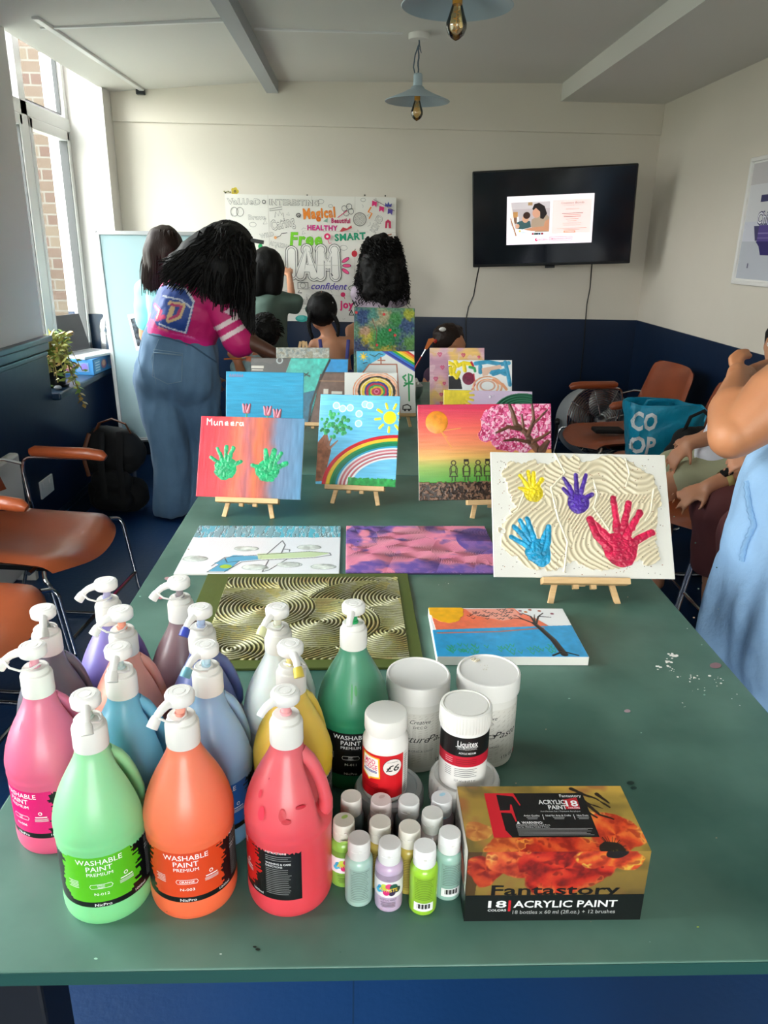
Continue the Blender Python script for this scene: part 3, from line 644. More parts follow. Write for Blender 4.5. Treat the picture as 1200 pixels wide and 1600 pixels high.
for a in ((1052,1024,14,5,.0035),(1045,1034,10,4,.003),(1027,1042,5,3,.003),(1050,1049,8,8,.0018),(1082,1059,10,8,.002),(1125,1061,8,7,.0022),(1100,1076,6,8,.0016),(1085,965,4,20,.001),(1076,1102,4,10,.0014),(1150,1095,3,10,.0014),(705,912,6,10,.0013),(240,1050,3,20,.001)): crumb(*a)
tag(mb.build('dried_paste', mWhiteR), 'crumbs of dried white paste scattered on the green tabletop', 'paste crumbs', kind='stuff')
dd = Dec(lambda x,y,l: (*atz(x,y,.7404)[:2], .7404+l)); 
for x,y,c_,r_ in ((330,938,'c04a6a',5),(1118,1040,'8a6a72',9),(403,1484,'12261f',4),(398,1480,'12261f',3),(985,1224,'14352f',6),(990,1232,'14352f',5),(250,935,'b8707a',4),(345,1492,'c8d8d0',2),(980,1112,'a89098',5),(1090,1450,'b8c83a',2),(262,905,'b88a90',5),(150,1500,'9ac0b0',3),(860,990,'264f45',5)): dd.disc(x,y,r_,c_,r_*.5)
for i in range(60): dd.disc(rr.uniform(180,1120),rr.uniform(790,1500),rr.uniform(.8,2),rr.choice(['88b0a0','264f45','9ab8ac','b0907a']),rr.uniform(.5,1.2),n=8)
tag(dd.done('paint_specks', mPaint), 'old paint specks and smudges on the near green tabletop', 'paint specks', kind='stuff')
# ---------------------------------------------------------------- easels and paintings
D2 = PI/180
def pose(x, y, z, yaw, lean, roll): return Matrix.Translation((x,y,z)) @ Matrix.Rotation(yaw*D2,4,'Z') @ Matrix.Rotation(-lean*D2,4,'X') @ Matrix.Rotation(roll*D2,4,'Y')
def easel(mat0, lab, H=.2, wl=.165, dx=0):
    M0 = mat0 @ Matrix.Translation((dx,0,0)); z0 = M0.translation.z
    foot = -(z0-.7405)/M0.col[2][2]
    e_ = empty('table_easel', lab, 'easel', mat=Matrix.Translation((M0.translation.x, M0.translation.y, .74)), group='small pine tabletop easels'); w_ = wl/2
    T = lambda p: M0 @ Vector(p)
    def bar(n_, p, q, a, t): MB().bar(T(p), T(q), a, t, up=M0.col[1][:3]).build(n_, mPine, e_, bevel=.0012)
    bar('ledge', (-w_,-.005,-.007),(w_,-.005,-.007),.013,.026)
    apex = Vector((0,.012,H))
    for s in (-1,1): bar('leg', (s*w_*.78,.012,foot+.004), (s*.012,.012,H), .012,.008)
    bar('crossbar', (-w_*.55,.019,H*.45),(w_*.55,.019,H*.45),.012,.007)
    bar('mast', (0,.02,-.014),(0,.02,H*1.02),.014,.007)
    for s in (-.018,.018): bar('ledge_peg', (s,.004,-.022),(s,.004,-.012),.012,.012)
    a = T((0,.028,H*.95)); b = Vector((a.x+M0.col[1][0]*.05, a.y+.085, .7478)); MB().bar(a, b, .012,.008).build('rear_leg', mPine, e_, bevel=.0012)
    return e_
def canvas(cv, mat0, lab, mat=None, t=.004, board=None, name='painting', cat='painting'):
    r = empty(name, lab, cat, mat=mat0)
    MB().box((-cv.w/2,-t,0),(cv.w/2,0,cv.h)).build('canvas_board', board or mCanvas, r, bevel=.0008, world=False)
    cv.build('paint_layer', mat or mImpasto, r, y=-t); return r
G1 = 'small pine easel holding '
# A: four handprints in combed sand
c = Cv(.371,.264,1250,'dcd9d2',(308,185,883,580))
X, Y = c.X, c.Y; A = (X-308)/575; B = (Y-185)/395
n1 = c.n(5,3); n2 = c.n(8,11)
reg = (np.abs(A-.5)/.45)**4+(np.abs(B-.49)/.46)**4+(n2-.5)*1.3+(c.n(30,5)-.5)*.4 < .86
wv = np.where(A+.12*np.sin(B*7) < .33, A*190+16*np.sin(B*9+2), np.where((B < .33)&(A > .5), B*130+14*np.sin(A*13), A*200+22*np.sin(B*8+A*4)))
wv = np.where((A < .3)&(B < .38), (A*.8+B)*150, wv); wv = np.where((A > .72)&(B > .4), (A*.8+B*.5)*230+10*np.sin(B*9), wv)
ridge = .5+.5*np.sin(wv+n1*9); m_ = reg.astype(float)
c.put(m_, 'cfc2a6'); c.c = c.c+((ridge-.4)*m_*26)[...,None]; c.H = m_*(.0012+.0022*ridge)  # relief shading put into the colour: ridges lighter, furrows darker
for pth in ([(520,190),(548,250),(500,300),(520,400),(545,470),(530,560)],[(640,270),(650,320),(635,360),(680,430)],[(750,200),(760,250),(745,290)],[(350,400),(390,370),(420,300)],[(835,300),(820,370),(800,400)]): c.stroke(pth,4,'e2d8c0',.0045,wob=4)
rs = np.random.RandomState(2)
for i in range(330):
    x_, y_ = rs.uniform(330,860), rs.uniform(200,570); k = int((y_-185)/395*c.ny), int((x_-308)/575*c.nx)
    r_ = rs.uniform(.8,2); x2 = slice(max(0,k[1]-1),k[1]+1+int(r_ > 1.6)); y2 = slice(max(0,k[0]-1),k[0]+1); c.c[y2,x2] = np.array([[150,92,60],[88,72,60]][rs.randint(2)])
c.hand((443,318),30,[(398,302),(402,262),(428,250),(446,250),(472,272)],7,'e6cc1c',.003)
c.hand((585,345),32,[(540,302),(545,268),(583,256),(617,256),(634,318)],7,'4a2a92',.003)
c.hand((452,502),38,[(366,456),(376,424),(396,406),(420,400),(487,424)],8,'1b90be',.003)
c.stroke([(487,424),(484,470),(470,505)],9,'1b90be',.003,var=.2)
c.hand((712,490),52,[(622,398),(702,330),(750,345),(783,375),(818,438)],11,'c01846',.0035)
c.stroke([(622,398),(640,450),(680,490)],12,'c01846',.003,var=.2)
mA = pose(.463,1.393,.787,.3,32.9,.6)
for cl in ('e6cc1c','4a2a92','1b90be','c01846'): c.grain(cl,.0028,85)
canvas(c, mA, 'cream combed-paste painting with yellow, purple, blue and crimson handprints')
easel(mA, G1+'the combed-paste handprint painting', .17, .178)
# B: sunset silhouettes and blossom tree
c = Cv(.354,.249,900,'e0485a',(67,25,503,335)); t_ = np.clip((c.Y-25)/310,0,1)[...,None]
st = [(0,'c8204e'),(.22,'e85a50'),(.42,'eb8a5a'),(.55,'e0b060'),(.66,'8fae4a'),(.8,'4f9a3c'),(1,'3f8a35')]
for (a,ca),(b_,cb) in zip(st,st[1:]):
    k = np.clip((t_-a)/(b_-a),0,1); c.c = np.where(t_ >= a, (1-k)*np.array(rgb(ca))+k*np.array(rgb(cb)), c.c)
c.brushy(.06,80,4)
c.disc(128,82,36,'f0921e',.002,var=.22)
for e_ in ((205,102),(175,165),(160,130)): c.stroke([(140,110),e_],1.2,'e8a040')
bl = (np.hypot((c.X-395)/132,(c.Y-95)/88) < 1+(c.n(12,9)-.5)*.3)|((c.X > 420)&(c.Y < 175)); n_ = c.n(60,8,2); n3 = c.n(50,18,2)
c.put((bl&(n_ > .0)).astype(float),'d84a86'); c.put((bl&(n_ > .55)).astype(float),'f0b6cc',.0012); c.put((bl&(n3 > .6)).astype(float),'b01a55',.0012); c.put((bl&(n_ < .36)).astype(float),'e87aa6',.0008)
for p,r1,r2 in (([(460,178),(435,150),(420,120),(385,90),(375,50),(365,28)],13,5),([(425,125),(445,80),(440,28)],8,4),([(430,150),(380,140),(345,145)],7,3),([(400,105),(360,100),(320,118)],8,3),([(440,150),(470,135),(498,118)],7,3),([(410,100),(405,60)],5,3),([(445,90),(475,60),(490,45)],4,2),([(470,178),(490,150)],14,8)): c.stroke(p,r1,'5f3c2a',.003,r2=r2,var=.4,wob=4)
c.rect(67,278,503,335,'3a261c',.0012); k = (c.n(70,31,2) > .52)&(c.Y > 274); c.put(k.astype(float),'7d5c48',.002); c.put(((c.n(80,33,2) > .62)&(c.Y > 276)).astype(float),'1e120c',.0008)
for x,dr in ((180,1),(222,0),(260,1),(291,0)):
    c.ring(x,214,7,3,'2a1c18',.001); 
    if not dr: c.rect(x-8,202,x+8,210,'2a1c18')
    for s in (-1,1):
        c.stroke([(x+s*3,222),(x+s*12,232),(x+s*11,252)],1.3,'2a1c18'); c.stroke([(x+s*5,258),(x+s*5,272)],1.4,'2a1c18'); c.stroke([(x+s*9,224),(x+s*(6 if dr else 9),245),(x+s*(13 if dr else 9),258)],1.3,'2a1c18')
    c.stroke([(x-12,258),(x+12,258)],1.3,'2a1c18'); c.stroke([(x-7,243),(x+7,243)],1.2,'2a1c18')
mB = pose(.339,1.881,.791,3,17.7,-.6)
canvas(c, mB, 'sunset painting with pink blossom tree and four outlined children')
easel(mB, G1+'the sunset and blossom tree painting', .2, .165, .03)
# C: green handprints on red-blue streaks
c = Cv(.276,.214,1050,'d8404a',(150,68,500,342)); t_ = np.clip((c.X-150)/350+(c.n(6,2)-.5)*.12,0,1)[...,None]
st = [(0,'d42a3c'),(.26,'dc4a4c'),(.36,'d86a52'),(.46,'b0646a'),(.55,'d46a48'),(.64,'b06058'),(.74,'6a7c98'),(1,'5a86a8')]
for (a,ca),(b_,cb) in zip(st,st[1:]):
    k = np.clip((t_-a)/(b_-a),0,1); c.c = np.where(t_ >= a, (1-k)*np.array(rgb(ca))+k*np.array(rgb(cb)), c.c)
c.brushy(.12,46,7,True)
c.hand((243,243),34,[(192,208),(213,178),(242,170),(266,175),(294,220)],6.5,'159a62',.0014); c.hand((385,250),34,[(333,232),(375,180),(404,180),(428,190),(446,222)],7.5,'159a62',.0014)
c.stroke([(404,180),(398,215),(392,245)],9,'1a9a60',.0012,var=.3)
for pts in ([(172,98),(172,76)],[(172,78),(180,86),(186,77),(188,98)],[(196,86),(195,94),(199,99),(205,95),(207,86)],[(206,92),(208,98)],[(214,98),(214,86),(222,85),(224,98)],[(233,92),(242,92),(240,86),(233,88),(234,97),(243,97)],[(253,92),(262,92),(260,86),(253,88),(254,97),(263,97)],[(270,98),(271,86),(278,88)],[(292,88),(284,87),(282,95),(288,98),(293,93),(293,86),(295,98)]): c.stroke(pts,1.5,'f2ece6',.001)
mC = pose(-.282,1.883,.789,-6.6,25.6,-.6)
c.grain('159a62',.0014,60)
canvas(c, mC, 'red to blue streaked painting with two green handprints and white lettering'); easel(mC, G1+'the red painting with two green handprints', .18, .165)
# D: rainbow, tree and sun
c = Cv(.223,.25,1200,'62b4dc',(525,508,955,975)); c.put(np.clip(c.n(4,4)*1.2-.2,0,1)*.5,'8accea'); c.brushy(.08,70,5)
c.poly([(525,760),(570,700),(600,800),(570,960),(525,962)],'8c5a44',.001,var=.3)
for p in ([(565,760),(570,705),(552,700)],[(580,780),(600,730)],[(590,790),(632,748)]): c.stroke(p,7,'8c5a44',.001,r2=3)
rs = np.random.RandomState(3)
for i in range(60):
    x_, y_ = rs.normal(620,45), rs.normal(670,32); x_ = max(540,min(712,x_)); c.disc(x_,max(598,y_),rs.uniform(7,13),['2f9a5a','3aa864','267f4a'][i%3],.0012)
for i,cl in enumerate(['cc1a2c','cc1a2c','e8c030','e8c030','1f8a4a','0f7a50','147a5a','30a0c8','d8dfe4','c46a72','e0c8cc','b85a62','dfe0e4','c06a70','e4e6ea']): c.ring(960,985,395-i*8.6 if i < 2 else 395-i*10.5,12,cl,.0016,ry=282-i*8.5,a0=90,a1=184)
k = c.X > 941
c.put((k&(c.Y > 700)&(c.Y < 800)).astype(float)*.0,'ffffff')
gr = (c.Y > 935+(c.X < 700)*40+(c.n(40,2)-.5)*18)&(c.X > 690); c.put(gr.astype(float),'2f9a4c',.0012,var=.3)
for x_,y_ in ((615,565),(650,580),(690,575),(740,605),(770,555),(795,560),(740,655)): c.disc(x_,y_,20,'9fd0e8',.0003); c.ring(x_,y_,17,5,'d8ecf4',.0008)
c.disc(906,620,34,'f0dc1a',.0012,var=.1)
for a in range(9):
    a_ = a*.7+.2; c.stroke([(906+52*math.cos(a_),620+50*math.sin(a_)),(906+78*math.cos(a_),620+74*math.sin(a_))],6.5,'f0dc1a',.0015)
mD = pose(-.004,1.99,.792,-10.7,22.3,-1.2)
canvas(c, mD, 'painting of a rainbow with green tree and yellow sun on blue'); easel(mD, G1+'the rainbow and sun painting', .18, .165)
# E: tulips on blue
c = Cv(.241,.256,800,'2a94bd',(82,393,468,800)); c.brushy(.07,60,6)
for x_,y_ in ((185,580),(290,590),(338,603)):
    for s in (-1,0,1): c.stroke([(x_+s*7,y_+8),(x_+s*17,y_-26)],11,'dc8492' if s else 'c4607a',.004,r2=5)
    c.stroke([(x_,y_+20),(x_+3,y_+140)],3,'3a9a50',.001)
for i,s in enumerate('SAFIYA'): c.stroke([(98+i*12,418),(103+i*12,406),(106+i*12,418)],1.4,'b06a8a')
mE = pose(-.29,2.312,.79,-1.1,16.6,.2)
canvas(c, mE, 'blue painting with three raised pink tulips'); easel(mE, G1+'the blue tulip painting')
# F: teal river painting (grey-brown land)
c = Cv(.37,.237,500,'4a4744',(205,322,697,645)); c.put((c.n(5,3) > .5).astype(float)*.5,'5a544e')
c.poly([(410,322),(610,322),(560,450),(515,645),(440,645),(460,560),(440,440),(385,400)],'3fb0a4',.0006,var=.25); c.poly([(470,500),(545,480),(515,645),(460,645)],'2a6a84',var=.2); c.poly([(612,325),(697,325),(697,390),(580,390)],'2488c4',var=.1)
c.poly([(560,400),(697,392),(697,645),(525,645)],'6a5248',var=.2)
c.stroke([(605,330),(560,430),(520,560),(515,645)],5,'2c2a2a'); c.stroke([(475,398),(508,412)],3,'1c2a2a'); c.stroke([(482,412),(500,396)],2.5,'1c2a2a')
for a in ((580,476,604,500),(622,485,675,500),(208,362,272,376),(212,380,270,388)): c.rect(*a,'c9c4ba',.0005)
c.rect(560,433,697,437,'b88a60'); c.ring(353,334,14,6,'b8c0c0',.001)
mF = pose(-.224,2.767,.791,-10.9,20.2,-1.7)
canvas(c, mF, 'painting of teal river between grey and brown land'); easel(mF, G1+'the teal river painting', .17, .165, .08)
# G: white and silver swirls
c = Cv(.248,.17,600,'dadad2',(332,231,600,420)); n_ = c.n(26,4,3); c.c = c.c+((n_-.5)*80)[...,None]; c.put((c.n(20,8) > .6).astype(float)*.5,'b8a888'); c.put((c.n(18,9) > .62).astype(float)*.4,'8aa0a8'); c.H = .003*np.abs(np.sin(n_*26))
mG = pose(-.255,3.562,.791,-.5,15.4,-.4)
canvas(c, mG, 'white and silver textured painting in the back row'); easel(mG, G1+'the white and silver textured painting')
# H: abstract green and blue
c = Cv(.287,.357,560,'6a9a7c',(727,65,1028,440)); n_ = c.n(40,6,2)
for x_,y_,r_,cl in ((770,110,45,'2a4a8a'),(760,260,45,'33407a'),(985,150,50,'2f4a86'),(960,260,60,'3a4f80'),(800,210,45,'e0c83a'),(880,270,60,'d8c040'),(860,115,50,'c8b890'),(900,200,55,'1f8a4a'),(860,220,45,'2a9a50'),(935,120,35,'3f9a4a'),(1000,95,30,'c8c83a'),(780,180,28,'d0a088'),(820,100,30,'4a9a90'),(1000,240,35,'6aa850')):
    d_ = np.hypot(c.X-x_,c.Y-y_)/r_; c.put(np.clip((1.25-d_+(c.n(24,int(x_+y_))-.5)*1.1)*1.6,0,1)*.9,cl)
c.c = c.c*.86+((n_-.5)*60)[...,None]; c.H = .002*n_
for x_,y_ in ((875,98),(738,92),(840,250),(930,200),(905,175)): c.disc(x_,y_,7,'d83a3a',.001)
c.stroke([(815,120),(840,180),(835,250)],2,'7a5040'); 
mH = pose(.126,3.587,.794,2.2,17.5,.5)
canvas(c, mH, 'tall abstract painting in mottled green, blue and yellow'); easel(mH, G1+'the tall green and blue abstract painting')
# I: house with rainbow
c = Cv(.228,.242,900,'e6e6e4',(738,288,1032,605)); c.poly([(738,288),(900,288),(880,310),(810,350),(738,420)],'5ab4da',var=.15)
for i,cl in enumerate(['e04a38','f0a020','f0dc3a','3aa83a','2a7ad0','3a4aa8']): c.stroke([(1025-8-i*2,286+i*17),(985,300+i*14),(1024,330+i*12)] if 0 else [(985-i*22,286),(1032,318+i*13)],8,cl,.001)
c.disc(772,316,10,'f0c83a',.001)
for a in range(8): c.stroke([(772,316),(772+20*math.cos(a*.785),316+20*math.sin(a*.785))],2,'f0c83a')
for p in ([(765,400),(800,355),(940,355),(950,600)],[(860,320),(860,352)],[(845,335),(880,335)],[(765,400),(765,600)]): c.stroke(p,3,'b8705a',.001)
c.stroke([(805,305),(830,315),(850,300),(870,306)],2,'3a5a5a'); c.stroke([(770,350),(790,345)],2,'2a4a6a')
c.stroke([(1000,420),(1000,540)],4,'2f9a5a'); 
for p in ([(985,440),(970,420),(985,410)],[(1000,430),(1000,405)],[(1015,440),(1020,415),(1010,408)],[(980,450),(1020,455)],[(975,465),(1015,440)]): c.stroke(p,4,'2f9a5a',.001)
c.stroke([(966,585),(968,566),(990,560),(1006,570),(1008,585),(966,585)],2.5,'2a2a2c'); c.disc(977,588,6,'2a2a2c'); c.disc(998,588,6,'2a2a2c')
mI = pose(.116,2.923,.794,7.4,18.5,.5)
canvas(c, mI, 'painting of a pink-outlined house under a rainbow with green plant'); easel(mI, G1+'the house and rainbow painting',.18,.165,.03)
# J: concentric swirl
c = Cv(.192,.203,1000,'e9e8e4',(677,397,942,680))
for r_,cl in ((120,'e8a07a'),(106,'f0b89a'),(95,'2a2426'),(84,'e8c030'),(72,'eed040'),(62,'3a3a90'),(52,'c02a4a'),(42,'2fa05a'),(33,'e8c030'),(24,'c83a5a'),(14,'e07a94'),(6,'b02a4a')): c.disc(838,492,r_,cl,.0012,ry=r_*.82,wob=7,var=.15)
c.ring(838,492,112,5,'e6e4e0',ry=92); c.ring(838,492,78,4,'f0ecd8',ry=64)
mJ = pose(.05,2.722,.78,1.8,16.2,.2)
canvas(c, mJ, 'white painting of a bright multicoloured concentric swirl'); easel(mJ, G1+'the concentric swirl painting',.16,.12)
# K: pink and yellow with hearts
c = Cv(.212,.274,700,'c89aa8',(175,238,632,800)); n_ = c.n(3,5,3); s_ = np.sin((c.Y-238)/60+(c.X-175)/-150+n_*5)
c.put(np.clip(s_,0,1)*.9,'e0b860'); c.put(np.clip(-s_-.2,0,1)*.8,'a87a94'); c.put((c.n(5,8) > .6).astype(float)*.5,'d8b8c0'); c.brushy(.06,60,2)
for x_,y_,k in ((258,290,1),(455,295,.9),(585,310,.6),(280,392,.9),(225,482,1),(295,518,.7),(270,605,.8),(270,672,.6),(500,480,.8),(380,420,.8)):
    c.stroke([(x_,y_+16*k),(x_-17*k,y_-6*k),(x_-8*k,y_-14*k),(x_,y_-4*k),(x_+9*k,y_-14*k),(x_+16*k,y_-5*k),(x_,y_+16*k)],4,'c84a72',.002)
mK = pose(.387,2.887,.782,.5,16.4,-.6)
canvas(c, mK, 'pink and yellow painting dotted with small raised hearts'); easel(mK, G1+'the pink and yellow hearts painting',.2)
# L: bold abstract on white
c = Cv(.244,.211,900,'e8e8e8',(322,350,858,830))
c.poly([(322,400),(350,400),(352,460),(322,480)],'221f22'); c.poly([(322,490),(400,480),(425,520),(438,600),(322,600)],'26242a',var=.2)
for p in ([(330,375),(380,400),(360,460),(390,500),(410,455)],[(380,360),(400,400),(450,375),(510,385)],[(345,470),(340,420)],[(450,380),(460,440)]): c.stroke(p,16,'ecd21e',.0015,var=.1)
c.stroke([(515,370),(530,400)],9,'c8283a'); c.stroke([(500,410),(540,420),(545,445)],11,'2a9a5a',.001)
c.disc(490,508,52,'7a1f40',.001,var=.2); c.stroke([(535,470),(545,560),(520,600)],5,'c8304a')
for p in ([(550,380),(650,365),(760,385),(830,375)],[(800,370),(820,450),(840,560)],[(680,455),(740,440),(800,470)],[(590,405),(590,455)],[(700,470),(790,440)]): c.stroke(p,17,'3a94ba',.0012,var=.15)
c.poly([(600,420),(760,390),(775,420),(680,440),(650,480),(610,490)],'ddb8a4')
for r_ in (120,90): c.ring(650,580,r_,16,'e8ab88',.0012,ry=r_*.7,var=.15)
c.ring(650,570,60,16,'d8a894',.001,ry=40); c.stroke([(700,520),(780,560),(810,600)],12,'e8a07a')
mL = pose(.467,2.85,.802,2.5,16.6,-.3) @ Matrix.Translation((0,-.02,0))
canvas(c, mL, 'white abstract painting with yellow, black, plum and blue shapes'); easel(mL, G1+'the white abstract with plum circle',.16,.15,.04)
# M: yellow sun, lilac sky, green hill
c = Cv(.3,.189,700,'d2bcd6',(297,595,1040,1060)); c.disc(380,640,130,'e6cc3a',.0012,wob=20,var=.1,ry=120)
for a in range(9):
    a_ = -.6+a*.28; c.stroke([(380+110*math.cos(a_),640+100*math.sin(a_)),(380+165*math.cos(a_),640+150*math.sin(a_))],9,'e6cc3a',.002)
c.rect(297,595,330,760,'e6cc3a'); hl = np.hypot((c.X-960)/260,(c.Y-790)/180) < 1; c.put(hl.astype(float),'2f6a50'); q_ = np.hypot((c.X-960)/260,(c.Y-790)/180); c.c = c.c+(hl*np.sin(q_*60)*18)[...,None]; c.H = c.H+hl*.002*(1+np.sin(q_*60))
c.rect(680,636,690,655,'f0ecf0',.002); c.rect(700,632,720,636,'f0ecf0',.002)
mM = pose(.435,2.441,.786,3.9,19.6,1.2)
canvas(c, mM, 'lilac painting with yellow sun at left and dark green hill'); easel(mM, G1+'the lilac painting with green hill',.15)
# flat ones lying on the table
def flat(x, y, z, yaw): return Matrix.Translation((x,y,z)) @ Matrix.Rotation(yaw*D2,4,'Z') @ Matrix.Rotation(-PI/2,4,'X')
def lay(tl, tr, br, bl, z):
    P = [atz(*q,z) for q in (tl,tr,br,bl)]; w_ = ((P[1]-P[0]).length+(P[2]-P[3]).length)/2; h_ = ((P[3]-P[0]).length+(P[2]-P[1]).length)/2
    m_ = (P[2]+P[3])/2; yw = math.degrees(math.atan2(P[2].y-P[3].y+P[1].y-P[0].y, P[2].x-P[3].x+P[1].x-P[0].x)); return w_, h_, m_.x, m_.y, yw
# N airplane (u,v mapped from the zoomed quad by hand: x 0-600 along, y 0-160 down)
c = Cv(.355,.292,900,'e9e9ec',(0,0,600,160)); k = c.Y < 44+(c.n(20,2)-.5)*6; c.put(k.astype(float)*.9,'bfdbe2'); s_ = c.n(70,3,2,.15) 
c.put((k&(s_ > .55)).astype(float),'7fa9b4',.001); c.put((k&(s_ < .4)).astype(float),'5ab8cc',.0005); c.put((k&(s_ > .47)&(s_ < .52)).astype(float),'5a6e72',.001)
c.poly([(130,130),(190,105),(300,108),(300,118),(220,124),(190,154),(120,154),(150,134)],'4aa8cc',.001); c.disc(178,140,22,'a8c83a',.001,ry=18); c.poly([(280,100),(500,92),(560,98),(500,110),(290,118)],'c8d8a8',.0006)
for p in ([(125,138),(160,112),(280,104),(480,92),(560,97),(565,104),(500,112),(300,120),(230,126),(180,156),(118,156),(150,134)],[(318,100),(365,55),(380,70),(372,98)],[(330,120),(318,155),(340,150),(400,116)],[(375,84),(402,86),(402,92)],[(160,112),(178,128),(220,124)]): c.stroke(p,1.7,'22262a',.001)
for x_,y_ in ((232,83),(476,78),(52,116),(285,142),(412,134),(540,140)): c.disc(x_,y_,48,'c6cbc4',.003,ry=26,wob=16,var=.3); c.ring(x_,y_,46,3,'8a938c',.001,ry=25)
w_, h_, x_, y_, yw = lay((307,823),(530,823),(530,897),(272,898),.744); canvas(c, flat(-.214,1.504,.7405,.5), 'flat white painting of a blue and green airplane with clouds')
# O pink and purple combed
c = Cv(.352,.287,1000,'d87f9a',(0,0,480,160)); n_ = c.n(4,5,2); n2 = c.n(5,12,2)
U_, V_ = c.X/480, c.Y/160; n3 = c.n(7,21,3)
k = np.clip((n3-.62+.55*np.clip(V_-.78,0,1)*4*(.4+n_)+.5*np.clip(.22-V_,0,1)*4*(U_ < .7)+.35*(np.hypot((U_-.92)/.16,(V_-.35)/.3) < 1)+.25*(np.hypot((U_-.1)/.12,(V_-.3)/.3) < 1))*7,0,1)
c.put(np.clip((c.n(9,6)-.4)*4,0,1)*.6,'e495a6'); c.put(k*.85,'584c9e'); c.put(k*np.clip((c.n(24,7)-.4)*4,0,1)*.6,'a070a8')
rs = np.random.RandomState(11); best = np.full(c.X.shape,1e9)
for i in range(15):
    d_ = np.hypot(c.X-rs.uniform(0,480),(c.Y-rs.uniform(0,160))*c.ky); best = np.minimum(best,d_)
ph = best
rg = .5+.5*np.sin(ph*1.25+n_*6); c.H = .0024*rg; c.c = c.c*(.82+.28*rg[...,None])  # groove shade put into the colour to make the combing stronger
canvas(c, flat(.153,1.512,.7405,.6), 'flat pink and purple painting combed into swirls', board=M('violet_edge','3a2a5a',.6))
# P olive and gold wave panel
W_, H_ = .43,.386
r = empty('painting', 'large olive-bordered panel combed into gold and silver waves, lying flat', 'painting', mat=flat(-.098,1.118,.7405,.8))
MB().box((-W_/2,-.005,0),(W_/2,0,H_)).build('canvas_board', M('olive_board','4d5a22',.6,bump=(80,.3,.002)), r, bevel=.001, world=False)
c = Cv(W_-.07,H_-.05,1700,'c4c08a',(0,0,100,100)); A = c.X/100*(W_-.07); B = c.Y/100*(H_-.05); ph = np.zeros_like(A); top = np.full_like(A,-1)
for i,(cx_,cy_,r_) in enumerate([(.045,.02,.14),(.14,.012,.13),(.24,.015,.135),(.33,.03,.12),(.30,.13,.13),(.36,.10,.10),(.03,.15,.115),(.33,.24,.12),(.05,.30,.10),(.16,.20,.0),(.20,.20,.115),(.09,.14,.10)]):
    d_ = np.hypot(A-cx_,(B-cy_)*1.15); k = d_ < r_; ph = np.where(k, d_, ph); top = np.where(k, i, top)
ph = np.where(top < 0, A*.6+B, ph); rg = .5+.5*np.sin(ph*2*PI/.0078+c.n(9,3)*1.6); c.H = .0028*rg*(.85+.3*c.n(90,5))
n_ = c.n(6,6); gl = 0; 
for k,cl in ((n_ > .5,'d2cec4'),(n_ < .38,'c0a06a'),(c.n(9,15) > .64,'e0c870')): c.put(np.clip(c.n(40,2)*1.3,0,1)*k*.8,cl)
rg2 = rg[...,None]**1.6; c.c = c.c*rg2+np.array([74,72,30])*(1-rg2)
c.build('wave_relief', mFoil, r, y=-.005, frame=lambda P: P+np.array([.012,0,.026]))
# Q sunset over blue sea with bare tree
c = Cv(.262,.184,1300,'e9eaec',(95,682,545,842))
X_, Y_ = c.X, c.Y
c.poly([(100,690),(205,684),(260,690),(380,682),(395,700),(440,720),(470,745),(445,760),(108,772),(98,690)],'ea7352',.0005,var=.08); c.poly([(215,686),(380,684),(392,715),(330,728),(240,710)],'ea9a88',.0003); c.poly([(95,760),(545,742),(545,842),(95,842)],'1f97cf',.0004,var=.08)
c.stroke([(110,770),(300,765),(450,752)],3.5,'b86a5a',.001)
c.put((np.hypot(X_-150,(Y_-690)*1.25) < 58+(c.n(30,2)-.5)*10).astype(float),'f0b01c',.001,var=.08)
rs = np.random.RandomState(6)
for i in range(34): x_,y_ = rs.uniform(215,375), rs.uniform(687,722); c.stroke([(x_-6,y_-2),(x_,y_+1),(x_+6,y_-3)],1.5,'2a2024',.0006)
for i in range(46): x_,y_ = rs.uniform(130,460), rs.uniform(808,834); c.stroke([(x_-7,y_-5),(x_,y_+3),(x_+6,y_-6)],1.7,'1f9a62',.0008,r2=.8)
for p,a,b_ in (([(475,835),(462,790),(440,755),(425,735)],11,7),([(428,738),(395,722),(360,718)],4,1.5),([(430,738),(425,712),(400,700)],4,1.5),([(432,738),(450,712),(470,700)],4,1.5),([(430,730),(440,705)],3,1),([(395,722),(375,708)],3,1),([(450,712),(490,715)],2.5,1),([(440,838),(475,826),(515,838)],4,3)): c.stroke(p,a,'201a1e',.0012,r2=b_)
for x_,y_ in ((372,690),(398,692),(432,688),(462,692),(500,702),(375,710),(395,705),(415,696)): c.disc(x_,y_,6,['a85a50','b8703a','8a4a5a'][x_%3],.001)
canvas(c, flat(.270,1.134,.7405,-.3), 'flat painting of orange sunset over blue water with black tree', t=.016, cat='painting')
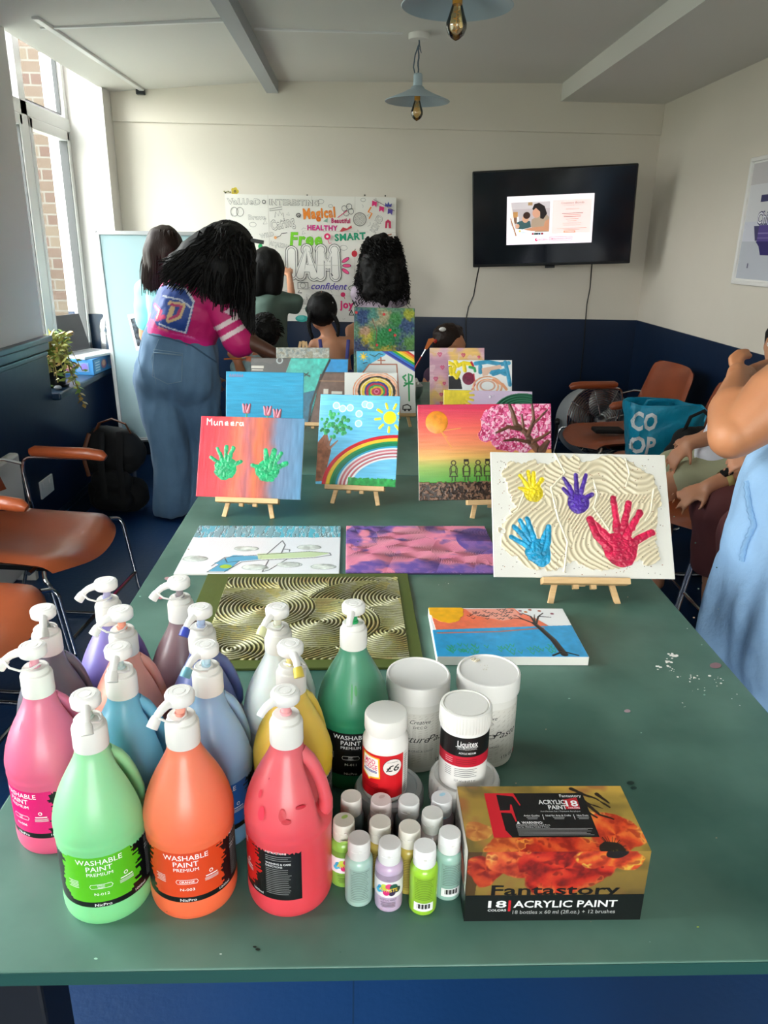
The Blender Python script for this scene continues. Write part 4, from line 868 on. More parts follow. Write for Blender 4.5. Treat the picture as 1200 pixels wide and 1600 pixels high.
# ---------------------------------------------------------------- pump bottles of washable paint
TZ = .74
def prof(z):
    pts = [(0,.0445),(.003,.0462),(.010,.0478),(.02,.0476),(.024,.0468),(.090,.0468),(.094,.0480),(.098,.0472),(.102,.0481),(.108,.0479),(.116,.0464),(.125,.0440),(.135,.0403),(.145,.0357),(.154,.0308),(.162,.0262),(.170,.0217),(.176,.0188),(.181,.0172),(.189,.0165)]
    for (a,ra),(b_,rb) in zip(pts,pts[1:]):
        if z <= b_: t = (z-a)/(b_-a); return ra+(rb-ra)*t
    return pts[-1][1]
def plastic(name, col):      # frosted bottle: full of paint below, thinner film of paint toward the shoulder
    m_ = M(name, col, .38, sss=.2, coat=.08); n = m_.node_tree.nodes; L = m_.node_tree.links; b = n['Principled BSDF']
    t = n.new('ShaderNodeTexCoord'); sz = n.new('ShaderNodeSeparateXYZ'); L.new(t.outputs['Object'], sz.inputs[0]); nz2 = n.new('ShaderNodeTexNoise'); nz2.inputs['Scale'].default_value = 18; L.new(t.outputs['Object'], nz2.inputs[0])
    ad = n.new('ShaderNodeMath'); ad.operation = 'MULTIPLY_ADD'; ad.inputs[1].default_value = .05; L.new(nz2.outputs[0], ad.inputs[0]); L.new(sz.outputs['Z'], ad.inputs[2])
    mr = n.new('ShaderNodeMapRange'); mr.inputs[1].default_value = .10; mr.inputs[2].default_value = .20; mr.inputs[4].default_value = .42; L.new(ad.outputs[0], mr.inputs[0])
    x = n.new('ShaderNodeMix'); x.data_type = 'RGBA'; c = np.array(rgb(col)); p_ = c*.55+np.array([205,205,205])*.45; x.inputs[6].default_value = (*lin(c), 1); x.inputs[7].default_value = (*lin(p_), 1)
    L.new(mr.outputs[0], x.inputs[0]); L.new(x.outputs[2], b.inputs['Base Color']); return m_
def bottle(x, y, lab, col, splash, rot, noz, shade='', code='N-001', handle=None, stem=None, nozmat=None, marks=(), near=False, down=False, plas=None):
    rotr = math.radians(rot); r = empty('pump_bottle', lab, 'paint bottle', (x,y-.009,TZ), group='pump bottles of washable paint'); r.scale = (1,1,1.04)
    body = plastic('paint_'+col, col); h = math.radians(handle if handle is not None else rot+150)
    zs_ = [0,.002,.004,.008,.014,.02,.024,.03,.05,.07,.092,.094,.096,.1,.104,.108,.112,.118,.124,.13,.136,.142,.148,.153,.158,.163,.167,.172,.177,.183,.189]
    def rf(r_, z, a):
        d = abs((a-h+PI) % (2*PI)-PI); k = max(0, 1-(d/.62)**2); s = max(0, min(1,(z-.098)/.02))*max(0, min(1,(.174-z)/.014)); return r_*(1-.5*k*s)
    b = MB().lathe([(prof(z)*.982, z) for z in zs_], 64, rf=rf); o = b.build('body', body, r, smooth=True, world=False)
    hp = [(.100,.034),(.108,.040),(.118,.0405),(.130,.038),(.142,.0345),(.154,.0295),(.164,.0235),(.173,.014)]
    MB().tube([(q_*math.cos(h), q_*math.sin(h), z) for z,q_ in hp], [.009,.0085,.0075,.007,.007,.0072,.0075,.008], 10, flat=1).build('handle', body, r, smooth=True, world=False)
    # wrapped label
    R = .0462; mp = lambda u,v,l: ((R+l)*math.cos(rotr+u/R), (R+l)*math.sin(rotr+u/R), v)
    d = Dec(mp, step=.003, dl=.0001); d.rect(-.090,.0245,.090,.0915,'0b0b0d')
    rr = random.Random(hash(col) % 1000 if 0 else int(col,16) % 997)
    for i in range(26):
        v0 = .031+.055*i/26; e_ = 1-abs(i-13)/13; d.rect(-.030-.012*math.sqrt(e_)-rr.uniform(0,.008), v0, .030+.010*math.sqrt(e_)+rr.uniform(-.004,.008), v0+.0023, splash, up=(i == 0))
    d.text('WASHABLE',-.001,.0805,w=.047,h=.0062,col='f2f2f2',bold=.012); d.text('PAINT',-.001,.0725,w=.026,h=.0062,col='f2f2f2',bold=.012,up=False); d.text('PREMIUM',-.001,.0655,w=.026,h=.0042,col='f2f2f2',up=False)
    d.text('NicPro',-.001,.0275,w=.017,h=.0034,col='f2f2f2',bold=.03,up=False); d.text(code,-.001,.041,w=.015,h=.0034,col='f2f2f2',up=False); d.text('1000ml',.040,.0285,w=.014,h=.003,col='f2f2f2',up=False)
    if shade:
        d.line([(-.011+.02*i/6,.053) for i in range(7)]+[(.0105,.0505)]+[(.009-.02*i/6,.048) for i in range(7)]+[(-.0125,.0505),(-.011,.053)],.0005,'f2f2f2',up=False)
        ws = shade.split(' '); 
        for i,s in enumerate(ws): d.text(s,-.001,.0505+(0 if len(ws) == 1 else .0011-.0023*i),h=.0028 if len(ws) == 1 else .0017,col='f2f2f2',bold=.02,up=False)
    d.disc(.0245,.058,.0022,'f2f2f2',up=False); d.disc(.0245,.058,.0014,splash); d.rect(.0185,.0525,.0315,.0537,'f2f2f2',up=False); 
    for k in range(3): d.rect(.0175,.0475+k*.0014,.0325,.0481+k*.0014,'d8d8d8',up=False)
    for k in range(5): d.rect(-.036+(k%2)*.002,.048+k*.002,-.024,.0486+k*.002,'e8e8e8',up=False)
    d.text('INSTRUCTIONS',.0515,.084,h=.0024,col='e8e8e8',bold=.02,al='l',up=False); d.text('WASHING & CARE',.0515,.0705,h=.0024,col='e8e8e8',bold=.02,al='l',up=False); d.text('DIRECTIONS',.0515,.067,h=.0024,col='e8e8e8',bold=.02,al='l',up=False)
    for k in range(3): d.rect(.0515,.0792-k*.0024,.079-.003*(k%2),.0799-k*.0024,'8a8a8a',up=False)
    for k in range(14): d.rect(.0515,.0632-k*.0024,.0795-rr.uniform(0,.004),.0639-k*.0024,'8a8a8a',up=False)
    d.done('label', mPrint, r)
    nd = math.radians(noz)
    MB().lathe([(.0165,.184),(.0172,.1845),(.0176,.187),(.0174,.207),(.0165,.2095),(.0142,.2105),(.0142,.2155),(.013,.217),(.006,.2165)],40).build('collar', mWhiteR, r, smooth=True, world=False)
    MB().lathe([(.0062,.215),(.0062,.219),(.0048,.2195),(.0048,.234)],16).build('pump_stem', M('stem_'+col, stem or col, .3, sss=.2), r, smooth=True, world=False)
    MB().lathe([(.0065,.2285),(.0075,.230),(.0132,.2305),(.0147,.232),(.0151,.2395),(.0138,.2420),(.0112,.2428),(.0110,.2422),(.0102,.2422),(.0100,.2430),(.0068,.2430),(.0066,.2424),(.0058,.2424),(.0056,.2432),(.0005,.2432)],40).build('pump_head', mWhite, r, smooth=True, world=False)
    P_ = lambda q_, z, s=0: (q_*math.cos(nd)-s*math.sin(nd), q_*math.sin(nd)+s*math.cos(nd), z)
    nz_ = MB().tube([P_(.009,.2355),P_(.017,.2350),P_(.023,.233),P_(.028,.2295),P_(.031,.2260)],[.0055,.0046,.0042,.004,.0038],10).build('nozzle', mWhite, r, smooth=True, world=False)
    if not down:
        cm = nozmat or mWhiteR
        MB().tube([P_(.0290,.2280),P_(.032,.2245),P_(.036,.2195)],[.005,.0058,.0060],12).build('nozzle_cap', cm, nz_, smooth=True, world=False)
        MB().tube([P_(.030,.229,.004),P_(.024,.224,.011),P_(.014,.220,.013),P_(.002,.2195,.010),P_(-.006,.219,.0),P_(0,.219,-.008),P_(.008,.2195,-.002)],.0013,6).build('cap_strap', mWhite, nz_, smooth=True, world=False)
    if marks:
        mk = Dec(lambda u,v,l: ((prof(v)+.0004+l)*math.cos(math.radians(-95)+u/.045), (prof(v)+.0004+l)*math.sin(math.radians(-95)+u/.045), v), dl=.0002)
        for (u,v,a,b_,cl) in marks: mk.disc(u,v,a,cl,b_)
        mk.done('paint_smear', mPaint, r)
    return r
BL = 'pump bottle of '
B = [
 (-0.269,0.669,'light green pump bottle at the front left corner of the group','7fd08e','58b81a',-77,-72,'SPRING GREEN','N-012',32,'d8e8dc',None,()),
 (-0.177,0.674,'bright orange pump bottle in the front row between green and red','f46c44','d9441a',-84,-128,'ORANGE','N-003',85,'f0a090',None,()),
 (-0.071,0.675,'coral red pump bottle in the front row with its handle turned right','e04450','d01818',-181,-140,'RED','N-001',-6,'e8a0a4',M('red_tip','a8283a',.4),((-.030,.142,.0025,.004,'d83048'),(-.022,.126,.004,.007,'e03a50'),(.002,.128,.004,.006,'c01428'),(.006,.122,.005,.0025,'c01428'),(.022,.134,.006,.0016,'c01830'),(-.022,.158,.001,.001,'b02038'))),
 (-0.36,0.767,'pink pump bottle at the far left with its handle behind','d8557c','d8146c',-118,-165,'ROSE RED','N-006',40,'d898a8',None,((-.018,.158,.001,.005,'d02060'),)),
 (-0.384,0.859,'dark grey pump bottle at the left edge behind the pink one','4c4c5c','202024',-120,-70,'BLACK','N-020',40,'b0b8b8',None,()),
 (-0.333,0.94,'violet pump bottle at the back left beside the table edge','6a5cb0','5a3ab0',-120,-160,'VIOLET','N-010',20,'a8a8c8',None,()),
 (-0.289,0.856,'peach pump bottle with speckles, behind the sky blue one','f09a84','e87850',-110,-140,'SKIN','N-015',30,'f0a088',None,((.012,.15,.001,.001,'d8a020'),(.02,.145,.0012,.0012,'d8a020'),(.03,.125,.0015,.0015,'3a8ab0'),(.006,.155,.0008,.0008,'6a4a3a'))),
 (-0.265,0.764,'sky blue pump bottle behind the light green and orange bottles','4aa2c2','1a90c0',-110,-85,'SKY BLUE','N-008',20,'c8dcdc',None,()),
 (-0.238,0.946,'mauve brown pump bottle at the back beside the gold wave panel','6c4a52','5a2a24',-110,-155,'BROWN','N-018',20,'908a90',None,()),
 (-0.193,0.862,'indigo pump bottle with a blue nozzle cap','4c5ca2','2a3aa0',-110,-115,'BLUE','N-009',20,'a8b8d8',M('blue_tip','3a4ab0',.3),()),
 (-0.169,0.769,'pale blue pump bottle behind the orange bottle','7ba2cc','1f5aa8',-75,-120,'LAKE BLUE','N-007',30,'b8d0e0',M('teal_tip','7ab8c8',.3),()),
 (-0.098,0.863,'milky white pump bottle in front of the gold wave panel','d6dede','c8c8c8',-100,-120,'WHITE','N-002',20,'d8d8c8',M('cream_tip','d8d8a8',.3),()),
 (-0.074,0.771,'yellow pump bottle behind the coral red bottle','ecc22c','e0b010',-100,-70,'YELLOW','N-004',40,'e8d890',M('yellow_tip','e0c850',.3),((.024,.167,.0015,.002,'d05030'),)),
 (-0.003,0.873,'dark green pump bottle at the right of the group','23805a','0b0b0d',-92,-100,'ARMY GREEN','N-011',100,'1f9a5a',M('green_tip','1f9a5a',.3),((.002,.138,.0016,.012,'0f8a3a'),(.008,.142,.0022,.006,'0f8a3a'))),
]
for i,(x,y,lab,col,sp,rot,noz,sh,code,hd,stem,nm,mk) in enumerate(B):
    bottle(x,y,lab,col,sp,rot,noz,sh,code,hd,stem,nm,mk,down=(i in (2,13)))
# ---------------------------------------------------------------- tubs and jars
def cyl_map(c_, R, a0): return lambda u,v,l: (c_[0]+(R+l)*math.cos(a0+u/R), c_[1]+(R+l)*math.sin(a0+u/R), c_[2]+v)
def ribs(n_, dep): return lambda r_, z, a: r_*(1-dep*(.5+.5*math.cos(a*n_)))
def tub(x, y, lab, word, a0, dome, spec=False):
    r = empty('texture_paste_tub', lab, 'tub', (x,y,TZ), group='tall white tubs of texture paste'); c_ = (0,0,0)
    MB().lathe([(.036,0),(.0395,.003),(.040,.01),(.041,.108)],56,c_).build('body', mWhiteR, r, smooth=True, world=False)
    MB().lathe([(.0432,.108),(.0436,.110),(.0436,.131),(.0425,.1335),(.0405,.134),(.0395,.1325),(.02,.1315 if dome else .1328),(.0005,.131 if dome else .1328)],112,c_,rf=lambda r_,z,a: r_*(1-(.012*(.5+.5*math.cos(a*56)) if .1 < z < .132 and r_ > .043 else 0))).build('lid', mWhite, r, smooth=True, world=False)
    d = Dec(cyl_map(c_,.0413,math.radians(a0)), step=.004, dl=.00012); d.rect(-.085,.012,.085,.096,'d9d5ce')
    for k in range(26):
        d.line([(-.082+(.164*i/20),.018+k*.0032+(.006*math.sin(i*.7+k*.22) if not spec else .02*math.sin(i*.35+k*.1)-.001*i*(k%3))) for i in range(21) if .013 < .018+k*.0032+(.006*math.sin(i*.7+k*.22) if not spec else .02*math.sin(i*.35+k*.1)-.001*i*(k%3)) < .095] or [(0,.05),(.001,.05)],.0006,'b5afa6',up=(k == 0))
    d.text('Creative',0,.084,w=.028,h=.0062,col='2a2a2c',shear=.35,bold=.005); d.text('DECO',0,.0755,w=.018,h=.0038,col='2a2a2c',up=False,space=1.2)
    for i,w_ in enumerate(word): d.text(w_,0+(.03 if i else -.012),.057,w=.04 if i else .05,h=.011,col='1a1a1c',shear=.45,up=False,bold=-.005)
    d.text('STRONG & LIGHT',0,.038,w=.04,h=.003,col='6a6a6c',up=False); d.text('17,6 OZ',.036,.019,h=.005,col='2a2a2c',bold=.02,up=False); d.rect(.052,.013,.06,.019,'c82040',up=False)
    d.done('label', mPrintM, r)
    if spec:
        m_ = MB(); rr = random.Random(3)
        for i in range(7): m_.ell((-.016+rr.gauss(0,.003),.026+rr.gauss(0,.003),.1335),(.0025,.002,.002),8)
        for i in range(12): m_.ell((-.012+rr.uniform(-.002,.014),.012-rr.uniform(-.002,.012),.133),(.0006,.0006,.0004),6)
        m_.build('dried_crumb', M('crumb_beige','c8bda8',.8), r, world=False)
tub(.085,.892,'tall white texture paste tub behind the red and white glue bottle',['Texture','Paste'],-88,True)
tub(.182,.900,'tall white texture paste tub with crumbs on its lid',['ture','Paste'],-98,False,True)
# grey-lidded low tub with glue bottle on it
r = empty('low_tub', 'low tub with smooth grey lid under the glue bottle', 'tub', (.042,.762,TZ))
MB().lathe([(.036,0),(.038,.004),(.039,.036)],48).build('body', M('grey_clear','8c9092',.3), r, smooth=True, world=False)
MB().lathe([(.0415,.034),(.0425,.036),(.0425,.051),(.040,.056),(.034,.0575),(.033,.056),(.0005,.056)],56).build('lid', M('grey_lid','a3a7aa',.35), r, smooth=True, world=False)
r = empty('glue_bottle', 'red and white glue bottle with a price spot standing on the grey lid', 'glue bottle', (.036,.755,TZ+.0562))
MB().lathe([(.0235,0),(.0262,.002),(.0272,.006),(.0272,.07),(.0268,.076),(.0225,.085),(.0215,.088),(.0215,.092)],48).build('body', mWhite, r, smooth=True, world=False)
MB().lathe([(.0248,.089),(.0252,.091),(.0252,.107),(.024,.1095),(.0225,.11),(.0005,.1095)],90,rf=ribs(45,.012)).build('cap', mWhiteR, r, smooth=True, world=False)
d = Dec(cyl_map((0,0,0),.0274,math.radians(-100)),step=.003,dl=.0001); d.rect(-.034,.009,.027,.068,'d01420'); d.rect(.027,.009,.034,.068,'d8d6d2',up=False)
d.poly([(-.0275,.066),(-.003,.064),(-.002,.036),(-.014,.034),(-.0165,.031),(-.019,.034),(-.029,.038)],'f0b828'); d.poly([(-.0255,.064),(-.005,.0625),(-.0035,.038),(-.0145,.036),(-.0165,.034),(-.0185,.036),(-.027,.040)],'f6f1ea')
d.text('MOD',-.0155,.0575,w=.015,h=.0065,col='e0407a',bold=.04); d.text('PODGE',-.0155,.0505,w=.020,h=.0065,col='e0407a',bold=.04,up=False); d.rect(-.0255,.0425,-.006,.0455,'3a3a90',up=False); d.text('WATERBASE SEALER',-.0155,.044,w=.018,h=.002,col='ffffff')
for k in range(4): d.rect(-.0265,.0275-k*.0022,-.004-.003*(k == 3),.0283-k*.0022,'7a0c14',up=False)
d.disc(.0125,.0525,.0115,'2a2a2c'); d.disc(.0125,.0525,.0110,'e8e0dc'); d.text('£6',.0125,.0515,w=.016,h=.0085,col='151517',bold=.05,shear=.15); d.text('PRICE MARKED',.0125,.0595,w=.013,h=.0014,col='2a2a2c',up=False)
for k in range(18): d.rect(.0285,.012+k*.003,.0335,.0128+k*.003,'7a7a7a',up=False)
d.done('label', mPrint, r)
r = empty('low_tub', 'low white tub with a ribbed lid under the gel jar', 'tub', (.133,.757,TZ)); r.scale = (1,1,1.17)
MB().lathe([(.036,0),(.0385,.003),(.039,.04)],48).build('body', mWhiteR, r, smooth=True, world=False)
MB().lathe([(.0425,.038),(.0432,.04),(.0428,.060),(.0405,.064),(.037,.0655),(.0355,.0635),(.0005,.0635)],180,rf=lambda r_,z,a: r_*(1-(.04*max(0,math.cos(a*34))**2 if r_ > .0422 else 0))).build('lid', mWhite, r, smooth=True, world=False)
r = empty('gel_jar', 'small white jar with black and red label standing on the ribbed lid', 'jar', (.129,.754,TZ+.0745)); r.scale = (1,1,1.22)
MB().lathe([(.025,0),(.028,.002),(.0285,.006),(.0290,.066),(.0275,.07)],48).build('body', mWhite, r, smooth=True, world=False)
MB().lathe([(.0305,.066),(.0309,.068),(.0305,.082),(.0295,.0845),(.027,.085),(.0262,.0838),(.0255,.0838),(.025,.0846),(.0005,.0842)],160,rf=lambda r_,z,a: r_*(1-(.025*max(0,math.cos(a*50)) if r_ > .030 else 0))).build('lid', mWhiteR, r, smooth=True, world=False)
d = Dec(cyl_map((0,0,0),.0290,math.radians(-92)),step=.003,dl=.0001); d.rect(-.042,.041,.042,.062,'0e0e10'); d.rect(-.042,.0295,.042,.041,'c01832',up=False)
d.text('Liquitex',.001,.0555,w=.024,h=.0065,col='f0f0f0',bold=.03); d.text('PROFESSIONAL',.001,.0498,w=.023,h=.0018,col='c8c8c8',up=False); d.rect(-.013,.0512,.0135,.0517,'f0f0f0',up=False); d.text('ACRYLIC MEDIUM',.001,.0450,w=.02,h=.002,col='e8e8e8',bold=.03,up=False)
for k in range(3): d.rect(-.012,.0372-k*.0022,.013,.038-k*.0022,'8a0c1c',up=False); d.rect(-.026,.0372-k*.0022,-.016,.038-k*.0022,'e0a0a8',up=False)
for k in range(5): d.rect(-.013,.0265-k*.0021,.014-.003*(k%2),.0271-k*.0021,'7a7a7c',up=False); d.rect(-.026,.0265-k*.0021,-.017,.0271-k*.0021,'8a8a8c',up=False)
d.text('237 ml e 8 US fl oz',0,.0135,w=.026,h=.0024,col='5a5a5c',up=False); d.done('label', mPrint, r)
# ---------------------------------------------------------------- small craft paint bottles
def small(x, y, lab, col, kind, a0=-95, cap='e6e2de', mark=None, sink=0):
    r = empty('craft_paint_bottle', lab, 'paint bottle', (x,y,TZ), group='small craft paint bottles'); bm_ = M('craft_'+col, col, .3, sss=.15, coat=.2)
    MB().lathe([(.0125,0),(.0148,.002),(.0152,.005),(.0152,.053),(.0146,.057),(.0125,.060),(.0105,.0615),(.0105,.064)],36).build('body', bm_, r, smooth=True, world=False)
    c_ = MB().lathe([(.0119,.061),(.0122,.0615),(.0124,.072),(.0121,.0722),(.0123,.0728),(.0119,.0815),(.0113,.0825),(.0005,.0823)],32).build('cap', M('cap_'+cap, cap, .42), r, smooth=True, world=False)
    MB().box((-.0015,-.0128,.0725),(.0015,-.0112,.0745),Matrix.Rotation(math.radians(a0+90),4,'Z')).build('thumb_tab', mWhiteR, c_, world=False)
    d = Dec(cyl_map((0,0,0),.0154,math.radians(a0)),step=.002,dl=.00008); n_ = tuple(int(v*.62) for v in rgb(col)); dk = '%02x%02x%02x' % n_
    if kind == 'front':
        d.rect(-.022,.022,.022,.043,'ece6ea'); d.rect(-.022,.043,.022,.051,'%02x%02x%02x' % tuple(int(v*.82) for v in rgb(col)),up=False)
        for u,v,q_,cl in ((-.008,.033,.0045,'3aa0d0'),(-.004,.036,.004,'c8d850'),(.001,.037,.004,'e04a80'),(.006,.036,.0045,'2a5a4a'),(.010,.032,.004,'2a3a3a'),(.004,.029,.004,'3a2a4a'),(-.002,.029,.0035,'d82a78'),(-.011,.030,.003,'4ab8e0')): d.disc(u,v,q_,cl)
        d.text('ARTISTE',0,.033,w=.02,h=.0046,col='f0d040',bold=.04); d.text('ACRYLIC PAINT',0,.0195,w=.018,h=.0022,col=dk,bold=.03)
        for k in range(4): d.rect(-.008+(k%2)*.001,.0155-k*.002,.008,.0161-k*.002,dk,up=False)
        d.text('2oz',0,.047,h=.0018,col=dk,up=False)
    else:
        d.rect(-.012,.008,.012,.052,'%02x%02x%02x' % tuple(min(255,int(v*.9)) for v in rgb(col)))
        for k in range(17):
            if kind == 'bar' and k > 11: break
            d.rect(-.010+(.002 if k < 2 else 0),.049-k*.0023,.010-(k*7%4)*.0007,.0498-k*.0023,dk,up=(k == 0))
        if kind == 'bar':
            d.rect(-.011,.008,.011,.019,'eeeeee')
            for k in range(12): d.rect(-.007+k*.0012,.0115,-.007+k*.0012+(.0005+.0004*(k*5%3)),.0178,'1a1a1c',up=(k == 0))
    if mark:
        d.disc(0,.066,.006,mark,.0015); mk = Dec(lambda u,v,l: (u,v,.0826+l)); mk.disc(.001,.004,.004,mark,.0025,rot=.6); mk.done('smudge', mPaint, c_)
    d.done('label', mPrint, r)
for a in [(-.004,.712,'small grey bottle at back left of the craft bottles','5c6a6c','back',-95,'d8d2cc',None),
 (.030,.706,'small bottle with a rust-speckled cap in the back row','8a8084','back',-95,'d8c8c8','c0a8a8'),
 (.062,.705,'small grey bottle with a plain cap right of the speckled cap','6a7678','back',-95,'dcdcdc',None),
 (.100,.709,'small mauve bottle with a blue smudge on its cap','a08a96','back',-95,'dcdcde','a8d4e4'),
 (-.012,.674,'small lime bottle with smeared cap at left of the group','8cb84c','front',-80,'d8d4c8','9cc060'),
 (.028,.671,'small ochre bottle with a cream cap in the middle','b8a050','back',-95,'dfdad0',None),
 (.060,.663,'small mustard bottle just behind the lilac and lime pair','b4a04a','back',-95,'e2ddd2',None),
 (.087,.684,'small taupe bottle just behind the mint bottle at right','a89a98','back',-95,'dededa',None),
 (.005,.647,'small mint bottle with printed back label, leftmost of the front','a8c6bc','back',-85,'dcd8d6',None),
 (.0375,.640,'small lilac bottle with colourful splash label facing out','c6aecb','front',-95,'e8e6e6',None),
 (.0745,.635,'small bright lime bottle with barcode at the very front','9ccc38','bar',-92,'f0f0f0',None),
 (.103,.654,'small mint bottle with barcode beside the paint box','9cc2b6','bar',-80,'eaeaea',None)]: small(*a)
# ---------------------------------------------------------------- acrylic paint box
BW, BD_, BH = .190,.100,.0925
r = empty('acrylic_paint_box', 'cardboard acrylic paint box with poppies and a red letter F', 'box', (.2125,.664,TZ), rz=-.004)
MB().box((-BW/2+.0004,-BD_/2+.0004,0),(BW/2-.0004,BD_/2-.0004,BH-.0006)).build('carton', M('carton','8a7040',.5), r, bevel=.0008, world=False)
def art(w_, h_, box, front):
    c = Cv(w_,h_,2000,'a88a3c',box); n_ = c.n(4,3); c.put(np.clip((n_-.4)*3,0,1),'cfa648'); c.put(np.clip((c.n(5,8)-.55)*5,0,1)*.8,'6a5a2c'); c.put(np.clip((c.n(6,12)-.55)*5,0,1)*.7,'a8643a')
    return c
def petals(c, x, y, r_, sc, seed, cols, ey=.7):
    r_ *= 1.1
    rs = np.random.RandomState(seed)
    an = np.arctan2((c.Y-y)/ey,(c.X-x)); q_ = np.hypot(c.X-x,(c.Y-y)/ey)/r_; wob = 1+.16*np.sin(an*3+seed)+(c.n(9,seed)-.5)*.55
    m_ = np.clip((wob-q_)*14,0,1); f = np.sin(an*3.0+seed+q_*2.2+c.n(5,seed+1)*9)*.8+(c.n(34,seed+7)-.5)*1.2; fold = c.n(26,seed+4,2)
    c.put(m_, cols[0]); c.put(m_*np.clip(f,0,1)*.8, cols[1]); c.put(m_*np.clip(-f-.1,0,1)*.9, cols[2]); c.put(m_*np.clip((q_-.72)*5,0,1)*np.clip((fold-.45)*6,0,1), cols[3]); c.put(m_*np.clip((fold-.62)*8,0,1)*.6, cols[2])
PC = ['d03418','e8642c','8c1810','f0983c']
c = art(BW,BD_,(0,0,1200,430),0)
petals(c,330,420,170,1,5,['d8622c','e8903c','a83c1c','f0b858']); petals(c,620,470,260,1,2,PC); petals(c,1010,330,180,1,8,['dc4a20','f08434','a02414','f4b050'],.8)
c.disc(950,420,75,'231a14',wob=50,ry=60); c.disc(960,425,22,'8a7a38'); rs = np.random.RandomState(1)
for i in range(40): a = rs.uniform(0,6.28); c.stroke([(950,415),(950+100*math.cos(a),415+75*math.sin(a))],2.5,'1f1612',r2=1)
for p in ([(830,20),(900,60),(980,90),(1050,150)],[(850,60),(900,120),(1000,160)],[(900,130),(960,200),(1040,230)],[(1000,60),(1060,120)],[(880,180),(930,220)]): c.stroke(p,16,'2a1c14',r2=5,wob=12)
petals(c,80,300,90,1,14,['c87a3c','d89a4a','b0602c','d8a858'],.6)
o = c.build('top_art', mPrint, r, frame=lambda P: np.stack([P[:,0], -BD_/2+P[:,2], np.full(len(P),BH)-P[:,1]*0], 1))
c = art(BW,BH*.62,(0,0,1200,290),1); c.put(np.ones_like(c.X)*.35,'3c2c14'); c.poly([(0,0),(90,0),(60,290),(0,290)],'4a3418')
petals(c,120,120,120,1,3,['a83018','c04820','70140c','c86830'],.8); petals(c,330,60,170,1,5,['c84a28','d87a38','7c1c10','d89a50'],.7); petals(c,640,110,300,1,9,['b82414','d04424','5c0c08','cc6a34'],.5); petals(c,960,20,200,1,12,['cc4420','d8882c','8a2412','d8b040'],.5); c.disc(980,10,70,'1f1712',ry=40,wob=30)
c.put(np.clip((c.Y-150)/240,0,1)*np.clip((c.X-700)/300,0,1)*.6,'4a3a24')
c.build('front_art', mPrint, r, frame=lambda P: np.stack([P[:,0], np.full(len(P),-BD_/2)+P[:,1]*0, BH*.38+P[:,2]], 1))
d = Dec(lambda x,y,l: ((x-600)/1140*BW, -BD_/2-.0002-l, y), dl=.0001)     # front face, y = height in metres
d.rect(30,0,1170,BH*.38,'0a0d0d'); k0 = .0372
d.text('Fantastory',600,.0425,w=820,h=.0135,col='0e0908',bold=.045); d.text('18',236,.0235,w=118,h=.0095,col='ececec',bold=.05); d.text('COLORS',236,.0150,w=118,h=.0030,col='ececec',bold=.03,up=False)
d.rect(306,.0135,322,.0285,'c01c28'); d.text('ACRYLIC PAINT',672,.0235,w=665,h=.0095,col='ececec',bold=.05); d.text('18 bottles x 60 ml (2fl.oz.) + 12 brushes',668,.0125,w=660,h=.0052,col='b8b8b8',up=False)
d.done('front_print', mPrint, r)
# top print: x 0..1200 along, y 0..430 from the back edge down
d = Dec(lambda x,y,l: ((x-600)/1200*BW, BD_/2-y/430*BD_, BH+.0002+l), dl=.0001)
# photo trapezoid unrolled: panel spans x 190-905, y 55-335
d.rect(265,52,895,345,'101012'); d.poly([(185,52),(395,52),(425,135),(418,140),(385,75),(270,62),(270,172),(340,170),(352,130),(362,132),(368,245),(358,245),(345,190),(272,186),(275,300),(310,345),(185,345)],'d81c2c')
K = dict(flip=-1); 
d.text('Fantastory',800,72,w=155,h=20,col='f0f0f0',bold=.03,**K); d.poly([(735,100),(842,84),(838,165),(738,165)],'c81c2c'); d.text('ACRYLIC',650,116,w=190,h=30,col='f4f4f4',bold=.05,**K); d.text('PAINT',680,152,w=130,h=28,col='f4f4f4',bold=.05,up=False,**K); d.text('18',790,126,w=85,h=42,col='ffffff',bold=.05,**K); d.text('COLORS',795,158,w=80,h=10,col='ffffff',bold=.04,up=False,**K)
d.text('Acrylfarben Set / Peinture Acrylique',690,180,w=280,h=10,col='b8b8b8',up=False,**K); 
for x,t_ in ((480,'Artist Quality'),(665,'Ideal for Arts & Crafts'),(835,'Non-Toxic')): d.text(t_,x,208,h=11,w=[110,175,80][[480,665,835].index(x)],col='e8e8e8',bold=.02,up=False,**K); d.rect(x-40,219,x+40,223,'9a9a9a',up=False); d.rect(x-34,228,x+34,232,'9a9a9a',up=False)
d.rect(556,202,559,235,'e8e8e8',up=False); d.rect(772,202,775,235,'e8e8e8',up=False)
d.text('WARNING:',470,254,w=145,h=16,col='f0f0f0',bold=.04,up=False,**K); d.poly([(362,262),(374,244),(386,262)],'f0f0f0',up=False); d.text('CHOKING HAZARD-Small Parts.',472,270,w=235,h=9,col='d8d8d8',bold=.02,up=False,**K); d.text('Not for Children Under 3 Years.',468,282,w=225,h=9,col='d8d8d8',bold=.02,up=False,**K)
for k in range(6): d.rect(355,292+k*8,870-(k*37%60),295+k*8,'8f8f8f',up=False)
d.done('top_print', mPrint, r)
d = Dec(lambda x,y,l: (-BW/2-.0001-l, -BD_/2+x*BD_, y*BH)); d.rect(0,0,1,.38,'0a0d0d'); d.rect(.02,.38,.98,1,'d8d2c8'); 
for k in range(5): d.rect(.2,.5+k*.08,.8,.53+k*.08,'4a4a4c')
d.poly([(.1,.42),(.5,.42),(.4,.7),(.15,.65)],'b04028'); d.done('side_print', mPrint, r)
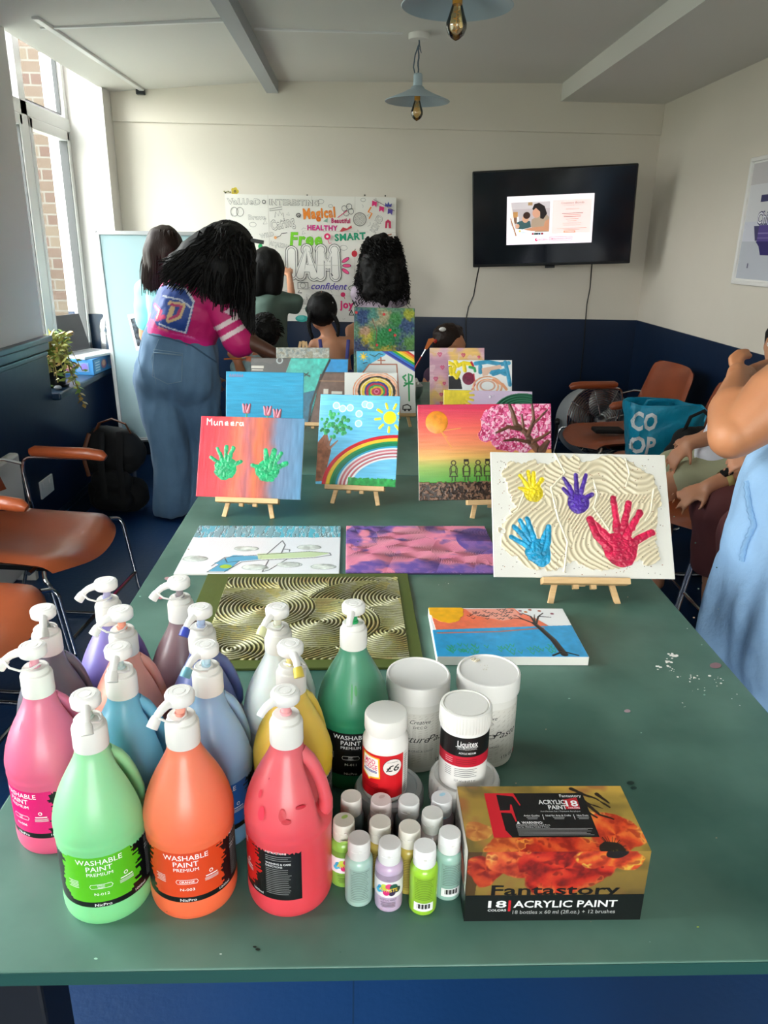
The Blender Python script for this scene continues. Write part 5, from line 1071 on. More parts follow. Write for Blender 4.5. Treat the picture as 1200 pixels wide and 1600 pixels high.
# ---------------------------------------------------------------- cantilever leather chairs
def chair(x, y, rz, lab, group, arms=True):
    r = empty('leather_armchair', lab, 'chair', (x,y,0), rz, group)     # local: front is +x
    W = dict(world=False)
    me = MB(); nx_, ny_ = 14, 16; V = []
    for k in (0,1):
        for i in range(nx_+1):
            for j in range(ny_+1):
                u = i/nx_; v = j/ny_*2-1; q_ = 1-.25*abs(v)**4*(.3+.7*u); xx = -.22+.47*u*1.0; xx = xx if u < .8 else xx-(u-.8)*.6*abs(v)**3*.5
                yy = v*.255*(1-.10*(1-u))*(1-.16*max(0,u-.75)**1*4*0.5)
                zz = .44+.012*math.cos(v*PI)*-1-.03*max(0,u-.7)**2*11+.02*(1-u)**2; ed = min(1, min(u,1-u)*9, (1-abs(v))*6); V.append((xx,yy,zz+.012*math.sqrt(max(ed,0)) if k == 0 else zz-.022*math.sqrt(max(ed,0))))
    n1_ = (nx_+1)*(ny_+1); F = []
    for i in range(nx_):
        for j in range(ny_):
            a = i*(ny_+1)+j; F.append((a,a+ny_+1,a+ny_+2,a+1)); F.append((n1_+a,n1_+a+1,n1_+a+ny_+2,n1_+a+ny_+1))
    for i in range(nx_):
        for j in (0,ny_): a = i*(ny_+1)+j; F.append((a,a+ny_+1,n1_+a+ny_+1,n1_+a))
    for j in range(ny_):
        for i in (0,nx_): a = i*(ny_+1)+j; F.append((a,a+1,n1_+a+1,n1_+a))
    o = me.add(V,F).build('seat', mLeather, r, smooth=True, **W)
    me = MB(); V = []
    for k in (0,1):
        for i in range(nx_+1):
            for j in range(ny_+1):
                u = i/nx_; v = j/ny_*2-1; c_ = min(1,(1-u)*5); hw = .255*(1-.12*u)*(1-.25*(1-math.sqrt(max(0,1-(1-c_)**2))) if u > .8 else 1); yy = v*hw
                xx = -.235-.09*u-.035*(1-v*v)+.02; ed = min(1,min(u,1-u)*8,(1-abs(v))*6); zz = .53+.30*u; t_ = .017*math.sqrt(max(ed,0)); V.append((xx+(t_ if k == 0 else -t_),yy,zz))
    F2 = [tuple(f) for f in F]; me.add(V,F2).build('backrest', mLeather, r, smooth=True, **W)
    for s in (-1,1):
        yy = s*.285
        MB().tube(rnd([(.17,s*.25,.43),(.19,yy,.42),(.205,yy,.4),(.26,yy,.04),(.262,yy,.018),(.24,yy,.011),(-.22,yy,.011),(-.25,yy,.02),(-.245,yy,.05),(-.14,yy,.40),(-.16,yy,.60),(-.15,yy,.64)]+([(-.12,yy,.65),(.10,yy,.652)] if arms else [])),.0075,10).build('side_frame', mChrome, r, smooth=True, **W)
        MB().tube([(-.15,yy,.62),(-.22,yy*.95,.64),(-.26,yy*.85,.64)],.006,8).build('back_bracket', mChrome, r, smooth=True, **W)
        mb = MB().tube([(-.12,yy,.668),(-.10,yy,.672),(.10,yy,.67),(.15,yy,.664),(.165,yy,.655)],[.014,.021,.022,.021,.012],12)
        if arms: mb.build('armrest', mLeather, r, smooth=True, **W)
    for xx,zz,hh in ((.235,.2,.285),(-.235,.1,.285),(.12,.425,.25),(-.14,.43,.285)): MB().tube([(xx,-hh,zz),(xx,hh,zz)],.007).build('cross_brace', mChrome, r, smooth=True, **W)
    MB().box((-.18,-.19,.405),(.16,.19,.43)).build('seat_pan', mBlack, r, bevel=.006, **W)
    return r
chair(-1.12,2.47,-.10,'tan leather armchair at left with scratched seat, beside the wall socket','tan leather armchairs along the left wall')
chair(-1.13,1.84,-.10,'tan leather chair at the left edge, nearest the viewer','tan leather armchairs along the left wall',False)
GR = 'tan leather armchairs along the right wall'
chair(1.42,4.07,PI+.10,'tan leather armchair in front of the fan, small black wallet on its seat',GR)
chair(1.47,3.44,PI,'tan leather chair holding the turquoise shopping bag',GR,False)
chair(1.47,2.86,PI,'tan leather chair under the person in khaki shorts',GR,False)
chair(1.47,2.27,PI,'tan leather chair under the person in maroon trousers',GR,False)
# ---------------------------------------------------------------- drum fan
T = Matrix.Translation((1.445,4.52,.42)) @ Matrix.Rotation(math.radians(8),4,'Z') @ Matrix.Rotation(math.radians(-14),4,'X') @ Matrix.Rotation(PI/2,4,'X')   # local +z faces the viewer
fn = empty('drum_fan', 'large silver drum fan standing on the floor near the back corner', 'fan', (1.445,4.52,0))
R_ = .205; mFan = M('fan_aluminium','b4b8ba',.38,.55)
MB().lathe([(R_,-.09),(R_+.004,-.09),(R_+.006,.07),(R_,.085),(R_-.006,.07),(R_-.006,-.09)],56,M4=T,cap=False).build('drum', mFan, fn, smooth=True)
g = MB()
for i in range(13): q_ = .045+i*.0135; g.tube([T @ Vector((q_*math.cos(a*PI/18),q_*math.sin(a*PI/18),.085+.02*(1-(q_/R_)**2))) for a in range(36)],.0021,5,closed=True)
for i in range(8): a = i*PI/4+.2; g.tube([T @ Vector((q_*math.cos(a),q_*math.sin(a),.088+.02*(1-(q_/R_)**2))) for q_ in (.03,.1,.16,.213)],.0028,6)
g.build('grille', mChrome, fn, smooth=True)
g = MB()
for i in range(13): q_ = .045+i*.0135; g.tube([T @ Vector((q_*math.cos(a*PI/12),q_*math.sin(a*PI/12),-.09)) for a in range(24)],.0016,4,closed=True)
g.build('rear_grille', mChrome, fn)
MB().lathe([(.001,.1),(.028,.108),(.034,.1),(.034,.09)],24,M4=T).build('badge_disc', mSteel, fn, smooth=True)
for i in range(5):
    a = i*2*PI/5; c_, s_ = math.cos(a), math.sin(a); V = []
    for k in range(7):
        q_ = .03+.16*k/6; w_ = .035+.10*math.sin(PI*(k+1)/9)
        for t_ in (-1,1): V.append(T @ Vector((q_*c_-t_*w_*s_*.6, q_*s_+t_*w_*c_*.6, .0+t_*.03)))
    mb = MB(); mb.add(V,[(2*k,2*k+1,2*k+3,2*k+2) for k in range(6)]); o = mb.build('blade', mFan, fn, smooth=True, fix=False); sm_ = o.modifiers.new('s','SOLIDIFY'); sm_.thickness = .003
MB().lathe([(.05,-.13),(.06,-.12),(.06,-.02),(.05,-.01)],24,M4=T).build('motor', mBlack, fn, smooth=True)
for s in (-1,1):
    p = T @ Vector((s*.235,0,0)); MB().tube([(1.445+s*.16,4.36,.015),(1.445+s*.235,4.46,.05),(p.x,p.y,.2),(p.x,p.y,p.z)],.010).tube([(1.445+s*.16,4.68,.015),(p.x,p.y+.05,.1)],.010).build('stand', mBlack, fn, smooth=True)
    MB().lathe([(.02,-.012),(.024,0),(.02,.012)],12,M4=Matrix.Translation(p) @ Matrix.Rotation(PI/2,4,'Y')).build('knob', mBlack, fn, smooth=True)
MB().tube([(1.285,4.36,.015),(1.605,4.36,.015)],.01).tube([(1.285,4.68,.015),(1.605,4.68,.015)],.01).build('stand_foot', mBlack, fn)
# ---------------------------------------------------------------- bags
mBag = M('turquoise_woven', '149cc0', .38, bump=(26,.5,.02), var=('0f86aa',12,.6))
bg_ = empty('shopping_bag', 'turquoise woven shopping bag with large white letters on the armchair', 'bag', (1.475,3.55,.462), rz=-.10)
n_ = 40; V = []; rows = 14
def bagp(a, t, inn=0):
    ca, sa = math.cos(a), math.sin(a); sx_ = (abs(ca)**.45)*(1 if ca > 0 else -1); sy_ = (abs(sa)**.45)*(1 if sa > 0 else -1)
    w_ = (.150+.040*t)-inn; d_ = (.085+.015*math.sin(t*3))-inn; wr = .010*math.sin(a*5+t*7)*t+.006*math.sin(a*9-t*13)
    return Vector((sx_*w_*(1+wr*2), sy_*d_+wr, .27*t*(1-.10*(ca > .2)*ca*t)+.006*math.sin(a*4)*t))
for j in range(rows+1):
    for i in range(n_): V.append(bagp(2*PI*i/n_, j/rows))
for j in range(rows+1):
    for i in range(n_): V.append(bagp(2*PI*i/n_, 1-j/rows*.95+0, .004))
F = []
for j in range(2*rows+1):
    for i in range(n_): k = (i+1) % n_; F.append((j*n_+i, j*n_+k, (j+1)*n_+k, (j+1)*n_+i))
F.append(tuple(reversed(range(n_))))
MB().add(V,F).build('bag_body', mBag, bg_, smooth=True, world=False)
d = Dec(lambda x,y,l: ((lambda q_: (q_.x, q_.y-.004-l, q_.z))(bagp(-PI/2+max(-.75,min(.75,x)), y))), dl=.0006)
def lett(t_, x0, x1, y0, y1):
    V_, F_ = glyphs(t_, .035); lo, hi = V_.min(0), V_.max(0); P = [(x0+(v[0]-lo[0])/(hi[0]-lo[0])*(x1-x0), y0+(v[1]-lo[1])/(hi[1]-lo[1])*(y1-y0)) for v in V_]; d._a(P, F_, 'e9eef0')
def plane_l(t_, x0, x1, z0, z1):
    V_, F_ = glyphs(t_, .035); lo, hi = V_.min(0), V_.max(0)
    dd_.col = rgb('e9eef0'); dd_.add([(x0+(v[0]-lo[0])/(hi[0]-lo[0])*(x1-x0), -.105, z0+(v[1]-lo[1])/(hi[1]-lo[1])*(z1-z0)) for v in V_], F_)
dd_ = MB(); plane_l('CO', -.172,-.055,.145,.235); plane_l('OP', -.165,-.05,.03,.12)
o = dd_.build('white_letters', mPrintM, bg_, colors=True, world=False, fix=False)
sw = o.modifiers.new('w','SHRINKWRAP'); sw.target = bg_.children[0]; sw.wrap_method = 'PROJECT'; sw.use_project_y = True; sw.use_positive_direction = True; sw.use_negative_direction = True; sw.offset = .0015
sb = o.modifiers.new('b','SUBSURF'); sb.subdivision_type = 'SIMPLE'; sb.levels = 2; sb.render_levels = 2; o.modifiers.move(1,0)
MB().tube([(-.08,.06,.23),(-.07,.05,.262),(-.03,.04,.27),(.02,.05,.262),(.03,.06,.23)],.010,8,flat=.3).build('bag_handle', mBag, bg_, smooth=True, world=False)
b2 = empty('black_handbag', 'black handbag with strap beside the turquoise bag', 'bag', (1.55,3.30,.455))
blob('bag_body', MB().cap((1.46,3.30,.525),(1.62,3.28,.525),.07,.07).cap((1.48,3.30,.62),(1.60,3.28,.62),.05,.05), mBlackF, b2, .012, 6, disp=(.01,14))
MB().tube([(1.46,3.28,.64),(1.48,3.27,.72),(1.53,3.26,.75),(1.58,3.26,.71),(1.60,3.27,.64)],.009,8,flat=.4).build('strap', mBlackF, b2, smooth=True)
tag(MB().box((1.30,4.0,.463),(1.46,4.10,.485)).build('black_wallet', mBlackF, bevel=.008), 'small black wallet lying on the armchair seat by the fan', 'wallet')
bp_ = empty('backpack', 'black backpack with brown leather handle on the floor under the window', 'backpack', (-1.28,4.0,0))
blob('pack', MB().cap((-1.38,4.02,.10),(-1.24,4.0,.10),.10,.10,f=1).cap((-1.385,4.03,.30),(-1.235,4.0,.32),.10,.10).cap((-1.38,4.04,.40),(-1.24,4.0,.40),.075,.07), mBlackF, bp_, .014, 6, disp=(.014,9))
blob('front_pocket', MB().cap((-1.36,3.92,.10),(-1.25,3.90,.10),.06,.06).cap((-1.36,3.93,.2),(-1.25,3.90,.2),.06,.06), mBlackF, bp_, .014, 5, disp=(.01,12))
mBr = M('brown_strap','6a3a20',.5)
MB().tube([(-1.40,4.0,.44),(-1.36,3.98,.50),(-1.29,3.97,.525),(-1.22,3.96,.50),(-1.20,3.97,.45)],.014,8,flat=.35).tube([(-1.43,3.93,.22),(-1.45,3.93,.34),(-1.41,3.95,.45)],.011,8,flat=.35).build('leather_handle', mBr, bp_, smooth=True)
for x in (-1.33,-1.235): MB().tube([(x,3.90,.47),(x-.005,3.86,.3),(x,3.845,.12)],.018,8,flat=.25).build('webbing_strap', mBlackF, bp_, smooth=True)
# ---------------------------------------------------------------- window sill things
SZ = ZS+.0005
p = atz(92,590,SZ); p.x = -1.545; p.y = 3.94
pp = empty('potted_plant', 'trailing variegated green and yellow plant in black pot on window sill', 'plant', (p.x,p.y,SZ))
MB().lathe([(.040,0),(.045,.004),(.056,.11),(.060,.112),(.060,.125),(.054,.125),(.05,.11),(.0005,.105)],28,(p.x,p.y,SZ)).lathe([(.06,0),(.066,.012),(.06,.012),(.001,.006)],28,(p.x,p.y,SZ)).build('pot', mBlack, pp, smooth=True)
rr = random.Random(12); lf = MB(); sm_ = MB(); Lc = ['8fa04a','b8b860','6f8a3a','c8b878','a8b858','c8a060','5a7a34','7f9a40']
for i in range(64):
    a = rr.uniform(0,2*PI); ln = rr.uniform(.05,.15); right = rr.random() < .35
    up = rr.uniform(.03,.16) if not right else rr.uniform(0,.05); ex = Vector((math.cos(a)*ln*.6+(.06 if right else 0), math.sin(a)*ln*.8-(.02 if right else 0), up)); 
    p0 = Vector((p.x+rr.uniform(-.02,.02),p.y+rr.uniform(-.02,.02),SZ+.10)); p1 = p0+ex*.6+Vector((0,0,.07)); p2 = p0+ex+Vector((0,0,-.14*rr.random() if right else 0)); p1.x = max(p1.x,-1.70); p2.x = max(p2.x,-1.69); sm_.tube([p0,p1,p2],.0025,5)
    for k in range(5):
        t_ = .35+.16*k; c_ = p1.lerp(p2, max(0,t_-.35)*1.5) if t_ > .5 else p0.lerp(p1,t_*1.6); dr = Vector((rr.uniform(-1,1),rr.uniform(-1,1),rr.uniform(-.5,.6))).normalized(); L_ = rr.uniform(.03,.055); s_ = dr.cross(Vector((0,0,1))).normalized()*L_*.38; n2_ = Vector((0,0,.006)); lf.col = rgb(Lc[rr.randrange(8) if a < 5 else 1])
        if c_.x+dr.x*L_ < -1.70: dr.x = abs(dr.x)
        lf.add([c_, c_+dr*L_*.45+s_-n2_, c_+dr*L_, c_+dr*L_*.45-s_-n2_, c_+dr*L_*.5+n2_],[(0,1,4),(1,2,4),(2,3,4),(3,0,4)])
for i in range(26):
    t_ = i/25; c_ = Vector((p.x+.08+.06*t_, p.y-.02-.02*t_, SZ+.14-.22*t_**1.3)); dr = Vector((rr.uniform(-1,1),rr.uniform(-1,1),-.5)).normalized(); s_ = dr.cross(Vector((0,0,1))).normalized()*.012; lf.col = rgb(Lc[rr.randrange(7)] if t_ < .8 else '9a7a3a'); lf.add([c_,c_+dr*.015+s_,c_+dr*.035,c_+dr*.015-s_],[(0,1,2,3)])
sm_.tube([(p.x,p.y,SZ+.1),(p.x+.07,p.y-.02,SZ+.15),(p.x+.11,p.y-.03,SZ+.02),(p.x+.14,p.y-.04,SZ-.08)],.003,5).build('stem', M('plant_stem','8a7a3c',.7), pp)
lf.build('leaves', M('variegated_leaf', rough=.5, attr=True), pp, colors=True, fix=False)
tag(MB().lathe([(.03,0),(.03,.085),(.026,.09)],24,(-1.64,3.80,SZ)).build('black_canister', mBlack, smooth=True), 'small black canister on the sill left of the plant pot', 'canister')
tag(MB().ell((-1.50,3.84,SZ+.0103),(.02,.022,.0098),10).build('grey_pebble', M('pebble','8a8e92',.5), smooth=True), 'small grey rounded stone on the sill in front of plant pot', 'pebble')
bx = empty('blue_box', 'blue printed cardboard box lying on window sill under the laptop', 'box', (-1.555,4.46,SZ), rz=-.06)
MB().box((-.15,-.17,0),(.10,.17,.085)).build('carton', M('blue_carton','2f78b0',.45), bx, bevel=.002, world=False)
d = Dec(lambda x,y,l: (.1005+l,-.17+.34*x,.085*y),dl=.0003); d2 = Dec(lambda x,y,l: (-.15+.25*x,-.1705-l,.085*y),dl=.0003)
for q_ in (d,d2):
    q_.rect(.05,.1,.3,.9,'5a9cc8'); q_.disc(.45,.5,.12,'8a5a70',.3); q_.disc(.45,.55,.07,'c89880',.2); q_.rect(.62,.2,.9,.8,'6a8ab0'); q_.disc(.8,.5,.08,'7a6ab0',.25)
    for k in range(4): q_.rect(.08,.2+k*.17,.26,.26+k*.17,'c8dcea',up=(k == 0))
d.done('side_print', mPrint, bx); d2.done('end_print', mPrint, bx)
lp = empty('laptop', 'open silver laptop with dark screen back on the blue box', 'laptop', (-1.545,4.46,SZ+.0855), rz=-.34)
MB().box((-.11,-.16,0),(.10,.16,.014)).build('base', M('silver_case','cfd2d4',.35,.3), lp, bevel=.003, world=False)
MB().box((-.09,-.14,.0141),(.0,.14,.0147)).build('keyboard', M('grey_keys','6d7175',.6), lp, world=False)
MB().box((-.003,-.16,0),(.003,.16,.21),Matrix.Translation((-.108,0,.012)) @ Matrix.Rotation(-.28,4,'Y')).build('screen', M('dark_lid','4b4d52',.35), lp, bevel=.002, world=False)
wb = empty('plastic_bottle', 'clear empty plastic water bottle upright on the sill corner', 'bottle', (-1.575,4.93,SZ))
MB().lathe([(.03,0),(.043,.006),(.045,.02),(.045,.16),(.043,.168),(.045,.176),(.045,.2),(.036,.235),(.02,.255),(.014,.262),(.014,.272)],32,(-1.575,4.93,SZ)).build('body', mClear, wb, smooth=True)
MB().lathe([(.0155,.268),(.0155,.285),(.001,.286)],20,(-1.575,4.93,SZ)).build('cap', mWhite, wb, smooth=True)
cable([(-1.50,4.56,.79),(-1.46,4.60,.76),(-1.445,4.66,.64),(-1.47,4.72,.5),(-1.485,4.86,.38),(-1.49,4.9,.3)],'thin black cable trailing off the window sill down the blue wall')
cable([(-1.46,4.60,.735),(-1.44,4.60,.70),(-1.46,4.64,.55),(-1.48,4.68,.45)],'second black cable with a pale plug below the window sill')
hp = empty('panel_heater', 'white panel heater standing by the left wall behind the armchair', 'heater', (-1.44,3.02,0))
MB().box((-1.475,2.72,.05),(-1.43,3.16,.56)).build('panel', mWhiteR, hp, bevel=.012)
for y in (2.78,3.08): MB().box((-1.49,y,0),(-1.40,y+.03,.055)).build('foot', mWhiteR, hp, bevel=.004)
# ---------------------------------------------------------------- whiteboard on an easel
wbd = empty('flipchart_board', 'white magnetic board on metal easel leaning back beside the window', 'whiteboard', (-1.2,4.5,0))
A0 = Vector((-1.477,4.63,1.446)); A1 = Vector((-.90,4.68,1.452)); B0 = Vector((-1.385,4.42,.30)); B1 = Vector((-.86,4.46,.31))
nrm = (A1-A0).cross(B0-A0).normalized(); nrm = nrm if nrm.y < 0 else -nrm
mb = MB(); q_ = nrm*.01; mb.add([A0+q_,A1+q_,B1+q_,B0+q_,A0-q_,A1-q_,B1-q_,B0-q_],[(0,1,2,3),(7,6,5,4),(0,4,5,1),(1,5,6,2),(2,6,7,3),(3,7,4,0)]); mb.build('board', M('gloss_board','a3bdc2',.3,spec=.4), wbd)
mb = MB()
for a,b_ in ((A0,A1),(A0,B0),(A1,B1),(B0,B1)): mb.bar(a+nrm*.004,b_+nrm*.004,.022,.032,up=nrm)
mb.build('frame', M('alu_frame','c4c6c8',.35,.6), wbd, bevel=.003)
mb = MB(); [mb.ell(a,.017,8) for a in (A0,A1,B0,B1)]; mb.build('corner_cap', mBlack, wbd)
for a,b_ in ((B0+Vector((.045,.02,.02)),Vector((-1.30,4.30,.0))),(B1+Vector((-.05,.02,.02)),Vector((-.83,4.33,0))),(A0.lerp(A1,.5)+Vector((0,.03,-.1)),Vector((-1.12,4.95,0)))): MB().tube([a,b_],.011,10).build('leg', mSteel, wbd, smooth=True)
MB().bar(B0-Vector((0,.03,0)),B1-Vector((0,.03,0)),.05,.012).build('pen_tray', mSteel, wbd)
pf = empty('small_picture', 'small white-framed dark photo propped against the magnetic board', 'picture', at(215,530,4.44))
a = at(199,492,4.47); b_ = at(232,487,4.47); c_ = at(240,545,4.43); e_ = at(213,548,4.43); ctr = (a+b_+c_+e_)/4
MB().add([a,b_,c_,e_]+[v+Vector((0,.008,0)) for v in (a,b_,c_,e_)],[(0,1,2,3),(7,6,5,4),(0,4,5,1),(1,5,6,2),(2,6,7,3),(3,7,4,0)]).build('mount', mWhite, pf)
I_ = [ctr.lerp(v,.78)-Vector((0,.0015,0)) for v in (a,b_,c_,e_)]; MB().add(I_,[(0,1,2,3)]).build('photo', M('dark_photo','1a2026',.3,var=('8a98a8',40,.5)), pf, fix=False)
tag(MB().bar(at(219,462,4.42),at(232,520,4.40),.02,.012).bar(at(219,462,4.42),at(236,461,4.42),.02,.012).build('dark_frame', M('grey_frame','5c6468',.4)), 'edge of a grey metal frame standing behind the small picture', 'frame')
# ---------------------------------------------------------------- brush pots at the far end of the second table
def boxpot(x, y, lab, w_=.12, h_=.10, col='cfcbc0'):
    r = empty('tool_tub', lab, 'tub', (x,y,TZ)); m_ = M('tub_'+col,col,.5); a = w_/2
    mb = MB().prism([(-a*.8,-a*.6),(a*.8,-a*.6),(a*.8,a*.6),(-a*.8,a*.6)],0,.004)
    def wall(p,q_,p2,q2): mb.add([(*p,0),(*q_,0),(*q2,h_),(*p2,h_),(p[0]*.93,p[1]*.93,0),(q_[0]*.93,q_[1]*.93,0),(q2[0]*.93,q2[1]*.93,h_),(p2[0]*.93,p2[1]*.93,h_)],[(0,1,2,3),(7,6,5,4),(3,2,6,7),(0,4,5,1)])
    b0 = [(-a*.8,-a*.6),(a*.8,-a*.6),(a*.8,a*.6),(-a*.8,a*.6)]; t0 = [(-a,-a*.8),(a,-a*.8),(a,a*.8),(-a,a*.8)]
    for i in range(4): j = (i+1)%4; wall(b0[i],b0[j],t0[i],t0[j])
    mb.box((-a-.008,-a*.8-.008,h_-.008),(-a+.004,a*.8+.008,h_+.002)).box((a-.004,-a*.8-.008,h_-.008),(a+.008,a*.8+.008,h_+.002)).box((-a,-a*.8-.008,h_-.008),(a,-a*.8+.003,h_+.002)).box((-a,a*.8-.003,h_-.008),(a,a*.8+.008,h_+.002))
    mb.build('pot', m_, r, world=False); return r
q_ = atz(660,655,TZ); boxpot(.205,3.42,'grey plastic tub of painting tools on the far table')
q_ = Vector((.205,3.42,TZ+.012))
def brush(b0, b1, lab, col='c03028', fan=None):
    r = empty('paint_brush', lab, 'paint brush', b0); d_ = (Vector(b1)-Vector(b0)); b0 = Vector(b0)
    MB().tube([b0,b0+d_*.35,b0+d_*.72],[.002,.0038,.003],8).build('handle', M('brush_'+col,col,.35), r, smooth=True)
    MB().tube([b0+d_*.72,b0+d_*.84],.0034,8).build('ferrule', mSteel, r, smooth=True)
    if fan:
        s = Vector((1,0,0)); a_ = b0+d_*.83; e2 = b0+d_; MB().add([a_-s*.005,a_+s*.005,e2+s*.014,e2+s*.004+d_*.03,e2-s*.013+Vector((0,0,.004)),a_-s*.005+Vector((0,.006,0)),a_+s*.005+Vector((0,.006,0)),e2+s*.014+Vector((0,.004,0)),e2+s*.004+d_*.03+Vector((0,.004,0)),e2-s*.013+Vector((0,.004,.004))],[(0,1,2,3,4),(9,8,7,6,5),(0,5,6,1),(1,6,7,2),(2,7,8,3),(3,8,9,4),(4,9,5,0)]).build('bristles', M('bristle_'+fan,fan,.8), r)
    else: MB().tube([b0+d_*.83,b0+d_*.92,b0+d_],[.0036,.005,.001],8).build('bristles', M('dark_bristle_'+col,'3a2418',.8), r, smooth=True)
brush((.18,3.42,TZ+.02), at(674,531,3.40), 'fan brush with orange bristles and red handle standing in the tool tub', 'b03030', 'b8622a')
tb = MB(); rr = random.Random(8)
for i,(lab,cl) in enumerate((('black handled brush standing in the tool tub','1a1a1c'),('white handled brush leaning in the tool tub','dcdcdc'),('steel coloured brush in the tool tub','9a9a9c'))):
    brush((.19+.02*i,3.41,TZ+.02),(.165+.03*i,3.44+.01*i,TZ+.15+.02*(i%2)),lab,cl)
tag(MB().lathe([(.02,0),(.034,.03),(.036,.06),(.02,.075),(.001,.078)],16,(.27,3.52,TZ)).build('foil_bundle', mSteel, smooth=True), 'crumpled silver pot behind the grey tool tub', 'pot')
tag(MB().lathe([(.03,0),(.045,.05),(.05,.08),(.047,.08),(.03,.004)],20,(.00,3.66,TZ)).build('clear_cup', mClear, smooth=True), 'clear plastic cup near the tall green abstract painting', 'cup')
# ---------------------------------------------------------------- people
def V3(*a): return Vector(a)
def hand(mb, wrist, d, nrm, size=1.0, curl=(.4,.45,.5,.6), spread=.18, thumb=1, tl=1.0, tc=.3):
    """palm, four unequal bent fingers and a side thumb; d points along the palm, nrm out of its back"""
    wrist = Vector(wrist); d = Vector(d).normalized(); n_ = Vector(nrm); n_ = (n_-d*n_.dot(d)).normalized(); s = d.cross(n_).normalized()*thumb; S = size
    for k,t_ in enumerate((-.028,-.010,.010,.027)): mb.cap(wrist+s*t_*.55*S+d*.008*S, wrist+s*t_*S+d*.078*S, .0135*S, .0115*S, 10)
    mb.ell(wrist+d*.045*S, (.030*S,.030*S,.030*S), 10) if 0 else None
    for k,(t_,L_) in enumerate(((.029,.068),(.010,.078),(-.010,.073),(-.027,.058))):
        c = curl[k]; dd = (d+s*(t_/.03)*spread).normalized(); p = wrist+s*t_*S+d*.078*S; r_ = (.0095-.0006*k)*S
        for j,f in enumerate((.45,.30,.25)):
            ax = -n_; ang = c*(.6+.5*j); dn = (dd*math.cos(ang)+ax*math.sin(ang)).normalized(); q_ = p+dn*L_*f*S; mb.cap(p,q_,r_,r_*.9,9); p = q_; r_ *= .9; dd = dn; ax = ax
            n2 = s.cross(dd); 
    p = wrist+s*.024*S+d*.018*S; td = (s*.8+d*.65-n_*tc).normalized(); q_ = p+td*.038*S*tl; mb.cap(p,q_,.0145*S,.0105*S,9); td2 = (td+d*.5-n_*tc*.5).normalized(); mb.cap(q_,q_+td2*.030*S*tl,.0105*S,.008*S,9)
def head(mb, c, r=.095, face=(0,1,0), nose=True, up=(0,0,1)):
    c = Vector(c); f = Vector(face).normalized(); u = Vector(up).normalized(); s = f.cross(u).normalized(); k = r/.095
    R3 = Matrix((s,f,u)).transposed().to_4x4()
    mb.ell(c,(.074*k,.092*k,.105*k),20,R3); mb.ell(c+f*.022*k-u*.055*k,(.055*k,.062*k,.058*k),16,R3)
    mb.cap(c+f*.086*k+u*.012*k, c+f*.106*k-u*.024*k,.009*k,.0125*k,8)
    for t_ in (-1,1):
        mb.ell(c+s*.078*k*t_-f*.008*k-u*.01*k,(.010*k,.018*k,.03*k),10,R3); mb.ell(c+f*.07*k+s*.03*k*t_+u*.028*k,(.022*k,.02*k,.01*k),10,R3)
    mb.ell(c+f*.088*k-u*.052*k,(.022*k,.012*k,.009*k),10,R3)
    return s, f, u
def strands(name, roots, mat, parent, r=.004, n=4, seg=8, taper=.3):
    mb = MB()
    for pts in roots:
        L_ = len(pts); mb.tube(pts, [r*(1-(1-taper)*(i/(L_-1))**2) for i in range(L_)], n)
    return mb.build(name, mat, parent, smooth=False, fix=False)
def bez(a, b, c, d, n=8): return [a*(1-t)**3+b*3*t*(1-t)**2+c*3*t*t*(1-t)+d*t**3 for t in [i/(n-1) for i in range(n)]]
rr = random.Random(21)
# --- 1. woman in the pink and blue jersey bending over the table
Yj = 3.93
p1 = empty('person', 'person with long black hair in pink and blue jersey and wide jeans leaning over table', 'person', (-1.0,3.93,0))
J = lambda x,y,dy=0: at(x,y,Yj+dy)
hipL, hipR = J(243,580,-.02), J(305,592,.0)
b = MB()
sh = J(322,470,-.05); shR = J(310,446,.10); hd = J(366,400,.04)
b.cap(J(272,590),J(290,520),.09,.09).cap(J(290,520),J(312,460),.10,.10).cap(J(330,455),hd,.05,.05)
head(b, hd, .1, (.85,.35,-.35), up=(.3,0,.95))
for hp_,kn,ft in ((hipL,J(262,690,.03),V3(-1.02,3.93,.07)),(hipR,J(322,690,.08),V3(-.825,3.90,.07))): b.cap(hp_,kn,.085,.06).cap(kn,ft,.055,.04).cap(ft,ft+V3(.02,.05,-.03),.04,.035)
el = J(378,528,-.10); wr = J(428,552,-.16); el2 = J(375,512,.12); wr2 = J(418,556,.08)
b.cap(J(336,462,-.06),el,.058,.047).cap(el,wr,.046,.03).cap(shR,el2,.055,.045).cap(el2,wr2,.042,.028)
hand(b, wr, (.9,0,-.35), (0,0,1), 1.0, thumb=1); hand(b, wr2, (.8,0,-.5), (0,0,1), 1.0, thumb=-1)
blob('body', b, sDark, p1, .0085, 3)
mDenim = M('blue_denim','6486a6',.8,bump=(300,.35,.003),var=('466684',5,.7),sheen=.1)
b = MB()
# wide-leg jeans following the photographed outline
b.cap(J(268,540,.02),J(258,585,.0),.150,.160,20).cap(J(305,548,.02),J(296,592),.120,.150,20)
b.cap(J(243,590),J(260,660,-.02),.115,.112,20).cap(J(260,660,-.02),J(270,730,-.02),.110,.100,20).cap(J(270,730,-.02),J(268,795,.0),.098,.102,20)
b.cap(J(303,600,.03),J(322,680,.09),.14,.092,20).cap(J(322,680,.09),J(327,740,.06),.092,.092,20).cap(J(327,740,.06),J(328,806,-.0),.092,.10,20)
# keep the hems flat on the floor
def jcut(mb): mb.v = [(x,y,max(z,.012)) for x,y,z in mb.v]; return mb
o = blob('jeans', jcut(b), mDenim, p1, .011, 7, disp=(.014,6,(2.2,2.2,.7)))
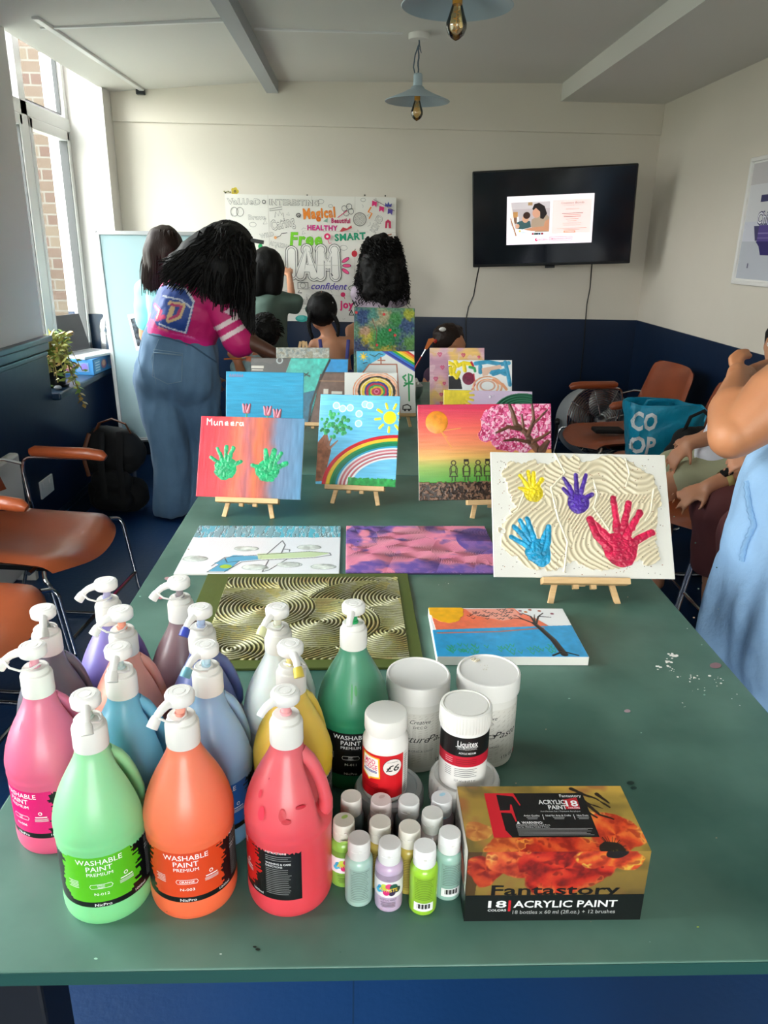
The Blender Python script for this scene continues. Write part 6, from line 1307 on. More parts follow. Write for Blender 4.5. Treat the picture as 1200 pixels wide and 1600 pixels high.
# back pocket, side seam and waistband sit on the cloth
def on(o, pts, r, mat, nm, n=6, off=.004):
    dg = None; bm = bmesh.new(); bm.from_mesh(o.data); from mathutils.bvhtree import BVHTree; bv = BVHTree.FromBMesh(bm); P = []; iv = o.matrix_world.inverted() if 0 else Matrix.Translation(-wm(o.parent).translation)
    for q_ in pts:
        dr = (q_-Vector(CAM)).normalized(); o_ = iv @ Vector(CAM); h_ = bv.ray_cast(o_, dr)
        if h_[0] is not None: P.append(wm(o.parent).translation+h_[0]+h_[1]*off*0-dr*off)
    bm.free()
    if len(P) > 1: return MB().tube(P, r, n).build(nm, mat, p1)
mStitch = M('denim_stitch','7f98ac',.8)
def line_px(pts, k=14):
    out = []
    for (a,b_),(c_,d_) in zip(pts,pts[1:]): out += [J(a+(c_-a)*i/k,b_+(d_-b_)*i/k) for i in range(k)]
    return out+[J(*pts[-1])]
on(o, line_px([(240,548),(238,588),(262,600),(284,596),(285,552),(240,546)]), .0016, mStitch, 'pocket_seam')
on(o, line_px([(240,551),(284,555)]), .0035, mStitch, 'pocket_seam')
on(o, line_px([(233,522),(262,528),(300,540),(338,566)]), .004, M('denim_band','42607c',.8), 'waistband')
on(o, line_px([(222,530),(216,560),(222,592)]), .0014, mStitch, 'pocket_seam'); on(o, line_px([(248,530),(236,560),(244,600)]), .0012, mStitch, 'pocket_seam')
# jersey with blue number panel, planar coordinates in photo-derived metres (x, z)
b = MB(); b.cap(J(266,527,.02),J(282,490),.128,.140,22).cap(J(300,532,.02),J(308,490),.115,.135,22).cap(J(290,470),J(312,440,.03),.135,.115,22).cap(J(318,470,-.02),J(342,456,-.05),.11,.085,20).cap(J(300,440,.08),J(290,452,.2),.09,.07,18)
b.cap(J(340,466,-.05),J(368,524,-.10),.082,.076,20).cap(J(368,524,-.1),J(376,536,-.11),.076,.074,20)
cvj = Cv(1,1,1400,'c8186c',(215,420,400,580)); 
cvj.poly([(248,450),(262,440),(290,448),(306,470),(300,500),(292,522),(246,508),(240,500),(238,470)],'2a4c9c'); cvj.poly([(224,460),(262,442),(262,470),(240,500),(230,500)],'2a4c9c')
for p in ([(255,462),(285,468),(300,480)],[(250,505),(290,520),(297,500),(304,472),(290,450)],[(262,447),(291,451),(305,470)]): cvj.stroke(p,1.2,'dfe4ee')
cvj.stroke([(268,473),(288,476),(282,494),(266,500),(272,480)],4,'e0c090'); cvj.stroke([(270,475),(286,478),(280,492),(268,497)],2.2,'c83a70')
cvj.stroke([(240,478),(252,486),(246,498),(258,494)],4,'e84a80'); cvj.stroke([(240,478),(250,485),(246,496)],1.2,'f0d8c8'); cvj.stroke([(250,512),(262,516)],3,'d8b080')
cvj.stroke([(236,512),(262,520),(300,528),(338,556)],2,'f0e4ec'); 
for t0,t1 in (((337,514),(386,487)),((346,530),(392,503))): cvj.stroke([t0,t1],4.2,'ecd6d8')
for pts in ([(356,466),(370,468),(368,478),(356,486),(372,490)],[(374,470),(372,480),(382,492)],[(305,428),(312,430)]): cvj.stroke(pts,2.6,'e8c8d4')
cvj.put(np.clip((cvj.Y-505+ (cvj.X-240)*-.3)/8,0,1)*(cvj.X < 330),'d81a80')
def jcol(co):
    q_ = (co-CAM) @ RW; zc = q_ @ np.array([0,0,1]); u = 600+FPX*q_[:,0]/zc; v = 800+FPX*q_[:,1]/zc
    return u, v
def planar(cv, Yp):            # project along the world y axis: (x,z) -> sheet coordinates at depth Yp
    def f(co):
        k = np.stack([co[:,0], np.full(len(co), Yp), co[:,2]],1)-CAM; q_ = k @ RW; u = 600+FPX*q_[:,0]/q_[:,2]; v = 800+FPX*q_[:,1]/q_[:,2]
        i = np.clip(((u-cv.x0)/(cv.x1-cv.x0)*(cv.nx-1)).astype(int),0,cv.nx-1); j = np.clip(((v-cv.y0)/(cv.y1-cv.y0)*(cv.ny-1)).astype(int),0,cv.ny-1); return cv.c[j,i]
    return f
blob('jersey', b, M('jersey_mesh',rough=.55,attr=True,bump=(30,.35,.01)), p1, .0055, 7, disp=(.010,8), colorfn=planar(cvj, Yj-.1))
# long crimped hair: a cap and hundreds of strands swept over the back and down the front
b = MB(); b.ell(hd+V3(-.03,0,.025),(.135,.125,.135),20); b.cap(J(352,395,0),J(318,408,-.04),.15,.13).cap(J(318,408,-.04),J(285,418,-.06),.13,.085).cap(J(372,425,-.06),J(380,470,-.09),.085,.05).cap(J(345,425,-.08),J(345,455,-.12),.12,.07)
blob('hair', b, mHair, p1, .011, 6, disp=(.006,18,(1,1,.4)))
R = []
cr_ = J(362,352,.0)
for i in range(900):
    t = rr.random(); u = rr.random(); dY = rr.uniform(-.19,-.06)
    th = rr.uniform(0,2*PI); fi = rr.uniform(.05,1.5); st_ = hd+V3(-.025+.128*math.sin(fi)*math.cos(th),-.01+.12*math.sin(fi)*math.sin(th),.03+.132*math.cos(fi))
    if t < .5: xe = 247+rr.uniform(0,75); e_ = J(xe, 400+(xe-247)*.35+rr.uniform(8,46), dY); mid = J(min(352,xe+55),372+rr.uniform(0,28),-.17)
    elif t < .85: xe = rr.uniform(310,388); e_ = J(xe, 446+(xe-310)*.55+rr.uniform(-10,24), dY-.02); mid = J(xe+rr.uniform(-4,14),398,-.18)
    else: xe = rr.uniform(370,399); e_ = J(xe-4, 490+rr.uniform(0,52), -.13); mid = J(402,430,-.12)
    R.append(bez(st_, st_.lerp(mid,.55)+V3(0,-.03,.015), mid, e_, 10))
for q_ in R:
    for k in range(2,len(q_)): q_[k] = q_[k]+V3(rr.gauss(0,.006),rr.gauss(0,.004),rr.gauss(0,.006))
strands('hair_strands', R, mHair, p1, .0062, 4)
MB().box((-.03,-.02,-.009),(.03,.02,.009),Matrix.Translation(J(402,377,-.02)) @ Matrix.Rotation(.15,4,'Y')).build('visor', mBlack, p1, bevel=.002)
# --- generic standing figure seen from behind
def standing(x, Y, H, lab, sk, shirt, trou, turn=0, shw=.19, armL=None, armR=None, face=(0,1,0), base=None, vox=.011):
    r = empty('person', lab, 'person', (x,Y,0)); k = H/1.65; s = Vector((math.cos(turn),math.sin(turn),0)); f = Vector((-math.sin(turn),math.cos(turn),0)); o_ = Vector((x,Y,0)); P_ = lambda a,b_,c_: o_+s*a*k+f*b_*k+V3(0,0,c_*k)
    b = MB(); b.cap(P_(0,0,.88),P_(0,0,1.1),.125*k,.11*k,18,f=1,fd=s).cap(P_(0,0,1.1),P_(0,0,1.27),.115*k,.115*k,18)
    for t_ in (-1,1):
        b.cap(P_(t_*.04,0,1.33),P_(t_*shw*.85,0,1.32),.062*k,.05*k,12); b.cap(P_(t_*.085,0,.85),P_(t_*.095,.0,.47),.085*k,.055*k,14).cap(P_(t_*.095,0,.47),P_(t_*.1,-.02,.08),.054*k,.037*k,12).cap(P_(t_*.1,-.02,.05),P_(t_*.11,.11,.035),.037*k,.032*k,10)
    b.cap(P_(0,0,1.36),P_(0,.01,1.46),.05*k,.048*k,12); hc = P_(0,.015,1.55); head(b,hc,.095*k,face)
    arms = []
    for t_,A in ((-1,armL),(1,armR)):
        s0 = P_(t_*shw,0,1.31)
        if A is None: e_, w_ = P_(t_*(shw+.03),0,1.03), P_(t_*(shw+.03),.1,.80)
        else: e_, w_ = Vector(A[0]), Vector(A[1])
        b.cap(s0,e_,.046*k,.038*k,12).cap(e_,w_,.037*k,.025*k,12); hand(b,w_,(w_-e_),(0,0,1) if abs((w_-e_).normalized().z) < .8 else (0,-1,0),.95*k,thumb=-t_); arms.append((s0,e_,w_))
    blob('body', b, sk, r, vox, 3)
    if trou:
        b = MB(); b.cap(P_(0,0,.93),P_(0,0,.85),.13*k,.135*k,18)
        for t_ in (-1,1): b.cap(P_(t_*.07,0,.86),P_(t_*.095,0,.47),.108*k,.082*k,16).cap(P_(t_*.095,0,.47),P_(t_*.1,-.01,.09),.08*k,.072*k,16)
        blob('trousers', b, trou, r, .013, 5, disp=(.008,8))
    if shirt:
        b = MB(); b.cap(P_(0,0,.87),P_(0,0,1.1),.152*k,.135*k,20).cap(P_(0,0,1.1),P_(0,0,1.26),.135*k,.135*k,20)
        for t_,(s0,e_,w_) in zip((-1,1),arms): b.cap(P_(t_*.04,0,1.33),s0,.075*k,.064*k,14).cap(s0,s0.lerp(e_,.75),.064*k,.057*k,14)
        blob('shirt', b, shirt, r, .012, 5, disp=(.014,9))
    return r, hc, P_
# --- 2. woman in aqua top at the board
q_ = at(262,388,4.24)
r2, hc, P_ = standing(q_.x-.01,4.24,(q_.z)/1.55*1.65,'person with brown shoulder-length hair in a pale aqua top facing the magnetic board',sLight,M('aqua_cotton','8fd3d3',.8,bump=(60,.2,.004)),M('dark_trousers','23262e',.8),turn=-.5)
b = MB(); b.ell(hc+V3(-.01,-.02,.012),(.098,.108,.105),20).cap(hc+V3(-.035,-.045,-.02),hc+V3(-.055,-.06,-.17),.085,.06).cap(hc+V3(.02,-.06,-.02),hc+V3(.0,-.07,-.16),.075,.05); blob('hair', b, mHairB, r2, .01, 5, disp=(.006,22,(1,1,.3)))
R = []
for i in range(150):
    a = rr.uniform(2.6,5.6); st_ = hc+V3(.08*math.cos(a),.09*math.sin(a),.09*rr.random()); e_ = hc+V3(-.03+.10*math.cos(a)+rr.gauss(0,.01),-.03+.10*math.sin(a),-.20+rr.gauss(0,.02)); R.append(bez(st_,st_+V3(.03*math.cos(a),.03*math.sin(a),-.02),e_+V3(0,0,.08),e_,7))
strands('hair_strands', R, mHairB, r2, .005)
# --- 3. person in sage green top at the poster
q_ = at(408,418,4.78)
sg = M('sage_cotton','54695f',.85,bump=(50,.2,.004))
r3, hc, P_ = standing(at(418,440,4.78).x,4.78,(q_.z+.0)/1.55*1.65,'person with black bobbed hair in a sage green top writing on the poster',sLight,sg,M('black_trousers','17181c',.8),turn=.1,shw=.20,armR=(at(458,482,4.82),at(452,430,5.08)),armL=(at(372,470,4.85),at(392,420,5.08)))
b = MB(); b.ell(hc+V3(0,-.015,.012),(.098,.105,.108),20).cap(hc+V3(-.03,-.035,-.0),hc+V3(-.045,-.04,-.115),.082,.062).cap(hc+V3(.035,-.035,0),hc+V3(.035,-.035,-.115),.075,.06); blob('hair', b, mHair, r3, .01, 5, disp=(.005,24,(1,1,.3)))
# --- 4. girl with big curly hair
q_ = at(594,402,4.82)
r4, hc, P_ = standing(q_.x,4.82,(q_.z)/1.55*1.65,'person with very large curly black hair in a lilac t-shirt at the poster',sDark,M('lilac_cotton','b9a8b8',.85),M('grey_trousers','3a3c44',.8),shw=.15,armL=(at(572,478,4.80),at(562,440,5.06)),armR=(at(612,480,4.85),at(600,330,5.1)) if 0 else (at(626,470,4.9),at(618,425,5.08)))
b = MB(); b.ell(hc+V3(.005,0,.02),(.10,.10,.115),20).cap(hc+V3(-.03,-.04,-.05),hc+V3(-.045,-.07,-.20),.10,.07).cap(hc+V3(.05,-.04,-.05),hc+V3(.07,-.06,-.19),.10,.07).cap(hc+V3(.01,-.05,-.08),hc+V3(.01,-.08,-.25),.09,.06); blob('hair', b, mHair, r4, .010, 5, disp=(.012,30))
R = []
for i in range(800):
    a = rr.uniform(2.9,6.6); zz = rr.uniform(-.16,.12); q0 = .085+.045*min(1,(.12-zz)/.2); b0 = hc+V3(.012+q0*math.cos(a),.10*math.sin(a),zz); L_ = rr.uniform(.06,.15); pts = []; ph = rr.uniform(0,6)
    for k in range(14): t_ = k/13; pts.append(b0+V3(.045*t_*math.cos(a)+.008*math.cos(ph+k*1.7), .045*t_*math.sin(a)+.008*math.sin(ph+k*1.7), -L_*t_))
    R.append(pts)
strands('curls', R, mHair, r4, .0038)
# --- 5. child with two braids
q_ = at(503,486,4.42)
r5 = empty('person', 'child with two beaded braids and bare shoulders in a purple strap dress', 'person', (q_.x,4.42,0)); hc = q_
X_ = q_.x+.06; b = MB(); head(b, hc, .088, (-.35,.9,-.1)); b.cap((X_-.04,4.43,hc.z-.09),(X_,4.42,hc.z-.17),.04,.045).cap((X_,4.42,hc.z-.24),(X_+.03,4.42,.62),.10,.095,f=1).cap((X_-.05,4.42,hc.z-.19),(X_+.10,4.42,hc.z-.19),.055,.052)
sR = V3(X_+.12,4.42,hc.z-.19); eR = at(548,516,4.50); wR = at(560,506,4.60); b.cap(sR,eR,.038,.034).cap(eR,wR,.032,.022); hand(b,wR,(0,1,.3),(1,0,0),.75,thumb=1)
sL = V3(X_-.10,4.42,hc.z-.19); eL = V3(X_-.16,4.52,hc.z-.36); wL = V3(X_-.10,4.68,hc.z-.30); b.cap(sL,eL,.038,.034).cap(eL,wL,.032,.022); hand(b,wL,(0,1,.3),(-1,0,0),.75,thumb=-1)
for t_ in (-1,1): b.cap((X_+.02+t_*.06,4.42,.6),(X_+.02+t_*.06,4.42,.32),.062,.045).cap((X_+.02+t_*.06,4.42,.32),(X_+.02+t_*.06,4.42,.06),.043,.03).cap((X_+.02+t_*.06,4.42,.04),(X_+.02+t_*.07,4.50,.03),.03,.026)
blob('body', b, sLight, r5, .009, 3)
b = MB(); b.cap((X_+.01,4.42,hc.z-.36),(X_+.03,4.42,.62),.110,.135,20).cap((X_+.03,4.42,.62),(X_+.03,4.42,.5),.135,.16,20); blob('dress', b, M('purple_cotton','3f4178',.85), r5, .011, 5, disp=(.01,10))
MB().tube([(X_+.09,4.36,hc.z-.15),(X_+.085,4.325,hc.z-.22),(X_+.075,4.315,hc.z-.33)],.010,8,flat=.5).tube([(X_-.07,4.36,hc.z-.15),(X_-.06,4.33,hc.z-.22),(X_-.05,4.315,hc.z-.33)],.010,8,flat=.5).build('strap', M('purple_strap','4a4a90',.8), r5, smooth=True)
b = MB(); b.ell(hc+V3(0,-.012,.012),(.088,.098,.098),20); blob('hair', b, mHair, r5, .008, 4, disp=(.003,40))
for s,e_ in ((-1,at(488,526,4.33)),(1,at(528,522,4.33))):
    m_ = MB(); a_ = hc+V3(s*.055,-.055,.0)
    for k in range(12): t_ = k/11; c_ = a_.lerp(e_,t_)+V3(s*.016*math.sin(t_*PI),-.02,0); m_.ell(c_,(.015-.005*t_,.015-.005*t_,.015),8)
    m_.build('braid', mHair, r5, smooth=True)
m_ = MB(); [m_.ell(hc+V3(*v),.006,8) for v in ((.06,-.06,.05),(-.05,-.07,.05),(.03,-.085,.03))]; m_.build('hair_bead', mWhite, r5)
m_ = MB(); m_.tube([hc+V3(0,-.088,-.02),hc+V3(0,-.098,.03),hc+V3(0,-.075,.08),hc+V3(0,-.03,.108)],.0016,5); m_.build('parting', sLight, r5)
# --- 6. small boy with short black hair, brush in hand
q_ = at(410,522,4.2); hc = q_
r6 = empty('person', 'child with short black hair in grey and orange top holding an orange brush', 'person', (q_.x,4.20,0))
b = MB(); head(b, hc, .088, (-.6,.8,-.1)); X_, Z_ = hc.x-.02, hc.z; b.cap((X_,4.20,Z_-.09),(X_,4.20,Z_-.15),.038,.042).cap((X_,4.20,Z_-.22),(X_,4.20,.56),.10,.095).cap((X_-.09,4.20,Z_-.18),(X_+.09,4.20,Z_-.18),.05,.05)
wL = at(372,566,4.05); eL = at(380,592,4.10); b.cap((X_-.11,4.20,Z_-.18),eL,.037,.033).cap(eL,wL,.031,.023); hand(b,wL,(-.25,0,.4),(-.2,-1,0),.75,curl=(1.1,1.2,1.2,1.2),thumb=1)
eR = V3(X_+.15,4.10,Z_-.34); wR = V3(X_+.08,4.0,Z_-.30); b.cap((X_+.11,4.20,Z_-.18),eR,.037,.033).cap(eR,wR,.031,.023); hand(b,wR,(-.2,-1,0),(0,0,1),.75,thumb=-1)
for t_ in (-1,1): b.cap((X_+t_*.06,4.20,.55),(X_+t_*.06,4.18,.3),.062,.045).cap((X_+t_*.06,4.18,.3),(X_+t_*.06,4.2,.06),.043,.03).cap((X_+t_*.06,4.2,.04),(X_+t_*.06,4.29,.03),.03,.026)
blob('body', b, sMid, r6, .009, 3)
def tcol(co):
    c_ = np.ones((len(co),3))*np.array([124,148,150.]); k = (np.abs((co[:,2]-.7) % .11) < .02); c_[k] = [205,104,60]; return c_
b = MB(); b.cap((X_,4.20,Z_-.22),(X_,4.20,.6),.118,.118,18).cap((X_-.09,4.20,Z_-.18),(X_+.09,4.20,Z_-.18),.062,.062,14).cap((X_-.11,4.20,Z_-.18),V3(X_-.11,4.20,Z_-.18).lerp(eL,.6),.052,.046).cap((X_+.11,4.20,Z_-.18),V3(X_+.11,4.20,Z_-.18).lerp(eR,.6),.052,.046); blob('shirt', b, M('striped_cotton',rough=.85,attr=True), r6, .009, 5, disp=(.006,12), colorfn=tcol)
b = MB(); b.cap((X_,4.20,.62),(X_,4.20,.56),.115,.12,16); [b.cap((X_+t_*.06,4.20,.55),(X_+t_*.065,4.18,.32),.078,.07) for t_ in (-1,1)]; blob('shorts', b, M('navy_shorts','1a2238',.85), r6, .011, 4)
b = MB(); b.ell(hc+V3(.012,-.012,.02),(.088,.096,.094),20); blob('hair', b, mHair, r6, .008, 3, disp=(.005,55))
R = []
for i in range(200):
    a = rr.uniform(0,6.28); e2 = rr.uniform(-.2,1.4); n_ = V3(math.cos(a)*math.cos(e2),math.sin(a)*math.cos(e2),math.sin(e2)); c_ = hc+V3(.012,-.012,.02)+V3(n_.x*.086,n_.y*.094,n_.z*.092); R.append([c_,c_+n_*.008+V3(.008,0,-.004),c_+n_*.009+V3(.014,0,-.012)])
strands('hair_tuft', R, mHair, r6, .003)
r = empty('paint_brush', 'orange handled paint brush held in the small child hand', 'paint brush', at(364,561,4.03)); MB().tube([at(350,561,4.03),at(378,560,4.03)],.004,8).build('handle', M('orange_handle','d8702a',.4), r, smooth=True)
MB().tube([at(378,560,4.03),at(384,560,4.03)],.004,8).build('ferrule', mSteel, r, smooth=True)
# --- 7. child whose head shows above the hearts painting
hc = at(706,538,4.25); r7 = empty('person', 'child with tied brown hair and white clip behind the hearts painting', 'person', (hc.x,4.25,0))
b = MB(); head(b, hc, .088, (.55,-.8,-.25)); X_, Z_ = hc.x, hc.z; b.cap((X_,4.27,Z_-.09),(X_,4.28,Z_-.15),.038,.042).cap((X_,4.28,Z_-.22),(X_,4.28,.52),.10,.1).cap((X_-.09,4.28,Z_-.18),(X_+.09,4.28,Z_-.18),.05,.05)
for t_ in (-1,1):
    e_ = V3(X_+t_*.15,4.24,Z_-.34); w_ = V3(X_+t_*.09,4.08,TZ+.035); b.cap((X_+t_*.11,4.28,Z_-.18),e_,.037,.033).cap(e_,w_,.031,.023); hand(b,w_,(-t_*.3,-1,-.1),(0,0,1),.75,thumb=-t_)
    b.cap((X_+t_*.06,4.28,.5),(X_+t_*.06,4.26,.28),.062,.045).cap((X_+t_*.06,4.26,.28),(X_+t_*.06,4.28,.06),.043,.03).cap((X_+t_*.06,4.28,.04),(X_+t_*.06,4.19,.03),.03,.026)
blob('body', b, sMid, r7, .01, 3)
b = MB(); b.cap((X_,4.28,Z_-.22),(X_,4.28,.45),.118,.14,18).cap((X_-.09,4.28,Z_-.18),(X_+.09,4.28,Z_-.18),.062,.062,14); blob('dress', b, M('plum_cotton','4a3048',.85), r7, .012, 5, disp=(.008,10))
b = MB(); b.ell(hc+V3(-.02,.02,.022),(.092,.096,.092),20).ell(hc+V3(-.075,.03,.05),(.035,.035,.032),12).ell(hc+V3(.035,.055,.075),(.03,.03,.026),12); blob('hair', b, mHairB, r7, .008, 4, disp=(.006,40))
MB().ell(hc+V3(-.06,-.045,.085),(.02,.01,.012),10).build('hair_clip', mWhite, r7, smooth=True); MB().ell(hc+V3(-.095,-.035,.02),(.012,.012,.012),10).build('hair_bobble', M('red_bobble','c03028',.4), r7, smooth=True)
# --- 8. child seated at right: white t-shirt, khaki shorts
hp_ = V3(1.60,3.04,.56); kn = at(1036,768,3.0)+V3(0,.0,.03); r8 = empty('person', 'seated person in white t-shirt and khaki shorts, face cut by the frame edge', 'person', (1.55,3.1,0))
hc = at(1229,540,3.0); b = MB(); head(b, hc, .098, (-.75,-.62,-.05))
ch = V3(1.66,3.04,.86); b.cap(hp_,V3(1.62,3.04,.70),.12,.12).cap(V3(1.62,3.04,.7),ch,.12,.115).cap(ch+V3(0,0,.06),hc+V3(.01,.02,-.06),.048,.045).cap(ch+V3(-.02,-.13,.03),ch+V3(0,.13,.03),.05,.05)
ft = V3(kn.x-.06,2.98,.06)
for dy in (-.02,.16): k2 = kn+V3(.0,dy,0); b.cap(hp_+V3(0,-.07+dy,0),k2,.082,.058).cap(k2,V3(k2.x+.02,k2.y,.08),.054,.036).cap(V3(k2.x+.02,k2.y,.05),V3(k2.x-.12,k2.y,.035),.036,.032)
el = at(1150,672,3.02); wr = at(1076,694,2.98); b.cap(ch+V3(-.02,-.13,.03),el,.045,.038).cap(el,wr,.040,.026); hand(b, wr, (-.7,-.1,-.72), (-.5,-.5,.6), .88, curl=(.3,.35,.4,.5), thumb=-1)
el2 = V3(1.60,3.23,.68); wr2 = V3(1.50,3.16,.66); b.cap(ch+V3(0,.13,.03),el2,.045,.038).cap(el2,wr2,.036,.026); hand(b, wr2, (-1,0,-.2),(0,0,1),.9,thumb=1)
blob('body', b, sLight, r8, .0085, 3)
b = MB()
for dy in (-.02,.16): b.cap(hp_+V3(-.02,-.07+dy,0),kn.lerp(hp_+V3(0,-.07+dy,0),.28)+V3(0,dy*.7,.0),.105,.088,18)
blob('shorts', b, M('khaki_cotton','a8a888',.85,bump=(80,.2,.003)), r8, .009, 5, disp=(.010,11))
b = MB(); b.cap(hp_+V3(-.03,0,.04),V3(1.61,3.04,.72),.140,.138,20).cap(V3(1.61,3.04,.72),ch,.135,.130,20).cap(ch+V3(-.02,-.13,.03),(ch+V3(-.02,-.13,.03)).lerp(el,.45),.066,.060).cap(ch+V3(0,.13,.03),(ch+V3(0,.13,.03)).lerp(el2,.45),.066,.06).cap(at(1112,712,2.98),at(1165,702,3.0),.055,.09,16); blob('t_shirt', b, M('white_cotton','e4e4ee',.85,bump=(50,.3,.005)), r8, .010, 6, disp=(.016,9))
fx = Vector((-.75,-.62,-.05)).normalized(); sx2 = fx.cross(V3(0,0,1)).normalized()
for t_ in (-1,1):
    ec = hc+fx*.082+sx2*.031*t_+V3(0,0,.012); ey = MB().ell(ec,.0115,14).build('eye', mWhite, r8, smooth=True); MB().ell(ec+fx*.0078,(.0052,.0052,.0052),10).build('iris', mBlack, ey, smooth=True)
    MB().tube([hc+fx*.090+sx2*(t_*.014)+V3(0,0,.037),hc+fx*.091+sx2*(t_*.032)+V3(0,0,.042),hc+fx*.078+sx2*(t_*.052)+V3(0,0,.036)],.0028,6).build('eyebrow', mHair, r8)
MB().tube([hc+fx*.097+sx2*-.02+V3(0,0,-.050),hc+fx*.103+V3(0,0,-.051),hc+fx*.097+sx2*.02+V3(0,0,-.050)],[.002,.0045,.002],6).build('lips', M('lip','a8564e',.45), r8, smooth=True)
b = MB(); b.ell(hc-fx*.022+V3(0,0,.028),(.094,.094,.098),20).cap(hc-fx*.05+V3(0,0,-.02),hc-fx*.07+V3(0,0,-.14),.07,.05); blob('hair', b, mHair, r8, .009, 4, disp=(.004,30))
# --- 9. person in maroon trousers with a watch
r9 = empty('person', 'seated person in maroon cropped trousers wearing a square watch, upper body hidden', 'person', (1.5,2.45,0))
hp_ = V3(1.64,2.36,.56); kn = V3(1.235,2.42,.575); b = MB(); ch = V3(1.66,2.36,1.02)
b.cap(hp_,V3(1.65,2.36,.8),.14,.13).cap(V3(1.65,2.36,.8),ch,.13,.13).cap(ch+V3(0,0,.06),ch+V3(0,0,.18),.055,.05); head(b, ch+V3(-.01,0,.27), .1, (-1,.1,0))
for dy in (-.22,.0): k2 = kn+V3(.02,dy,0); b.cap(hp_+V3(0,dy*.5,0),k2,.09,.06).cap(k2,V3(k2.x+.04,k2.y,.09),.056,.038).cap(V3(k2.x+.03,k2.y,.055),V3(k2.x-.11,k2.y,.04),.038,.034)
el = at(1205,722,2.45); wr = at(1108,760,2.40); b.cap(ch+V3(-.02,-.16,.0),el,.05,.044).cap(el,wr,.043,.028); hand(b, wr, (-.8,.1,-.42), (-.35,-.5,.8), .92, curl=(.55,.45,.35,.25), spread=.3, thumb=-1, tc=.1)
el2 = at(1222,760,2.2); wr2 = at(1200,722,2.12); b.cap(ch+V3(-.02,-.15,-.0),el2,.05,.042) if 0 else b.cap(ch+V3(-.04,-.17,.0),el2,.05,.042).cap(el2,wr2,.04,.028); hand(b, wr2, (-.8,0,.15), (0,-.6,.8), .95, curl=(1.1,1.1,1.2,1.2), thumb=-1)
blob('body', b, sLight, r9, .0085, 3)
b = MB()
for dy in (-.22,.0): k2 = kn+V3(.02,dy,0); b.cap(hp_+V3(0,dy*.5,0),k2,.125,.110,20).cap(k2,V3(k2.x+.035,k2.y,.37),.108,.105,20)
b.v = [(x,y,max(z,.335)) for x,y,z in b.v]; blob('trousers', b, M('maroon_cotton','643434',.85,bump=(90,.2,.003)), r9, .0095, 6, disp=(.014,8))
b = MB(); b.cap(V3(1.64,2.36,.64),ch,.155,.145,20).cap(ch+V3(-.02,-.16,0),(ch+V3(-.02,-.16,0)).lerp(el,.4),.07,.064).cap(ch+V3(0,.15,0),ch+V3(-.04,.2,-.16),.07,.06); blob('top', b, M('charcoal_top','2a2a30',.85), r9, .012, 5, disp=(.012,9))
b = MB(); b.ell(ch+V3(.02,0,.30),(.1,.1,.1),18).cap(ch+V3(.05,0,.25),ch+V3(.08,0,.1),.08,.06); blob('hair', b, mHair, r9, .011, 4)
wt = empty('smartwatch', 'square black watch with pale yellow strap on the seated wrist', 'watch', wr.lerp(el,.22))
c_ = wr.lerp(el,.26); dv = (el-wr).normalized(); u_ = Vector((0,-.35,1)); u_ = (u_-dv*u_.dot(dv)).normalized(); s_ = dv.cross(u_)
MW = Matrix((dv,s_,u_)).transposed().to_4x4(); MW = Matrix.Translation(c_) @ MW
MB().box((-.018,-.016,.029),(.018,.016,.040),MW).build('watch_case', mBlack, wt, bevel=.005); MB().lathe([(.0335,-.011),(.0345,-.009),(.0345,.009),(.0335,.011),(.0315,.011),(.0315,-.011)],32,M4=MW @ Matrix.Rotation(PI/2,4,'Y'),cap=False).build('strap', M('pale_yellow_strap','cfc07a',.5), wt, smooth=True)
# --- 10. standing woman in light blue dress, arm bent, at right
r10 = empty('person', 'standing person in light blue cotton dress, bare arm bent with hand raised', 'person', (1.13,1.68,0))
el = at(1143,682,1.60); sh_ = at(1290,560,1.62); wr = at(1152,598,1.80)
b = MB(); b.cap(sh_,el.lerp(sh_,.5)+V3(0,0,-.006),.066,.076,24).cap(el.lerp(sh_,.5)+V3(0,0,-.006),el+V3(.012,0,.004),.076,.050,24).cap(el,el.lerp(wr,.4)+V3(-.004,-.01,.008),.050,.058,22).cap(el.lerp(wr,.4)+V3(-.004,-.01,.008),wr,.056,.031,22)
# raised hand: two fingers up and curling, two pointing toward the face
pw = wr; b.cap(pw,at(1152,582,1.84),.029,.024,14).cap(pw+V3(.012,0,0),at(1168,586,1.85),.028,.022,14).cap(at(1152,582,1.84),at(1168,584,1.85),.022,.020,12)
for pts,r_ in (([(1152,580),(1145,568),(1144,560),(1153,552),(1166,550)],.0105),([(1164,580),(1176,575),(1188,570),(1204,565)],.0108),([(1170,588),(1184,584),(1198,578),(1212,574)],.0105),([(1158,574),(1156,564),(1162,557),(1170,556)],.0095),([(1176,592),(1190,590),(1204,588)],.010)):
    P3 = [at(x,y,1.86+.012*i) for i,(x,y) in enumerate(pts)]
    for a,c_ in zip(P3,P3[1:]): b.cap(a,c_,r_,r_*.95,10)
ctr = V3(1.30,1.68,0); c2 = ctr+V3(-.17,0,0); b.cap(c2+V3(0,0,.90),ctr+V3(0,0,1.22),.13,.13).cap(ctr+V3(-.02,0,1.28),sh_,.075,.065).cap(ctr+V3(.02,.12,1.28),ctr+V3(.05,.16,1.24),.075,.06).cap(ctr+V3(0,0,1.3),ctr+V3(0,0,1.44),.055,.052)
head(b, ctr+V3(-.02,.03,1.55), .1, (-.3,.95,0)); b.cap(ctr+V3(.05,.17,1.22),ctr+V3(.08,.26,1.0),.05,.042).cap(ctr+V3(.08,.26,1.0),ctr+V3(-.05,.32,.98),.04,.028); hand(b, ctr+V3(-.05,.32,.98),(-1,0,0),(0,0,1),1,thumb=1)
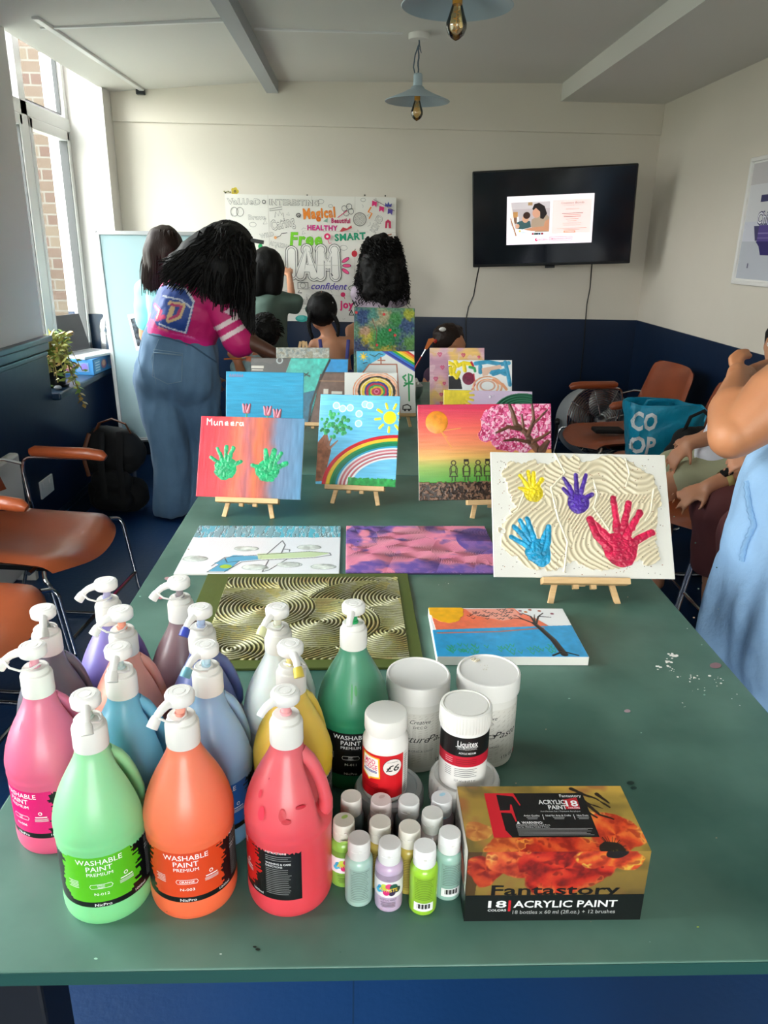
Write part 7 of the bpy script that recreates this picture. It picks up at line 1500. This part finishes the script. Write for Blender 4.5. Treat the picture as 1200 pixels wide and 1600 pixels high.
for t_ in (-1,1): b.cap(c2+V3(0,t_*.08,.88),c2+V3(0,t_*.09,.48),.085,.06).cap(c2+V3(0,t_*.09,.48),c2+V3(.02,t_*.1,.09),.055,.038).cap(c2+V3(.02,t_*.1,.05),c2+V3(-.09,t_*.12,.035),.038,.034)
blob('body', b, skin('skin_warm','c4845c','b06f48'), r10, .0052, 3)
MB().ell(at(1204,564,1.885),(.006,.003,.005),8).build('fingernail', M('nail','e0b8a8',.3), r10, smooth=True)
D_ = lambda x,y,rr_: at(x,y,1.66)+V3(rr_+.032,0,0)
b = MB()
pts = [(1192,700,.13),(1150,760,.17),(1140,800,.18),(1122,860,.20),(1104,930,.23),(1092,1000,.25),(1088,1100,.27),(1086,1250,.30)]
for (x,y,q0),(x2,y2,q1) in zip(pts,pts[1:]):
    b.cap(D_(x,y,q0),D_(x2,y2,q1),q0,q1,28)
b.cap(ctr+V3(-.10,0,.92),ctr+V3(-.05,0,1.08),.21,.19,24).cap(ctr+V3(-.05,0,1.05),ctr+V3(0,0,1.26),.19,.16,24); b.v = [(x,y,max(z,.28)) for x,y,z in b.v]
def folds(co):
    pass
o = blob('dress', b, M('light_blue_cotton','9abfe4',.8,bump=(26,.5,.012),var=('86aed8',6,.5)), r10, .010, 5, disp=(.030,5,(1.9,1.9,.55)))
cvd = [(1166,752),(1170,790),(1178,820),(1164,850),(1158,880)]
bm = bmesh.new(); bm.from_mesh(o.data); from mathutils.bvhtree import BVHTree; bv = BVHTree.FromBMesh(bm); P3 = []
for i in range(len(cvd)-1):
    for k in range(8):
        t_ = k/8; x = cvd[i][0]*(1-t_)+cvd[i+1][0]*t_; y = cvd[i][1]*(1-t_)+cvd[i+1][1]*t_; dr = Vector(_ray(x,y)).normalized(); h_ = bv.ray_cast(Vector(CAM)-wm(r10).translation, dr)
        if h_[0] is not None: P3.append(h_[0]+wm(r10).translation-dr*.002+V3(.002*math.sin(k*2.2),0,0))
bm.free(); MB().tube(P3,.0065,8).build('gathered_seam', M('dress_seam','86aed6',.8), r10, smooth=True)
b = MB(); hh = ctr+V3(-.02,.03,1.55); b.ell(hh+V3(.0,-.02,.02),(.10,.11,.11),18).cap(hh+V3(.02,-.05,-.02),hh+V3(.03,-.07,-.2),.08,.06); blob('hair', b, mHairB, r10, .012, 4, disp=(.006,24))
